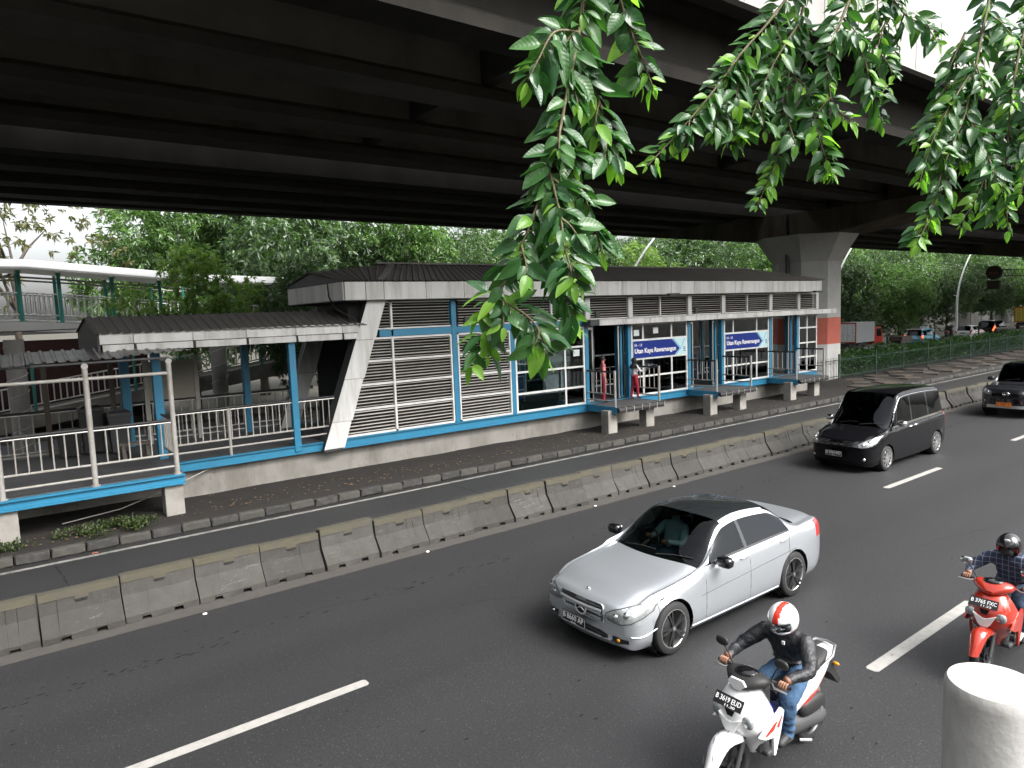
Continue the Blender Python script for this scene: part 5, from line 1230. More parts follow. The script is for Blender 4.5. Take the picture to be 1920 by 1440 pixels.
        # text reads from the front (-X side): its x axis runs towards -Y when seen from the front
        for s_, hh, ww, dz_ in ((txt, ht*.52, wd*.86, -.02), (small, ht*.14, wd*.2, -ht*.42)):
            if not s_: continue
            me = fit_text(s_, ww, hh, tm or white_p, .01)
            o = inst('lettering', me, t, (x-.0135, y+ww/2, z+(dz_ if s_ == txt else dz_)-(0 if s_ == small else .0)), (PI/2, 0, -PI/2))
def sedan_parts(x, j):
    if 1.26 < x < 2.06 and j > 6.12: return 'windscreen'
    if 3.22 < x < 3.86 and j > 6.12: return 'rear_window'
    if 2.06 < x < 3.22 and j > 6.4: return 'roof_panel'
    if 5.1 < j < 5.9 and 1.58 < x < 2.40: return 'front_window'
    if 5.1 < j < 5.9 and 2.40 < x < 2.47: return 'pillar_trim'
    if 5.1 < j < 5.9 and 2.47 < x < 3.52: return 'rear_side_window'
    if 5.0 < j < 5.1 and 1.45 < x < 3.52: return 'window_trim'
    if j > 5.1 and .10 < x < 1.26: return 'hood'
    if x < .48 and j < 3.6: return 'bumper'
    if x <= .10: return 'bumper'
    if 1.45 < x < 2.44 and 1.6 < j < 5.0: return 'front_door'
    if 2.44 < x < 3.42 and 1.6 < j < 5.0: return 'rear_door'
    if x > 4.25 and 3.6 < j < 5.0: return 'tail_lamp'
    if j > 5.1 and x > 3.92: return 'boot_lid'
    if x > 4.1 and j < 3.6 or x > 4.5: return 'rear_bumper'
    return 'body'
SEDAN = dict(L=4.58, W=.885, H=1.44, plan0=.76, nose=.735, hoodz=.955, cowl=1.26, header=2.06, rtop=3.22, rbot=3.86, deck=1.045, belt=(.93, .985), tumble=.66, wheels=(.80, 3.56), R=.33, zb=.17, kf=.17, splits=[.42, .48, 1.45, 1.58, 2.40, 2.44, 2.47, 3.42, 3.52, 3.92, 4.1, 4.25, .1],
    mats={'windscreen': carglass, 'rear_window': carglass_d, 'front_window': carglass, 'rear_side_window': carglass_d, 'roof_panel': blk_roof, 'pillar_trim': blk_gloss, 'window_trim': blk_gloss, 'headlamp': lamp, 'tail_lamp': tail, 'lamp_lid': blk_gloss})
sx, sy = 5.665, 6.33
sd = Car('sedan', 'silver sedan with black roof and dark five-spoke wheels in the middle lane', (sx, sy, 0), False, p_silver, SEDAN, 'cars on the near carriageway', True, sedan_parts)
sd.t.scale = (.965, 1, 1)
sd.wheels('twin', 5, .24, alloy_d, .22); sd.cabin(1.56, [(2.15, .37, 0), (2.15, -.37, 0), (2.78, .36, 0), (2.78, -.36, 0)], .28); sd.mirror(1.70, .99, blk_gloss)
sd.handles([(2.30, 4.35), (3.28, 4.35)], p_silver); sd.wipers(1.29, ((.45, -.1), (-.15, -.62)))
sd.seam([(1.45, 1.6), (1.45, 4.95)]); sd.seam([(2.44, 1.6), (2.44, 4.98)]); sd.seam([(3.42, 1.9), (3.42, 4.0), (3.50, 4.98)]); sd.seam([(1.45, 1.6), (3.42, 1.6)]); sd.seam([(.12, 5.1), (1.25, 5.1)]); sd.seam([(.48, 1.6), (.48, 3.6), (.44, 4.4)], r=.003); sd.seam([(1.35, 3.35), (3.6, 3.55)], r=.004, m=grey_d, name='side_moulding')
sd.seam([(1.18, 1.8), (3.16, 1.8)], m=p_silver, r=.016, name='sill_strip'); sd.seam([(.03, 2.75), (.25, 2.8), (.46, 2.95)], m=p_silver, r=.012, name='bumper_crease')
# grille, star, intake, fog lamps
def front_plate(car, y0, y1, z0_, z1, m, name, off=.012, slope=.10, parent=None, kf=.20, W=.885, cut=0.0, ny=12):
    V = []; F = []; nz = 3
    for j in range(nz+1):
        for i in range(ny+1):
            t = j/nz; hw = 1-cut*(1-t); y = (y0+(y1-y0)*i/ny)*hw; z = z0_+(z1-z0_)*t
            V.append((kf*(y/W)**2-off+slope*t*(z1-z0_), y, z))
    for j in range(nz):
        for i in range(ny): F.append((j*(ny+1)+i, j*(ny+1)+i+1, (j+1)*(ny+1)+i+1, (j+1)*(ny+1)+i))
    b = len(V); V2 = V+[(v[0]+.03, v[1], v[2]) for v in V]
    return MB().add(V2, F+[tuple(b+q for q in f[::-1]) for f in F], 0, True).build(name, m, parent or car.t, world=False)
g = sd.patch('grille', [(-.38, .55, .67), (-.345, .44, .685), (0, .43, .692), (.345, .44, .685), (.38, .55, .67)], blk_gloss, .006, both=False, nz=8, ny=6)[0]
def on_nose(car, y, z, off): h = car.bvh().ray_cast(Vector((-1, y, z)), Vector((1, 0, 0)), 3.0)[0]; return Vector(((h.x if h is not None else 0)-off, y, z))
for q, (z, hw) in enumerate(((.475, .325), (.54, .35), (.61, .365))):
    MB().tube([on_nose(sd, y, z, .016) for y in np.linspace(-hw, hw, 13)], .020, 6).build('grille_bar', p_silver, g, world=False)
MB().tube([on_nose(sd, y, z, .012) for y, z in [(-.345, .44), (-.385, .55), (-.38, .67), (-.345, .685), (-.15, .691), (0, .692), (.15, .691), (.345, .685), (.38, .67), (.385, .55), (.345, .44), (.15, .432), (0, .43), (-.15, .432), (-.33, .44)]], .012, 6).build('grille_surround', p_silver, g, world=False)
ex_ = on_nose(sd, 0, .555, .034).x; MB().lathe([(0, .002), (.086, .002)], (ex_, 0, .555), 'x', 24).build('emblem_backing', blk_gloss, g, world=False)
em = MB(); em.lathe([(.086, -.008), (.098, -.014), (.108, 0)], (ex_, 0, .555), 'x', 24)
for k_ in range(3):
    a = PI/2+k_*2*PI/3; em.add([(ex_-.004, math.cos(a)*.092, .555+math.sin(a)*.092), (ex_-.002, math.cos(a+.5)*.024, .555+math.sin(a+.5)*.024), (ex_-.002, math.cos(a-.5)*.024, .555+math.sin(a-.5)*.024), (ex_-.022, 0, .555)], [(0, 1, 3), (0, 3, 2)])
em.build('star_emblem', M('bright emblem', (.85, .85, .86), .35, .5), g, world=False)
MB().lathe([(0, 0), (.022, 0), (.022, .004), (0, .006)], (.17, 0, .765), 'z', 14).build('hood_badge', chrome, sd.part['hood'], world=False)
sd.patch('lower_intake', [(-.42, .265, .31), (-.3, .25, .325), (.3, .25, .325), (.42, .265, .31)], blk_gloss, .005, both=False)
for s_ in (-1, 1):
    o = sd.patch('fog_lamp_recess', [(s_*.50, .27, .33), (s_*.60, .262, .335), (s_*.72, .275, .325)], blk_gloss, .005, both=False)[0]; MB().blob(on_nose(sd, s_*.60, .30, .005), (.018, .026, .024), 0).build('fog_lamp', amber if s_ < 0 else lamp_in, o, world=False)
def lamps(car, rows, balls, r=.05):
    L_ = car.patch('headlamp', rows, lamp, .005, rim=black_m)
    for o, s_ in zip(L_, (-1, 1)):
        for y, z in balls:
            h = car.bvh().ray_cast(Vector((-1, y*s_, z)), Vector((1, 0, 0)), 3.0)[0]
            if h is not None: MB().blob((h.x+r*.55, h.y, h.z), (r, r, r*.9), 0, 14, 9).build('lamp_projector', lamp_in, o, world=False)
lamps(sd, [(.43, .51, .60), (.52, .50, .655), (.64, .505, .695), (.75, .535, .725), (.81, .585, .742), (.84, .65, .75)], [(.55, .58), (.68, .62)])
sd.plate('B 8660 AP', 0.10, .365, -.012, .44, .135, small='01.20')

def van_parts(x, j):
    if .95 < x < 1.72 and j > 6.12: return 'windscreen'
    if j > 6.12 and 4.28 < x < 4.52: return 'rear_window'
    if 5.1 < j < 5.9 and 1.22 < x < 1.45: return 'quarter_window'
    if 5.1 < j < 5.9 and 1.50 < x < 2.32: return 'front_window'
    if 5.1 < j < 5.9 and 2.40 < x < 3.30: return 'rear_side_window'
    if 5.1 < j < 5.9 and 3.38 < x < 4.25: return 'rear_quarter_window'
    if 5.1 < j < 5.9 and 1.22 < x < 4.25: return 'pillar_trim'
    if 5.0 < j < 5.1 and 1.3 < x < 4.25: return 'window_trim'
    if j > 5.1 and .10 < x < .95: return 'hood'
    if x < .55 and j < 3.6 or x <= .05: return 'bumper'
    if 1.42 < x < 2.36 and 1.6 < j < 5: return 'front_door'
    if 2.36 < x < 3.34 and 1.6 < j < 5: return 'sliding_door'
    if x > 4.38 and 3.3 < j < 5.6: return 'tail_lamp'
    if x > 4.3 and j < 3: return 'rear_bumper'
    return 'body'
VAN = dict(cat='van', L=4.60, W=.86, H=1.90, nose=.85, hoodz=1.06, cowl=.95, header=1.72, rtop=4.28, rbot=4.52, deck=1.05, belt=(1.02, 1.12), tumble=.78, wheels=(.90, 3.75), R=.315, zb=.16, kf=.22, wrb=.80, rdrop=.06, splits=[.5, .55, 1.22, 1.42, 1.45, 1.5, 2.32, 2.36, 2.4, 3.3, 3.34, 3.38, 4.25, 4.38],
    mats={'windscreen': carglass_d, 'rear_window': carglass_d, 'front_window': carglass_d, 'rear_side_window': carglass_d, 'quarter_window': carglass_d, 'rear_quarter_window': carglass_d, 'pillar_trim': blk_gloss, 'window_trim': chrome, 'headlamp': lamp, 'tail_lamp': tail})
vn = Car('minivan', 'black tall minivan with chrome window line behind the silver sedan', (16.85, 8.98, 0), False, p_black, VAN, 'cars on the near carriageway', True, van_parts)
vn.wheels('plain', 10, .225, alloy, .2); vn.cabin(1.28, [(1.85, .36, 0), (1.85, -.36, 0), (2.8, .36, 0), (2.8, -.36, 0), (3.6, .36, 0), (3.6, -.36, 0)], .5); vn.mirror(1.45, 1.14, chrome, .09); vn.handles([(2.22, 4.5), (2.50, 4.5)], chrome); vn.wipers(.98, ((.5, 0), (-.1, -.6)))
for pts in ([(1.42, 1.6), (1.42, 4.95)], [(2.36, 1.6), (2.36, 5.0)], [(3.34, 1.6), (3.34, 5.0)], [(2.36, 4.0), (4.4, 4.0)]): vn.seam(pts, r=.004)
vn.seam([(1.30, 5.95), (1.72, 5.97), (2.6, 5.97), (4.2, 5.97)], chrome, .011, name='chrome_trim')
g = front_plate(vn, -.52, .52, .66, .80, blk_gloss, 'grille', .02, .5, kf=.22, W=.86)
for z in (.685, .72, .755, .79):
    for s_ in (-1, 1): MB().tube([(.22*(y/.86)**2-.036+.5*(z-.66), s_*y, z) for y in np.linspace(.16, .52, 6)], .008, 5).build('grille_bar', chrome, g, world=False)
MB().tube([(-.03, -.10, .755), (-.038, 0, .725), (-.03, .10, .755)], .012, 6).build('wing_emblem', chrome, g, world=False); MB().tube([(-.03, -.16, .73), (-.04, 0, .70), (-.03, .16, .73)], .008, 6).build('wing_emblem', chrome, g, world=False)
for s_ in (-1, 1):
    MB().blob((.14, s_*.63, .36), (.03, .045, .045), 0).build('fog_lamp', lamp_in, vn.t, world=False)
    MB().tube([(.28, s_*.72, .245), (.20, s_*.5, .235), (.16, s_*.35, .25)], .014, 6).build('bumper_trim', chrome, vn.t, world=False)
lamps(vn, [(.50, .66, .74), (.60, .65, .80), (.70, .665, .865), (.77, .70, .90), (.81, .76, .92)], [(.60, .73), (.70, .78)])
vn.plate('B 2704 SFD', .05, .47, -.02, .43, .13, small='02.21')

def suv_parts(x, j):
    if 1.25 < x < 1.85 and j > 6.12: return 'windscreen'
    if j > 6.12 and 4.4 < x < 4.66: return 'rear_window'
    if 5.1 < j < 5.9 and 1.5 < x < 2.4: return 'front_window'
    if 5.1 < j < 5.9 and 2.48 < x < 3.4: return 'rear_side_window'
    if 5.1 < j < 5.9 and 3.5 < x < 4.2: return 'rear_quarter_window'
    if 5.1 < j < 5.9 and 1.5 < x < 4.2: return 'pillar_trim'
    if j > 5.1 and .10 < x < 1.25: return 'hood'
    if x < .5 and j < 3.6 or x < .04: return 'bumper'
    if x > 4.45 and 3.8 < j < 5.2: return 'tail_lamp'
    return 'body'
SUV = dict(cat='off-roader', L=4.70, W=.92, H=1.83, nose=1.02, hoodz=1.16, cowl=1.25, header=1.85, rtop=4.4, rbot=4.66, deck=1.12, belt=(1.12, 1.2), tumble=.76, wheels=(.86, 3.61), R=.37, zb=.26, kf=.16, splits=[.38, .5, 1.5, 2.4, 2.48, 3.4, 3.5, 4.2, 4.45],
    mats={'windscreen': carglass_d, 'rear_window': carglass_d, 'front_window': carglass_d, 'rear_side_window': carglass_d, 'rear_quarter_window': carglass_d, 'pillar_trim': blk_gloss, 'headlamp': lamp, 'tail_lamp': tail})
sv = Car('off_roader', 'dark grey off-roader with orange number plate cut off by the right edge', (28.3, 8.98, 0), False, p_navy, SUV, 'cars on the near carriageway', True, suv_parts)
sv.wheels('plain', 6, .25, alloy, .25); sv.cabin(1.5, [(2.0, .38, 0), (2.0, -.38, 0)], .6); sv.mirror(1.62, 1.22, p_navy, .10); sv.wipers(1.27, ((.5, 0), (-.1, -.6)))
g = front_plate(sv, -.45, .45, .74, .93, blk_gloss, 'grille', .02, .3, kf=.16, W=.92)
MB().tube([(-.035+.0*t, math.cos(t)*.10, .845+math.sin(t)*.065) for t in np.linspace(0, 2*PI, 21)], .012, 6, caps=False).build('oval_emblem', chrome, g, world=False); MB().tube([(-.035, math.cos(t)*.045, .86+math.sin(t)*.045) for t in np.linspace(0, 2*PI, 17)], .010, 6, caps=False).build('oval_emblem', chrome, g, world=False)
front_plate(sv, -.6, .6, .34, .44, alloy, 'bumper_guard', .03, .1, kf=.16, W=.92); front_plate(sv, -.5, .5, .50, .66, blk_gloss, 'lower_intake', .012, .1, kf=.16, W=.92)
for s_ in (-1, 1):
    o = MB().blob((.13, s_*.66, .57), (.03, .09, .07), 0, 12, 8, .7).build('fog_lamp_recess', grey_d, sv.t, world=False); MB().blob((.105, s_*.66, .57), (.025, .05, .05), 0).build('fog_lamp', lamp_in, o, world=False)
lamps(sv, [(.46, .80, .92), (.58, .80, .97), (.70, .82, .995), (.80, .86, 1.0), (.85, .91, 1.0)], [(.58, .89), (.72, .915)], .06)
sv.plate('B 2264 TO', 0.05, .475, -.045, .46, .145, plate_o, dark_p, small='04.22')

# ---- far carriageway (driving away, seen from behind)
def mpv_parts(x, j):
    if 1.0 < x < 1.65 and j > 6.12: return 'windscreen'
    if j > 6.12 and 3.86 < x < 4.06: return 'rear_window'
    if 5.1 < j < 5.9 and 1.3 < x < 2.2: return 'front_window'
    if 5.1 < j < 5.9 and 2.27 < x < 3.1: return 'rear_side_window'
    if 5.1 < j < 5.9 and 3.17 < x < 3.85: return 'rear_quarter_window'
    if x > 3.92 and 3.7 < j < 5.05: return 'tail_lamp'
    if .05 < x < .4 and 3.75 < j < 5.05: return 'headlamp'
    return 'body'
gm = {'windscreen': carglass_d, 'rear_window': carglass_d, 'front_window': carglass_d, 'rear_side_window': carglass_d, 'rear_quarter_window': carglass_d, 'tail_lamp': tail, 'headlamp': lamp}
MPV = dict(cat='taxi', L=4.14, W=.83, H=1.66, nose=.84, hoodz=1.03, cowl=1.0, header=1.65, rtop=3.82, rbot=4.08, deck=1.0, belt=(1.0, 1.08), tumble=.76, wheels=(.75, 3.40), R=.31, zb=.2, splits=[1.3, 2.2, 2.27, 3.1, 3.17, 3.85, 3.92], mats=gm, capr='body', capf='body')
tx = Car('taxi', 'light blue taxi minivan with white roof sign ahead of the box truck', (69.6, 27.95, 0), True, p_taxi, MPV, 'traffic on the far carriageway', False, mpv_parts)
tx.wheels('plain', 6, .2, alloy, .19); MB().box(1.9, 2.2, -.32, .32, 1.655, 1.80, 0, .03).build('roof_sign', p_white, tx.t, world=False); MB().prism([(3.75, 1.58), (4.12, 1.66), (4.14, 1.62), (3.75, 1.52)], 'y', -.6, .6).build('roof_spoiler', p_white, tx.t, world=False)
for s_ in (-1, 1): MB().blob((4.05, s_*.74, .98), (.05, .07, .12), 0).build('brake_lamp', tail_on, tx.t, world=False)
def hatch_parts(x, j):
    if 1.0 < x < 1.7 and j > 6.12: return 'windscreen'
    if j > 6.12 and 3.45 < x < 3.78: return 'rear_window'
    if 5.1 < j < 5.9 and 1.4 < x < 2.3: return 'front_window'
    if 5.1 < j < 5.9 and 2.37 < x < 3.2: return 'rear_side_window'
    if x > 3.62 and 3.9 < j < 5.5: return 'tail_lamp'
    return 'body'
HAT = dict(cat='car', L=3.85, W=.84, H=1.50, nose=.76, hoodz=1.0, cowl=1.0, header=1.7, rtop=3.40, rbot=3.78, deck=.98, belt=(.96, 1.03), tumble=.74, wheels=(.72, 3.2), R=.30, zb=.2, splits=[1.4, 2.3, 2.37, 3.2, 3.62], mats=gm, capr='body', capf='body')
ht = Car('hatchback', 'small white hatchback ahead of the taxi on the far road', (81.6, 28.55, 0), True, p_white, HAT, 'traffic on the far carriageway', False, hatch_parts); ht.wheels('plain', 6, .19, alloy, .18)
MB().box(3.85, 3.862, -.22, .22, .70, .80).build('number_plate', plate_b, ht.t, world=False)
SU2 = dict(SUV, mats=dict(SUV['mats'], tail_lamp=tail_on), capr='body', capf='body')
s2 = Car('off_roader', 'black off-roader with lit tail lamps ahead of the white hatchback', (86.5, 28.0, 0), True, p_black, SU2, 'traffic on the far carriageway', False, suv_parts); s2.wheels('plain', 6, .25, alloy, .24)
o = MB().box(4.68, 4.80, -.35, .35, .85, 1.05).build('rear_plinth', p_black, s2.t, world=False); MB().box(4.80, 4.81, -.2, .2, .9, 1.0).build('number_plate', plate_b, s2.t, world=False)
MB().box(3.9, 4.55, -.55, .55, 1.80, 1.86).build('roof_spoiler', p_white, s2.t, world=False)
# white box truck with red cab, driving away
def truck(name, label, loc, cab_m, box_m, rear_m, side_m, scale=1.0, cat='truck'):
    t = thing(name, label, cat, loc, 0, 'traffic on the far carriageway'); t.scale = (scale,)*3
    bx = MB(); bx.box(0, 3.15, -.86, .86, .86, 2.52); b = bx.build('cargo_box', side_m, t, world=False)
    for s_ in (-1, 1):
        d = MB().box(-.03, -.002, .01 if s_ > 0 else -.80, .80 if s_ > 0 else -.01, .94, 2.42).build('rear_door', rear_m, b, world=False)
        for q in (.18, .62):
            MB().cyl((-.045, s_*q, .96), (-.045, s_*q, 2.40), .014, n=6).build('lock_rod', alloy, d, world=False)
        MB().box(-.06, -.045, s_*.30-.10, s_*.30+.10, 1.42, 1.45).build('handle', grey_d, d, world=False)
        for z in (1.1, 1.4, 1.7, 2.0, 2.3): MB().box(-.042, -.03, s_*.82-.05, s_*.82+.05, z-.02, z+.02).build('hinge', p_red, d, world=False)
    fr = MB()
    for s_ in (-1, 1): fr.box(-.02, .05, s_*.845-.025, s_*.845+.025, .86, 2.54)
    fr.box(-.02, .05, -.86, .86, 2.44, 2.54); fr.box(-.02, .05, -.86, .86, .86, .93); fr.build('door_frame', p_red, b, world=False)
    MB().box(-.05, 4.7, -.35, .35, .55, .80).build('chassis', black_m, t, world=False); MB().box(-.08, 0, -.8, .8, .42, .55).build('rear_bar', grey_d, t, world=False)
    cb = MB(); cb.prism([(3.3, .55), (4.75, .55), (4.78, 1.1), (4.45, 2.05), (3.3, 2.1)], 'y', -.80, .80); cab = cb.build('cab', cab_m, t, world=False, bevel=.05)
    for s_ in (-1, 1): MB().prism([(3.65, 1.25), (4.55, 1.25), (4.35, 1.9), (3.65, 1.9)], 'y', s_*.803-.003, s_*.803+.003).build('side_window', blk_gloss, cab, world=False)
    wm = MB(); wm.lathe([(0, -.1), (.2, -.1), (.36, -.1), (.39, -.05), (.39, .05), (.36, .1), (.2, .1), (0, .1)], (0, 0, 0), 'y', 20); wme = wm.mesh('wheel', tyre)
    for x in (.75, 4.05):
        for s_ in (-1, 1): inst('wheel', wme, t, (x, s_*.70, .39))
    for s_ in (-1, 1): MB().box(-.085, -.06, s_*.68-.07, s_*.68+.07, .44, .53).build('tail_lamp', tail, t, world=False)
    return t
truck('box_truck', 'white box truck with red cab beside the flyover pier', (57.1, 29.70, 0), p_red, p_white, p_white, M('grey box side', (.33, .35, .36), .5))
truck('yellow_truck', 'yellow truck at the right edge of the far road', (103.5, 31.3, 0), M('yellow paint', (.55, .42, .02), .4), M('yellow box', (.5, .4, .03), .5), M('yellow box door', (.45, .36, .03), .5), M('yellow box side', (.5, .4, .03), .5), 1.12)
# ================================================================== people
skin = M('skin', (.27, .135, .085), .55, var=.08, scale=12)
def cloth(name, col, var=.18, rough=.85, bump=.5, bscale=9): return M(name, col, rough, var=var, scale=7, bump=bump, bscale=bscale)
c_jacket = M('black leather jacket', (.014, .015, .018), .40, var=.35, scale=9, bump=1.0, bscale=11, bdist=.03); c_jeans = M('blue jeans', (.040, .088, .165), .9, var=.45, scale=7, bump=1.0, bscale=11, bdist=.03)
c_djeans = M('dark jeans', (.018, .035, .065), .9, var=.4, scale=7, bump=1.0, bscale=11, bdist=.03); c_shoe = M('dark shoe', (.02, .02, .02), .6); c_sneak = M('pale sneaker', (.42, .43, .38), .7)
c_pink = cloth('pink shirt', (.66, .22, .22)); c_redtr = cloth('red trousers', (.36, .022, .045)); c_white = M('white striped blouse', (.66, .65, .67), .85, var=.12, bump=.5, bscale=9)
c_black = cloth('black cloth', (.012, .012, .013)); c_cyan = cloth('pale blue shirt', (.42, .60, .63)); c_hair = M('black hair', (.010, .009, .009), .5, bump=.5, bscale=60)
def plaid(name):
    m, n, l, b, out = nodes_of(name); v = coords(n, l, False); sp = n.new('ShaderNodeSeparateXYZ'); l.new(v, sp.inputs[0]); base = (.018, .026, .055); o = None
    for ax in (1, 2):
        mu = n.new('ShaderNodeMath'); mu.operation = 'MULTIPLY'; mu.inputs[1].default_value = 16; l.new(sp.outputs[ax], mu.inputs[0])
        fr = n.new('ShaderNodeMath'); fr.operation = 'FRACT'; l.new(mu.outputs[0], fr.inputs[0])
        gt = n.new('ShaderNodeMath'); gt.operation = 'GREATER_THAN'; gt.inputs[1].default_value = .86; l.new(fr.outputs[0], gt.inputs[0])
        hf = n.new('ShaderNodeMath'); hf.operation = 'MULTIPLY'; hf.inputs[1].default_value = .55; l.new(gt.outputs[0], hf.inputs[0])
        o = mixc(n, l, hf.outputs[0], o if o is not None else base, (.20, .24, .30))
    l.new(o, b.inputs['Base Color']); b.inputs['Roughness'].default_value = .85; return m
c_plaid = plaid('navy checked shirt')
SKINQ = []
def skinned(name, J, bones, mats, parent, chains=(), lv=2, crease=0.0):
    """J: joint -> (pos, radius); bones: (a, b, material index); chains: finger chains [(points, radii, mi)] rooted inside the palm"""
    names = list(J); V = [J[k][0] for k in names]; Rr = [J[k][1] for k in names]; E = [(names.index(a), names.index(b)) for a, b, _ in bones]
    seg = [(Vector(J[a][0]), Vector(J[b][0]), (J[a][1]+J[b][1])/2 if not isinstance(J[a][1], tuple) else .12, mi) for a, b, mi in bones]; roots = [0]
    for pts, rr, mi in chains:
        b0 = len(V); roots.append(b0); V += list(pts); Rr += list(rr); E += [(b0+i, b0+i+1) for i in range(len(pts)-1)]
        seg += [(Vector(pts[i]), Vector(pts[i+1]), rr[i], mi) for i in range(len(pts)-1)]
    me = bpy.data.meshes.new(name); me.from_pydata([tuple(v) for v in V], E, [])
    o = bpy.data.objects.new('tmp_body', me); COL.objects.link(o)
    md = o.modifiers.new('s', 'SKIN'); md.use_smooth_shade = True; md.branch_smoothing = .4
    sv_ = me.skin_vertices[0].data
    for i, r in enumerate(Rr): sv_[i].radius = r if isinstance(r, tuple) else (r, r); sv_[i].use_root = i in roots
    ss = o.modifiers.new('u', 'SUBSURF'); ss.levels = lv; ss.render_levels = lv
    SKINQ.append((o, name, mats, parent, (seg, crease)))
def flush_skins():
    bpy.context.view_layer.update(); dg = bpy.context.evaluated_depsgraph_get()
    got = [(bpy.data.meshes.new_from_object(o.evaluated_get(dg)), o, nm, mats, par, seg) for o, nm, mats, par, seg in SKINQ]
    from mathutils import noise as mn
    for me, o, nm, mats, par, (seg, crease) in got:
        bpy.data.objects.remove(o); me.materials.clear(); me.name = nm
        for m in mats: me.materials.append(m)
        n = len(me.polygons); C = np.zeros(n*3); me.polygons.foreach_get('center', C); C = C.reshape(-1, 3); best = np.full(n, 1e9); mi = np.zeros(n, np.int32)
        for a, b, r, k in seg:
            a, b = np.array(a), np.array(b); d = b-a; t = np.clip(((C-a)@d)/max(d@d, 1e-9), 0, 1); ds = np.linalg.norm(C-(a+t[:, None]*d), axis=1)-r*.9; s_ = ds < best; best[s_] = ds[s_]; mi[s_] = k
        if crease > 0:                                          # cloth folds: ridges across sleeves, trunk and trouser legs
            cl = set()
            for p_, k in zip(me.polygons, mi):
                if k in (0, 1): cl.update(p_.vertices)
            nr = [v.normal.copy() for v in me.vertices]
            for i in cl:
                v = me.vertices[i]; c_ = v.co; a = mn.noise(Vector((c_.x*9, c_.y*9, c_.z*15))); b = mn.noise(Vector((c_.x*22+5, c_.y*22, c_.z*26)))
                v.co = c_+nr[i]*(crease*((1-abs(a)*2.2)*.8+b*.45))
        me.polygons.foreach_set('material_index', mi); me.polygons.foreach_set('use_smooth', [True]*n); inst(nm, me, par)
    SKINQ.clear()
BONES = [('pelvis', 'spine', 0), ('spine', 'chest', 0), ('chest', 'neckb', 0), ('neckb', 'neck', 2), ('neck', 'head', 2), ('head', 'crown', 2)]
for s_ in 'lr': BONES += [('chest', 'sh'+s_, 0), ('sh'+s_, 'el'+s_, 0), ('el'+s_, 'wr'+s_, 0), ('wr'+s_, 'ha'+s_, 2), ('pelvis', 'hi'+s_, 1), ('hi'+s_, 'kn'+s_, 1), ('kn'+s_, 'an'+s_, 1), ('an'+s_, 'to'+s_, 3)]
RAD = dict(pelvis=(.15, .125), spine=(.15, .115), chest=(.165, .12), neckb=.075, neck=.056, head=.088, crown=.062, sh=.076, el=.053, wr=.036, ha=.034, hi=.112, kn=.076, an=.052, to=.036)
def body(pos, k=1.0):
    return {n_: (v, (tuple(q*k for q in RAD.get(n_, RAD.get(n_[:2]))) if isinstance(RAD.get(n_, RAD.get(n_[:2])), tuple) else RAD.get(n_, RAD.get(n_[:2]))*k)) for n_, v in pos.items()}
def grip_fingers(g, s_):
    """five fingers closed round a handlebar grip whose axis runs along Y; s_ = +1 towards +Y"""
    gx, gy, gz = g; C = []
    for q in range(4):
        y = gy+(q-1.5)*.021; ln = (.9, 1.0, .97, .82)[q if s_ > 0 else 3-q]
        C.append(([(gx+.018, y, gz+.030), (gx-.012, y, gz+.034*ln), (gx-.034*ln, y, gz+.004), (gx-.018, y, gz-.030*ln)], [.0095, .0095, .009, .0075], 2))
    C.append(([(gx+.03, gy-s_*.03, gz+.012), (gx+.012, gy-s_*.047, gz-.014), (gx-.012, gy-s_*.040, gz-.026)], [.011, .0105, .008], 2)); return C
def loose_fingers(h, d, s_):
    h = Vector(h); d = Vector(d).normalized(); a = d.orthogonal().normalized(); C = []
    for q in range(4):
        b = h+a*((q-1.5)*.019); L_ = (.062, .075, .07, .055)[q]; c_ = d.cross(a)
        C.append(([b-d*.01, b+d*L_*.5+c_*.006, b+d*L_+c_*.022], [.009, .0085, .007], 2))
    C.append(([h-a*.02, h-a*.042+d*.02, h-a*.05+d*.045], [.010, .009, .0075], 2)); return C
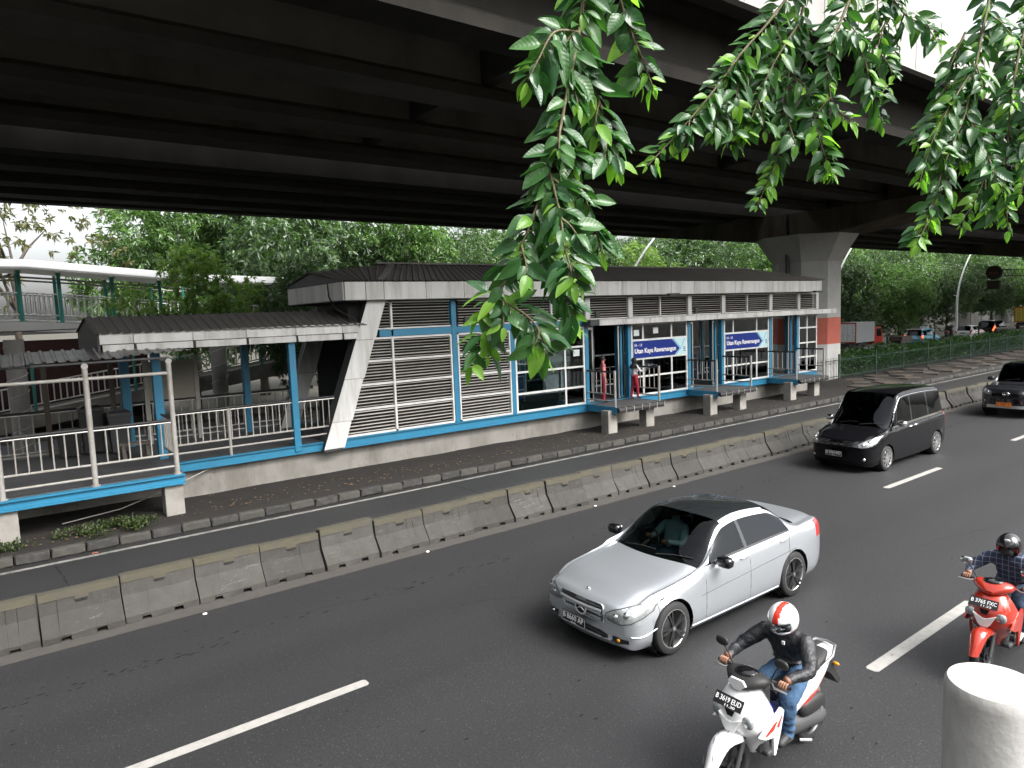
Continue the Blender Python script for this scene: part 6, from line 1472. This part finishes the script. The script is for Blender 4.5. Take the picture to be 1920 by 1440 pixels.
def helmet(root, c, r, mats, full, tilt=0.0, stripe=None):
    """mats: shell, stripe, visor, rim; front is -x"""
    nu, nv = 40, 26; cx, cy_, cz = c; P = {}; G = {'shell': MB(), 'visor': MB()}
    def pt(i, j, k=1.0):
        a = 2*PI*i/nu; e = -1.12+(PI/2+1.12)*j/nv; x = -math.cos(a)*math.cos(e); y = math.sin(a)*math.cos(e); z = math.sin(e)
        x *= 1.12 if x < 0 else 1.10; z *= 1.08
        if full and x < 0 and z < -.3: x *= 1.10
        ct, st = math.cos(tilt), math.sin(tilt); x, z = x*ct-z*st, x*st+z*ct
        return (cx+x*r*k, cy_+y*r*.96*k, cz+z*r*k)
    for j in range(nv):
        e = -1.12+(PI/2+1.12)*(j+.5)/nv
        for i in range(nu):
            a = 2*PI*(i+.5)/nu; a = a-2*PI if a > PI else a
            q = [pt(i, j), pt(i+1, j), pt(i+1, j+1), pt(i, j+1)]
            lo = -.42 if full else -1.2
            if abs(a) < 1.12-.12*max(0, -e) and lo < e < .20:
                if full: G['visor'].add([pt(i, j, .985), pt(i+1, j, .985), pt(i+1, j+1, .985), pt(i, j+1, .985)], [(0, 1, 2, 3)], 0, True)
                continue
            y = math.sin(a)*math.cos(e)
            mi = 0
            if stripe and e > .2 and abs(y+.10) < .20 and (abs(a) < 1.6 or e > .9): mi = 1
            if stripe and e < -.45 and abs(a) > .25: mi = 1 if (e*2.2+abs(a)*.55) % .6 < .26 else 0
            if not full and e < -.95: mi = 2
            G['shell'].add(q, [(0, 1, 2, 3)], mi, True)
    me = G['shell'].mesh('helmet', [mats[0], mats[1], mats[3]], WL[root.name], weld=True)
    o = inst('helmet', me, root); sol = o.modifiers.new('t', 'SOLIDIFY'); sol.thickness = .012; sol.offset = -1
    if full: G['visor'].build('visor', mats[2], o, weld=True)
    return o
visor_m = glass('smoked visor', (.10, .09, .09), tmul=1.8)
hel_white = M('white helmet', (.74, .74, .74), .2, coat=.8, var=.03); hel_red = M('red helmet stripe', (.62, .03, .012), .25, coat=.8); hel_black = M('black helmet', (.010, .010, .011), .16, coat=.8)

# ================================================================== motor scooters (front is -x, rider's left is -y)
def ell_loft(secs, n=18, p=.75):
    R_ = []
    for x, z, hw, hh in secs:
        ring = []
        for k in range(n):
            a = 2*PI*k/n; sg = lambda q: math.copysign(abs(q)**p, q)
            ring.append((x, hw*sg(math.cos(a)), z+hh*sg(math.sin(a))))
        R_.append(ring)
    return R_
def scooter(label, loc, body_m, cowl_m, head_m, decal_m, plate_t, plate_s, mirror_m, group='motor scooters on the near carriageway', rz=0.0, detail=True):
    t = thing('motor_scooter', label, 'scooter', loc, rz, group)
    def B(mb, n_, m, par=None, **k): return mb.build(n_, m, par or t, world=False, **k)
    tm = MB(); tm.lathe([(.19, -.035), (.235, -.05), (.262, -.035), (.272, 0), (.262, .035), (.235, .05), (.19, .035)], (0, 0, 0), 'y', 28); tme = tm.mesh('wheel', tyre)
    rm = MB(); rm.lathe([(.195, -.04), (.18, -.03), (.18, .03), (.195, .04)], (0, 0, 0), 'y', 24); rm.cyl((0, -.06, 0), (0, .06, 0), .045, n=12); rm.lathe([(.06, -.045), (.10, -.047)], (0, 0, 0), 'y', 20)
    for k in range(5): a = k*2*PI/5; rm.beam((math.cos(a)*.03, 0, math.sin(a)*.03), (math.cos(a)*.185, 0, math.sin(a)*.185), .03, .03, 0, up=(0, 1, 0))
    rme = rm.mesh('rim', alloy_d)
    for x in (0, 1.27): o = inst('wheel', tme, t, (x, 0, .272)); inst('rim', rme, o)
    fk = MB()
    for s_ in (-1, 1): fk.cyl((0, s_*.072, .272), (.20, s_*.072, .70), .022)
    fk.cyl((.20, 0, .68), (.33, 0, .97), .03); B(fk, 'fork', grey_d)
    # front mudguard
    R_ = []
    for q in range(13):
        a = math.radians(14+q*11.0); rr = .315-.012*math.sin(q); wd = .035+.055*math.sin(PI*min(1, (q+1)/8)/2)+(.0 if q < 9 else -.01*(q-9))
        ring = []
        for y, dr in ((-1, -.055), (-.75, -.005), (0, .016), (.75, -.005), (1, -.055)): ring.append((-math.cos(a)*(rr+dr), wd*y, .272+math.sin(a)*(rr+dr)))
        R_.append(ring+[(p[0]*.96, p[1]*.9, .272+(p[2]-.272)*.955) for p in ring[::-1]])
    mg = B(MB().rings(R_, 0, True), 'front_mudguard', body_m)
    if decal_m:
        sk = MB(); r5 = random.Random(4)
        for q in range(9):
            a0 = math.radians(24+q*8+r5.gauss(0, 2)); yy = (-.05 if q % 2 else .03)+r5.gauss(0, .012); w5 = .05
            pts = [(-math.cos(a0+d)*.334, yy+d*.12, .272+math.sin(a0+d)*.334) for d in (0, .10, .20)]; sk.tube(pts, [.001, .0035, .001], 4)
        B(sk, 'decal', dark_p, mg)
    # front apron shell
    R_ = []
    for z, xf, hw, xe in ((.97, .18, .09, .26), (.92, .10, .15, .26), (.84, .04, .20, .28), (.76, .015, .235, .30), (.67, .025, .24, .32), (.58, .085, .22, .35), (.50, .15, .175, .36), (.42, .205, .13, .38), (.34, .255, .105, .40)):
        out = []
        for q in range(11): u = -1+2*q/10; out.append((xf+(xe-xf)*abs(u)**2.2, hw*math.sin(u*PI/2)*1.0, z-.03*(1-u*u)))
        R_.append(out+[(p[0]+.04, p[1]*.9, p[2]) for p in out[::-1]])
    ap = B(MB().rings(R_, 0, True), 'front_apron', body_m)
    # head lamp and side lamps
    hl = MB(); hl.prism([(-.115, .735), (-.02, .69), (.02, .69), (.115, .735), (.06, .62), (.035, .59), (-.035, .59), (-.06, .62)], 'x', .002, .045); B(hl, 'head_lamp', head_m, ap, bevel=.008)
    for s_ in (-1, 1): B(MB().blob((.062, s_*.150, .715), (.03, .055, .05), 0, 10, 6, .7), 'turn_lamp', lamp, ap)
    B(MB().prism([(-.05, .79), (.05, .79), (.025, .735), (-.025, .735)], 'x', .012, .020), 'dark_inlet', blk_gloss, ap)
    # side wings with decals
    for s_ in (-1, 1):
        y = s_*.232
        w_ = B(MB().prism([(.10, .60), (.22, .66), (.42, .76), (.46, .72), (.41, .55), (.335, .36), (.31, .36), (.30, .53), (.18, .555)], 'y', y-.014, y+.014), 'side_wing', body_m, bevel=.006)
        if decal_m:
            B(MB().prism([(.16, .59), (.30, .66), (.36, .67), (.30, .60), (.20, .582)], 'y', y+s_*.0145-.001, y+s_*.0145+.001), 'decal', decal_m, w_)
            B(MB().prism([(.34, .62), (.42, .70), (.42, .67), (.375, .59)], 'y', y+s_*.0145-.001, y+s_*.0145+.001), 'decal', decal_m, w_)
    # handlebar cowl, instruments, grips, levers, mirrors
    cw = MB(); cw.rings(ell_loft([(.12, .955, .035, .02), (.17, .985, .13, .05), (.25, 1.005, .20, .065), (.33, 1.0, .20, .055), (.40, .985, .12, .03)])); cw = B(cw, 'handlebar_cowl', cowl_m)
    B(MB().blob((.27, 0, 1.055), (.09, .11, .022), 0, 14, 6), 'instrument_dial', blk_gloss, cw)
    if cowl_m is not body_m: B(MB().prism([(-.09, .99), (-.03, .935), (.03, .935), (.09, .99), (.06, 1.03), (-.06, 1.03)], 'x', .115, .135), 'cowl_nose', body_m, cw)
    hb = MB(); hb.cyl((.36, -.36, 1.0), (.36, .36, 1.0), .014); hb = B(hb, 'handlebar', grey_d)
    for s_ in (-1, 1):
        B(MB().cyl((.36, s_*.235, 1.0), (.36, s_*.36, 1.0), .019, n=12), 'grip', black_m, hb)
        B(MB().tube([(.34, s_*.20, .995), (.29, s_*.25, .99), (.295, s_*.37, .985)], .008, 6), 'brake_lever', alloy, hb)
        mr = B(MB().tube([(.34, s_*.19, 1.02), (.33, s_*.24, 1.12), (.32, s_*.27, 1.17)], .007, 6), 'mirror_stalk', black_m, hb)
        B(MB().blob((.325, s_*.30, 1.205), (.018, .065, .042), 0, 14, 8, .75), 'mirror', mirror_m, mr)
    # inner leg shield, floor board, tunnel
    B(MB().prism([(.27, .33), (.42, .33), (.44, .92), (.36, .96), (.30, .9)], 'y', -.13, .13), 'leg_shield', grey_d, bevel=.03)
    B(MB().box(.36, .78, -.15, .15, .265, .315, 0, .012), 'floor_board', grey_d)
    # rear body, seat, rail
    rb = B(MB().rings(ell_loft([(.66, .50, .10, .12), (.74, .56, .145, .14), (.92, .62, .17, .125), (1.15, .67, .165, .11), (1.36, .735, .13, .085), (1.52, .80, .095, .06), (1.63, .85, .05, .03)])), 'rear_body', body_m)
    if decal_m:
        for s_ in (-1, 1): B(MB().add([(.84, s_*.170, .56), (1.02, s_*.178, .62), (1.34, s_*.142, .73), (1.10, s_*.176, .64), (1.16, s_*.174, .63), (.98, s_*.178, .575)], [(0, 1, 5), (1, 3, 4, 5), (1, 2, 3)]), 'decal', decal_m, rb)
    B(MB().rings(ell_loft([(.62, .70, .07, .05), (.70, .735, .125, .055), (.88, .755, .145, .05), (1.05, .775, .15, .05), (1.14, .805, .15, .055), (1.35, .83, .13, .05), (1.48, .85, .08, .03)])), 'seat', black_m)
    B(MB().tube([(1.22, -.15, .80), (1.42, -.16, .86), (1.58, -.10, .895), (1.60, 0, .90), (1.58, .10, .895), (1.42, .16, .86), (1.22, .15, .80)], .014, 8), 'grab_rail', alloy if decal_m else grey_d)
    B(MB().blob((1.60, 0, .80), (.04, .07, .035), 0), 'tail_lamp', tail)
    B(MB().prism([(1.42, .70), (1.56, .76), (1.74, .47), (1.70, .45), (1.56, .60)], 'y', -.07, .07), 'rear_mudguard', black_m)
    for s_ in (-1, 1): B(MB().blob((1.60, s_*.10, .70), (.02, .035, .018), 0), 'rear_turn_lamp', amber)
    eg = MB(); eg.rings([[(x, -.05-hw*(1-math.cos(a))*.0-hw*math.cos(a), z+hh*math.sin(a)) for a in np.linspace(0, 2*PI, 13)[:-1]] for x, z, hw, hh in ((.70, .36, .07, .08), (.80, .37, .12, .11), (1.0, .35, .13, .10), (1.22, .31, .13, .10), (1.36, .29, .09, .07))]); B(eg, 'engine_case', grey_d)
    B(MB().blob((1.08, -.13, .50), (.20, .06, .085), 0, 14, 8, .7), 'air_box', black_m); B(MB().blob((.78, 0, .42), (.13, .13, .13), 0, 12, 8, .7), 'under_cover', black_m)
    ex = MB(); ex.tube([(.85, .10, .26), (1.05, .15, .25), (1.15, .17, .29)], .02, 8); ex.cyl((1.12, .17, .29), (1.62, .19, .40), .055, .062, 14); B(ex, 'exhaust', grey_d)
    for s_ in (-1, 1): B(MB().cyl((1.28, s_*.12, .30), (1.22, s_*.12, .60), .025), 'shock_absorber', alloy)
    B(MB().cyl((.78, -.20, .29), (.86, -.27, .29), .016), 'foot_peg', alloy)
    # number plate above the lamp, leaning back
    pl = MB().box(-.006, .006, -.138, .138, -.052, .052).build('number_plate', plate_b, t, world=False)
    pl.location = (.000, .0, .868); pl.rotation_euler = (0, math.radians(38), 0)
    for s_, hh, ww, dz_ in ((plate_t, .045, .25, -.012), (plate_s, .022, .10, -.046)):
        if s_: inst('lettering', fit_text(s_, ww, hh, white_p, .012), pl, (-.0075, ww/2 if s_ == plate_t else .02, dz_), (PI/2, 0, -PI/2))
    return t
def rider_pose(hx, lean, headx, headz, feetx, k=1.0, gy=.30):
    P = dict(pelvis=(hx, 0, .84), spine=(hx-.02+lean*.3, 0, .98), chest=(hx+lean*.7, 0, 1.14), neckb=(hx+lean, 0, 1.255), neck=((hx+lean+headx)/2, 0, 1.30), head=(headx, 0, headz-.02), crown=(headx+.005, 0, headz+.06))
    for n_, s_ in (('l', -1), ('r', 1)):
        P['sh'+n_] = (hx+lean*.9, s_*.20, 1.19); P['el'+n_] = ((hx+lean+.36)/2+.06, s_*.36, 1.035); P['wr'+n_] = (.445, s_*(gy+.004), 1.035); P['ha'+n_] = (.385, s_*gy, 1.028)
        P['hi'+n_] = (hx-.03, s_*.10, .82); P['kn'+n_] = (hx-.40, s_*(.20 if s_ < 0 else .15), .76 if s_ < 0 else .70); P['an'+n_] = (feetx+.08, s_*.17, .40); P['to'+n_] = (feetx-.10, s_*.18, .345)
    return P
def rider(label, loc, mats, pose, k, gy=.30):
    t = thing('person', label, 'person', loc, 0)
    ch = grip_fingers((.36, -gy, 1.0), -1)+grip_fingers((.36, gy, 1.0), 1)
    skinned('body', body(pose, k), BONES, mats, t, ch, 3, .011); return t
WS = (4.82, 3.50, 0); RSX = (8.59, 2.87, 0)
scooter('white scooter with red decals and black seat ridden beside the silver sedan', WS, p_white, black_m, p_white, p_red, 'B 3619 EUD', '11.20', black_m)
pz = rider_pose(.98, -.10, .845, 1.37, .56); 
r1 = rider('rider in black leather jacket and blue jeans wearing a white helmet with red stripe', WS, [c_jacket, c_jeans, skin, c_shoe], pz, 1.12)
helmet(r1, (WS[0]+.835, WS[1], 1.365), .138, (hel_white, hel_red, visor_m, hel_red), True, .30, True)
MB().box(.775, .79, -.045, -.02, 1.14, 1.17).build('chest_badge', white_p, r1, world=False)
# blue bag hanging at the floor board
tag(MB().rings(ell_loft([(WS[0]+.43, .52, .06, .14), (WS[0]+.48, .50, .10, .17), (WS[0]+.56, .50, .10, .17), (WS[0]+.60, .52, .06, .13)])).build('bag', M('blue bag', (.012, .02, .30), .45)), 'bright blue bag on the floor board of the white scooter', 'bag').location = (0, WS[1]-.02, 0)
scooter('red scooter with white head lamp at the right edge behind the bollard', RSX, p_red, p_red, p_white, None, 'B 3765 FXC', '11.23', chrome)
pz2 = rider_pose(.86, -.10, .715, 1.355, .56)
r2 = rider('rider in navy checked shirt and black helmet with black face mask on the red scooter', RSX, [c_plaid, c_djeans, skin, c_sneak], pz2, 1.0)
helmet(r2, (RSX[0]+.715, RSX[1], 1.365), .132, (hel_black, hel_red, visor_m, black_m), False, .18)
MB().blob((.655, 0, 1.305), (.062, .068, .055), 0, 14, 9, .85).build('face_mask', c_black, r2, world=False)
for s_ in (-1, 1): MB().blob((.632, s_*.032, 1.373), (.012, .014, .009), 0, 8, 6).build('eye', dark_p, r2, world=False); MB().blob((.70, s_*.098, 1.335), (.05, .018, .055), 0, 10, 7).build('cheek_pad', hel_red, r2, world=False)
MB().blob((.622, 0, 1.35), (.012, .013, .022), 0, 8, 6).build('nose', skin, r2, world=False)
MB().blob((.583, -.02, 1.455), (.006, .032, .016), 0, 12, 6).build('helmet_sticker', white_p, r2, world=False)

# drivers
def driver(label, car, x, y, zf, mats, hold, face_mask=False):
    t = thing('person', label, 'person', (car.t.location.x+x, car.t.location.y+y, zf), 0)
    P = dict(pelvis=(.05, 0, .32), spine=(.10, 0, .46), chest=(.16, 0, .64), neckb=(.17, 0, .76), neck=(.165, 0, .80), head=(.155, 0, .89), crown=(.155, 0, .97))
    for n_, s_ in (('l', -1), ('r', 1)):
        h = hold[n_]; P['sh'+n_] = (.17, s_*.18, .70); P['el'+n_] = (h[0]*.45+.10, s_*.27, .50); P['wr'+n_] = (h[0]+.07, h[1], h[2]-.01); P['ha'+n_] = (h[0]+.02, h[1], h[2]+.015); P['hi'+n_] = (.03, s_*.09, .32); P['kn'+n_] = (-.38, s_*.13, .40); P['an'+n_] = (-.62, s_*.12, .12); P['to'+n_] = (-.78, s_*.12, .08)
    ch = []
    for n_, s_ in (('l', -1), ('r', 1)): ch += grip_fingers(hold[n_], s_)
    skinned('body', body(P), BONES, mats, t, ch)
    MB().blob((.175, 0, .935), (.105, .092, .085), 0, 14, 8).build('hair', c_hair, t, world=False)
    for s_ in (-1, 1): MB().blob((.068, s_*.032, .905), (.008, .014, .008), 0, 8, 5).build('eye', dark_p, t, world=False)
    MB().blob((.060, 0, .882), (.016, .013, .02), 0, 8, 6).build('nose', skin, t, world=False); MB().blob((.068, 0, .845), (.008, .022, .006), 0, 8, 5).build('mouth', M('lips', (.25, .09, .07), .6), t, world=False)
    if face_mask: MB().blob((.085, 0, .86), (.04, .06, .05), 0, 12, 8).build('face_mask', c_cyan, t, world=False)
driver('driver in pale blue shirt behind the wheel of the silver sedan', sd, 2.15, .37, .35, [c_cyan, c_djeans, skin, c_shoe], {'l': (-.27, -.15, .55), 'r': (-.27, .15, .58)})
driver('driver with pale face mask behind the wheel of the black minivan', vn, 1.85, .36, .5, [c_black, c_djeans, skin, c_shoe], {'l': (-.30, -.15, .52), 'r': (-.30, .15, .52)}, True)

# people waiting at the station doors
def stander(label, loc, rz, h, mats, arm_l, arm_r, hair=True, scarf=None, step=0.0):
    t = thing('person', label, 'person', loc, rz); k = h/1.70
    P = dict(pelvis=(0, 0, .94), spine=(0, 0, 1.08), chest=(-.01, 0, 1.27), neckb=(0, 0, 1.41), neck=(0, 0, 1.45), head=(-.015, 0, 1.56), crown=(-.01, 0, 1.63))
    for n_, s_ in (('l', -1), ('r', 1)):
        a = arm_l if n_ == 'l' else arm_r; P['sh'+n_] = (0, s_*.165, 1.36); P['el'+n_] = a[0]; P['wr'+n_] = a[1]; d = (Vector(a[1])-Vector(a[0])).normalized(); P['ha'+n_] = tuple(Vector(a[1])+d*.06)
        P['hi'+n_] = (0, s_*.09, .88); P['kn'+n_] = (-.02-step*s_*.5, s_*.10, .49); P['an'+n_] = (.02-step*s_, s_*.10, .09); P['to'+n_] = (-.14-step*s_, s_*.11, .035)
    P = {q: tuple(c*k for c in v) for q, v in P.items()}; ch = []
    for n_, s_ in (('l', -1), ('r', 1)): ch += loose_fingers(P['ha'+n_], Vector(P['ha'+n_])-Vector(P['wr'+n_]), s_)
    skinned('body', body(P, k*.92), BONES, mats, t, ch); hz_ = 1.58*k
    if hair: MB().blob((.012*k, 0, hz_+.03), (.10*k, .092*k, .10*k), 0, 14, 9).build('hair', c_hair, t, world=False)
    if scarf: MB().blob((.015*k, 0, hz_-.015), (.108*k, .105*k, .125*k), 0, 18, 12).build('headscarf', scarf, t, world=False)
    if scarf: MB().lathe([(.078*k, 1.50*k), (.10*k, 1.44*k), (.155*k, 1.38*k), (.20*k, 1.31*k), (.205*k, 1.25*k)], (0, 0, 0), 'z', 20).build('scarf_drape', scarf, t, world=False)
    for s_ in (-1, 1): MB().blob((-.098*k, s_*.03, hz_-.01), (.007, .012, .007), 0, 8, 5).build('eye', dark_p, t, world=False)
    MB().blob((-.105*k, 0, hz_-.035), (.015, .012, .018), 0, 8, 6).build('nose', skin, t, world=False); MB().blob((-.095*k, 0, hz_-.075), (.007, .02, .005), 0, 8, 5).build('mouth', M('lips', (.25, .09, .07), .6), t, world=False)
    return t
stander('woman in pink blouse and red trousers standing inside the first door', (17.12, 17.55, 1.05), math.radians(150), 1.66, [c_pink, c_redtr, skin, c_shoe], ((.03, -.25, 1.12), (-.10, -.22, .90)), ((.05, .26, 1.10), (-.02, .28, .86)))
for o_ in bpy.data.objects:
    if o_.name.startswith('person') and o_.get('label', '').startswith('woman in pink'): o_['label'] = 'person in pink blouse and red trousers standing in the first doorway'
stander('person in white blouse and black headscarf leaning on the rail of the first platform', (18.50, 17.35, 1.05), math.radians(165), 1.52, [c_white, c_redtr, skin, c_shoe], ((-.16, -.26, 1.14), (-.36, -.20, 1.12)), ((-.10, .26, 1.14), (-.32, .16, 1.14)), False, c_black, .10)
stander('dark-clothed person standing in the third doorway of the hall', (28.4, 18.4, 1.05), math.radians(120), 1.6, [c_black, c_djeans, skin, c_shoe], ((.03, -.25, 1.12), (-.10, -.22, .90)), ((.05, .26, 1.10), (-.02, .28, .86)))
# distant motorcyclist on the far road
fs_ = scooter('dark scooter with red tail on the far road under the trees', (83.6, 33.0-1.2, 0), p_red, black_m, p_white, None, '', '', black_m, 'traffic on the far carriageway', PI)
t3 = thing('person', 'rider in dark jacket and pale helmet on the far road', 'person', (83.6, 31.8, 0), PI)
skinned('body', body(rider_pose(.95, -.10, .83, 1.37, .56), 1.0), BONES, [c_black, c_djeans, skin, c_shoe], t3, grip_fingers((.36, -.3, 1.0), -1)+grip_fingers((.36, .3, 1.0), 1))
MB().blob((.83, 0, 1.40), (.14, .125, .13), 0, 16, 10).build('helmet', hel_white, t3, world=False)
# scooter waiting beyond the deck at the left edge
scooter('parked scooter with red front behind the rear railing at the left edge', (-.35, 23.6, .15), p_red, black_m, p_white, None, '', '', chrome, 'motor scooters on the near carriageway', math.radians(170))
t4 = thing('person', 'rider in blue and white helmet behind the rear railing at the left edge', 'person', (-.35, 23.6, .15), math.radians(170))
skinned('body', body(rider_pose(.95, -.10, .83, 1.37, .56), 1.0), BONES, [c_black, c_djeans, skin, c_shoe], t4, grip_fingers((.36, -.3, 1.0), -1)+grip_fingers((.36, .3, 1.0), 1))
MB().blob((.83, 0, 1.40), (.14, .125, .13), 0, 16, 10).build('helmet', M('blue helmet', (.05, .06, .35), .25, coat=.8), t4, world=False)
flush_skins()
# ================================================================== street furniture
# green fence beyond the station
FN = thing('green_fence', 'green metal picket fence along the hedge right of the pier', 'fence', (45, 18.6, .15))
fps = [32.0, 35.2, 39.1, 42.4, 45.6, 48.8, 52.0, 55.2, 58.4, 61.6, 64.8, 68.0, 72, 76, 80, 84]
def fz(x): return .20 if x < 33 else .33
pk = None
for a, b in zip(fps[:-1], fps[1:]):
    MB().box(a-.035, a+.035, 18.60, 18.67, .1, 1.58).build('post', green_f, FN)
    mb = MB()
    for z in (.42, 1.25): mb.box(a+.036, b-.036, 18.62, 18.65, z, z+.035)
    mb.build('fence_rail', green_f, FN)
    n_ = int((b-a)/.15)
    if a < 50:
        if pk is None: pk = MB().box(-.006, .006, -.006, .006, 0, 1.12).mesh('picket', green_f)
        for q in range(1, n_): inst('picket', pk, FN, (a+(b-a)*q/n_, 18.608, .30), world=True)
    else:
        mb = MB()
        for q in range(1, n_): x = a+(b-a)*q/n_; mb.box(x-.008, x+.008, 18.60, 18.616, .30, 1.42)
        tag(mb.build('far_pickets', green_f, FN), kind='stuff')
FN2 = thing('rear_fence', 'low dark rear fence posts behind the hedge by the far road', 'fence', (45, 23.0, .15))
for x in (38, 43, 50, 57.5, 66): MB().box(x-.05, x+.05, 23.0, 23.1, .1, 1.75).build('post', M('dark fence post', (.03, .035, .03), .7), FN2)
MB().box(38, 66, 23.03, 23.06, 1.2, 1.25).build('fence_rail', MATS['dark fence post'], FN2)
# cabinet in the hedge
ub = thing('utility_cabinet', 'dark brown utility cabinet standing in the hedge before the taxi', 'cabinet', (52.2, 23.2, .1))
ubm = M('brown cabinet', (.045, .03, .022), .7, dirt=.4)
MB().box(51.5, 52.9, 22.8, 23.5, .1, 1.35).build('cabinet_body', ubm, ub); MB().prism([(51.35, 1.352), (53.05, 1.352), (52.9, 1.68), (51.5, 1.68)], 'y', 22.7, 23.6).build('cabinet_roof', ubm, ub)
for x in (51.87, 52.53): MB().box(x-.30, x+.30, 22.785, 22.798, .3, 1.28).build('cabinet_door', grey_d, ub)
# curved white lamp posts
def lamp_post(x, y, label, side=1):
    t = thing('lamp_post', label, 'street lamp', (x, y, .14), 0, 'curved white lamp posts'); P = []
    for i in range(17): q = i/16; P.append((side*8.3*max(0, q-.35)**2, 0, 9.2*q))
    MB().tube(P, [.15-.08*i/16 for i in range(17)], 10).build('pole', white_m, t, world=False)
    MB().cyl((0, 0, 0), (0, 0, .35), .24, n=12).build('base', white_m, t, world=False)
    e = Vector(P[-1]); MB().tube([e, e+Vector((side*.7, -.3, .25)), e+Vector((side*1.7, -.7, .3))], [.07, .06, .05], 8).build('arm', white_m, t, world=False)
    MB().blob(e+Vector((side*2.0, -.8, .28)), (.4, .16, .06), 0, 12, 6).build('lamp_head', grey_d, t, world=False)
    MB().tube([(.3, 0, 4.0), (-.2, 0, 4.3), (-.9, 0, 4.45)], [.05, .045, .03], 6).build('bracket', white_m, t, world=False)
lamp_post(91.5, 34.3, 'curved white lamp post on the far pavement right of the pier'); lamp_post(63.3, 34.3, 'curved white lamp post just peeping out right of the pier'); lamp_post(35.4, 34.3, 'curved white lamp post whose top shows above the hall roof')
# traffic light on a gantry at the right edge
tl = thing('traffic_light', 'dark round traffic light on a gantry arm at the right edge', 'traffic light', (81.0, 24.2, .15)); dk = M('dark rusty steel', (.035, .025, .02), .8)
MB().cyl((81.0, 24.2, .15), (81.0, 24.2, 7.0), .10, n=10).build('pole', dk, tl)
mb = MB()
for z in (6.15, 6.75): mb.cyl((72.2, 24.0, z-.1), (81.0, 24.2, z), .045, n=6)
for q in range(9): x = 72.3+q*.97; mb.cyl((x, 24.0, 6.07), (x+.48, 24.0, 6.65), .02, n=5); mb.cyl((x+.48, 24.0, 6.65), (x+.97, 24.0, 6.09), .02, n=5)
mb.build('gantry_arm', dk, tl)
MB().cyl((71.6, 23.98, 6.35), (71.9, 23.98, 6.35), .62, n=24).build('round_board', dk, tl); MB().box(71.6, 71.95, 23.5, 24.45, 4.9, 5.65).build('lower_board', dk, tl)
for k_ in range(3): MB().cyl((71.5, 23.75+k_*.23, 6.35), (71.6, 23.75+k_*.23, 6.35), .09, n=12).build('lens', M('rust lens', (.12, .03, .02), .5), tl)
# round white bollard close to the camera
bo = thing('bollard', 'round whitewashed concrete post close up in the lower right corner', 'bollard', (1.89, .603, 0))
bwm = M('whitewashed concrete', (.47, .465, .45), .85, var=.08, scale=9, bump=.22, bscale=30, dirt=.85, dirtc=(.30, .285, .265), dscale=6, streak=(1, 1, .45))
mb = MB(); mb.lathe([(.107, 0), (.107, 3.29), (.105, 3.31), (.099, 3.320), (0, 3.322)], (1.89, .603, 0), 'z', 40); mb.build('post', bwm, bo, sharp=40)
MB().lathe([(.2, 0), (.2, .15), (.11, .18)], (1.89, .603, -.01), 'z', 30).build('footing', conc, bo)
# scraps on the road
for q, (x, y) in enumerate(((2.2, 10.75), (6.05, 10.85), (10.3, 10.9), (12.8, 10.8))):
    tag(MB().lathe([(0, .004), (.035, .006), (.03, .018), (0, .02)], (x, y, .006), 'z', 10).build('bottle_cap', white_m), ('small white cap on the asphalt by the barrier, %s one from the left' % ('first', 'second', 'third', 'fourth')[q]), 'litter', 'white caps on the road')
tag(MB().box(1.22, 1.32, 15.2, 15.26, .01, .02).build('wrapper', M('red wrapper', (.35, .12, .08), .6)), 'small reddish wrapper lying below the kerb at far left', 'litter')
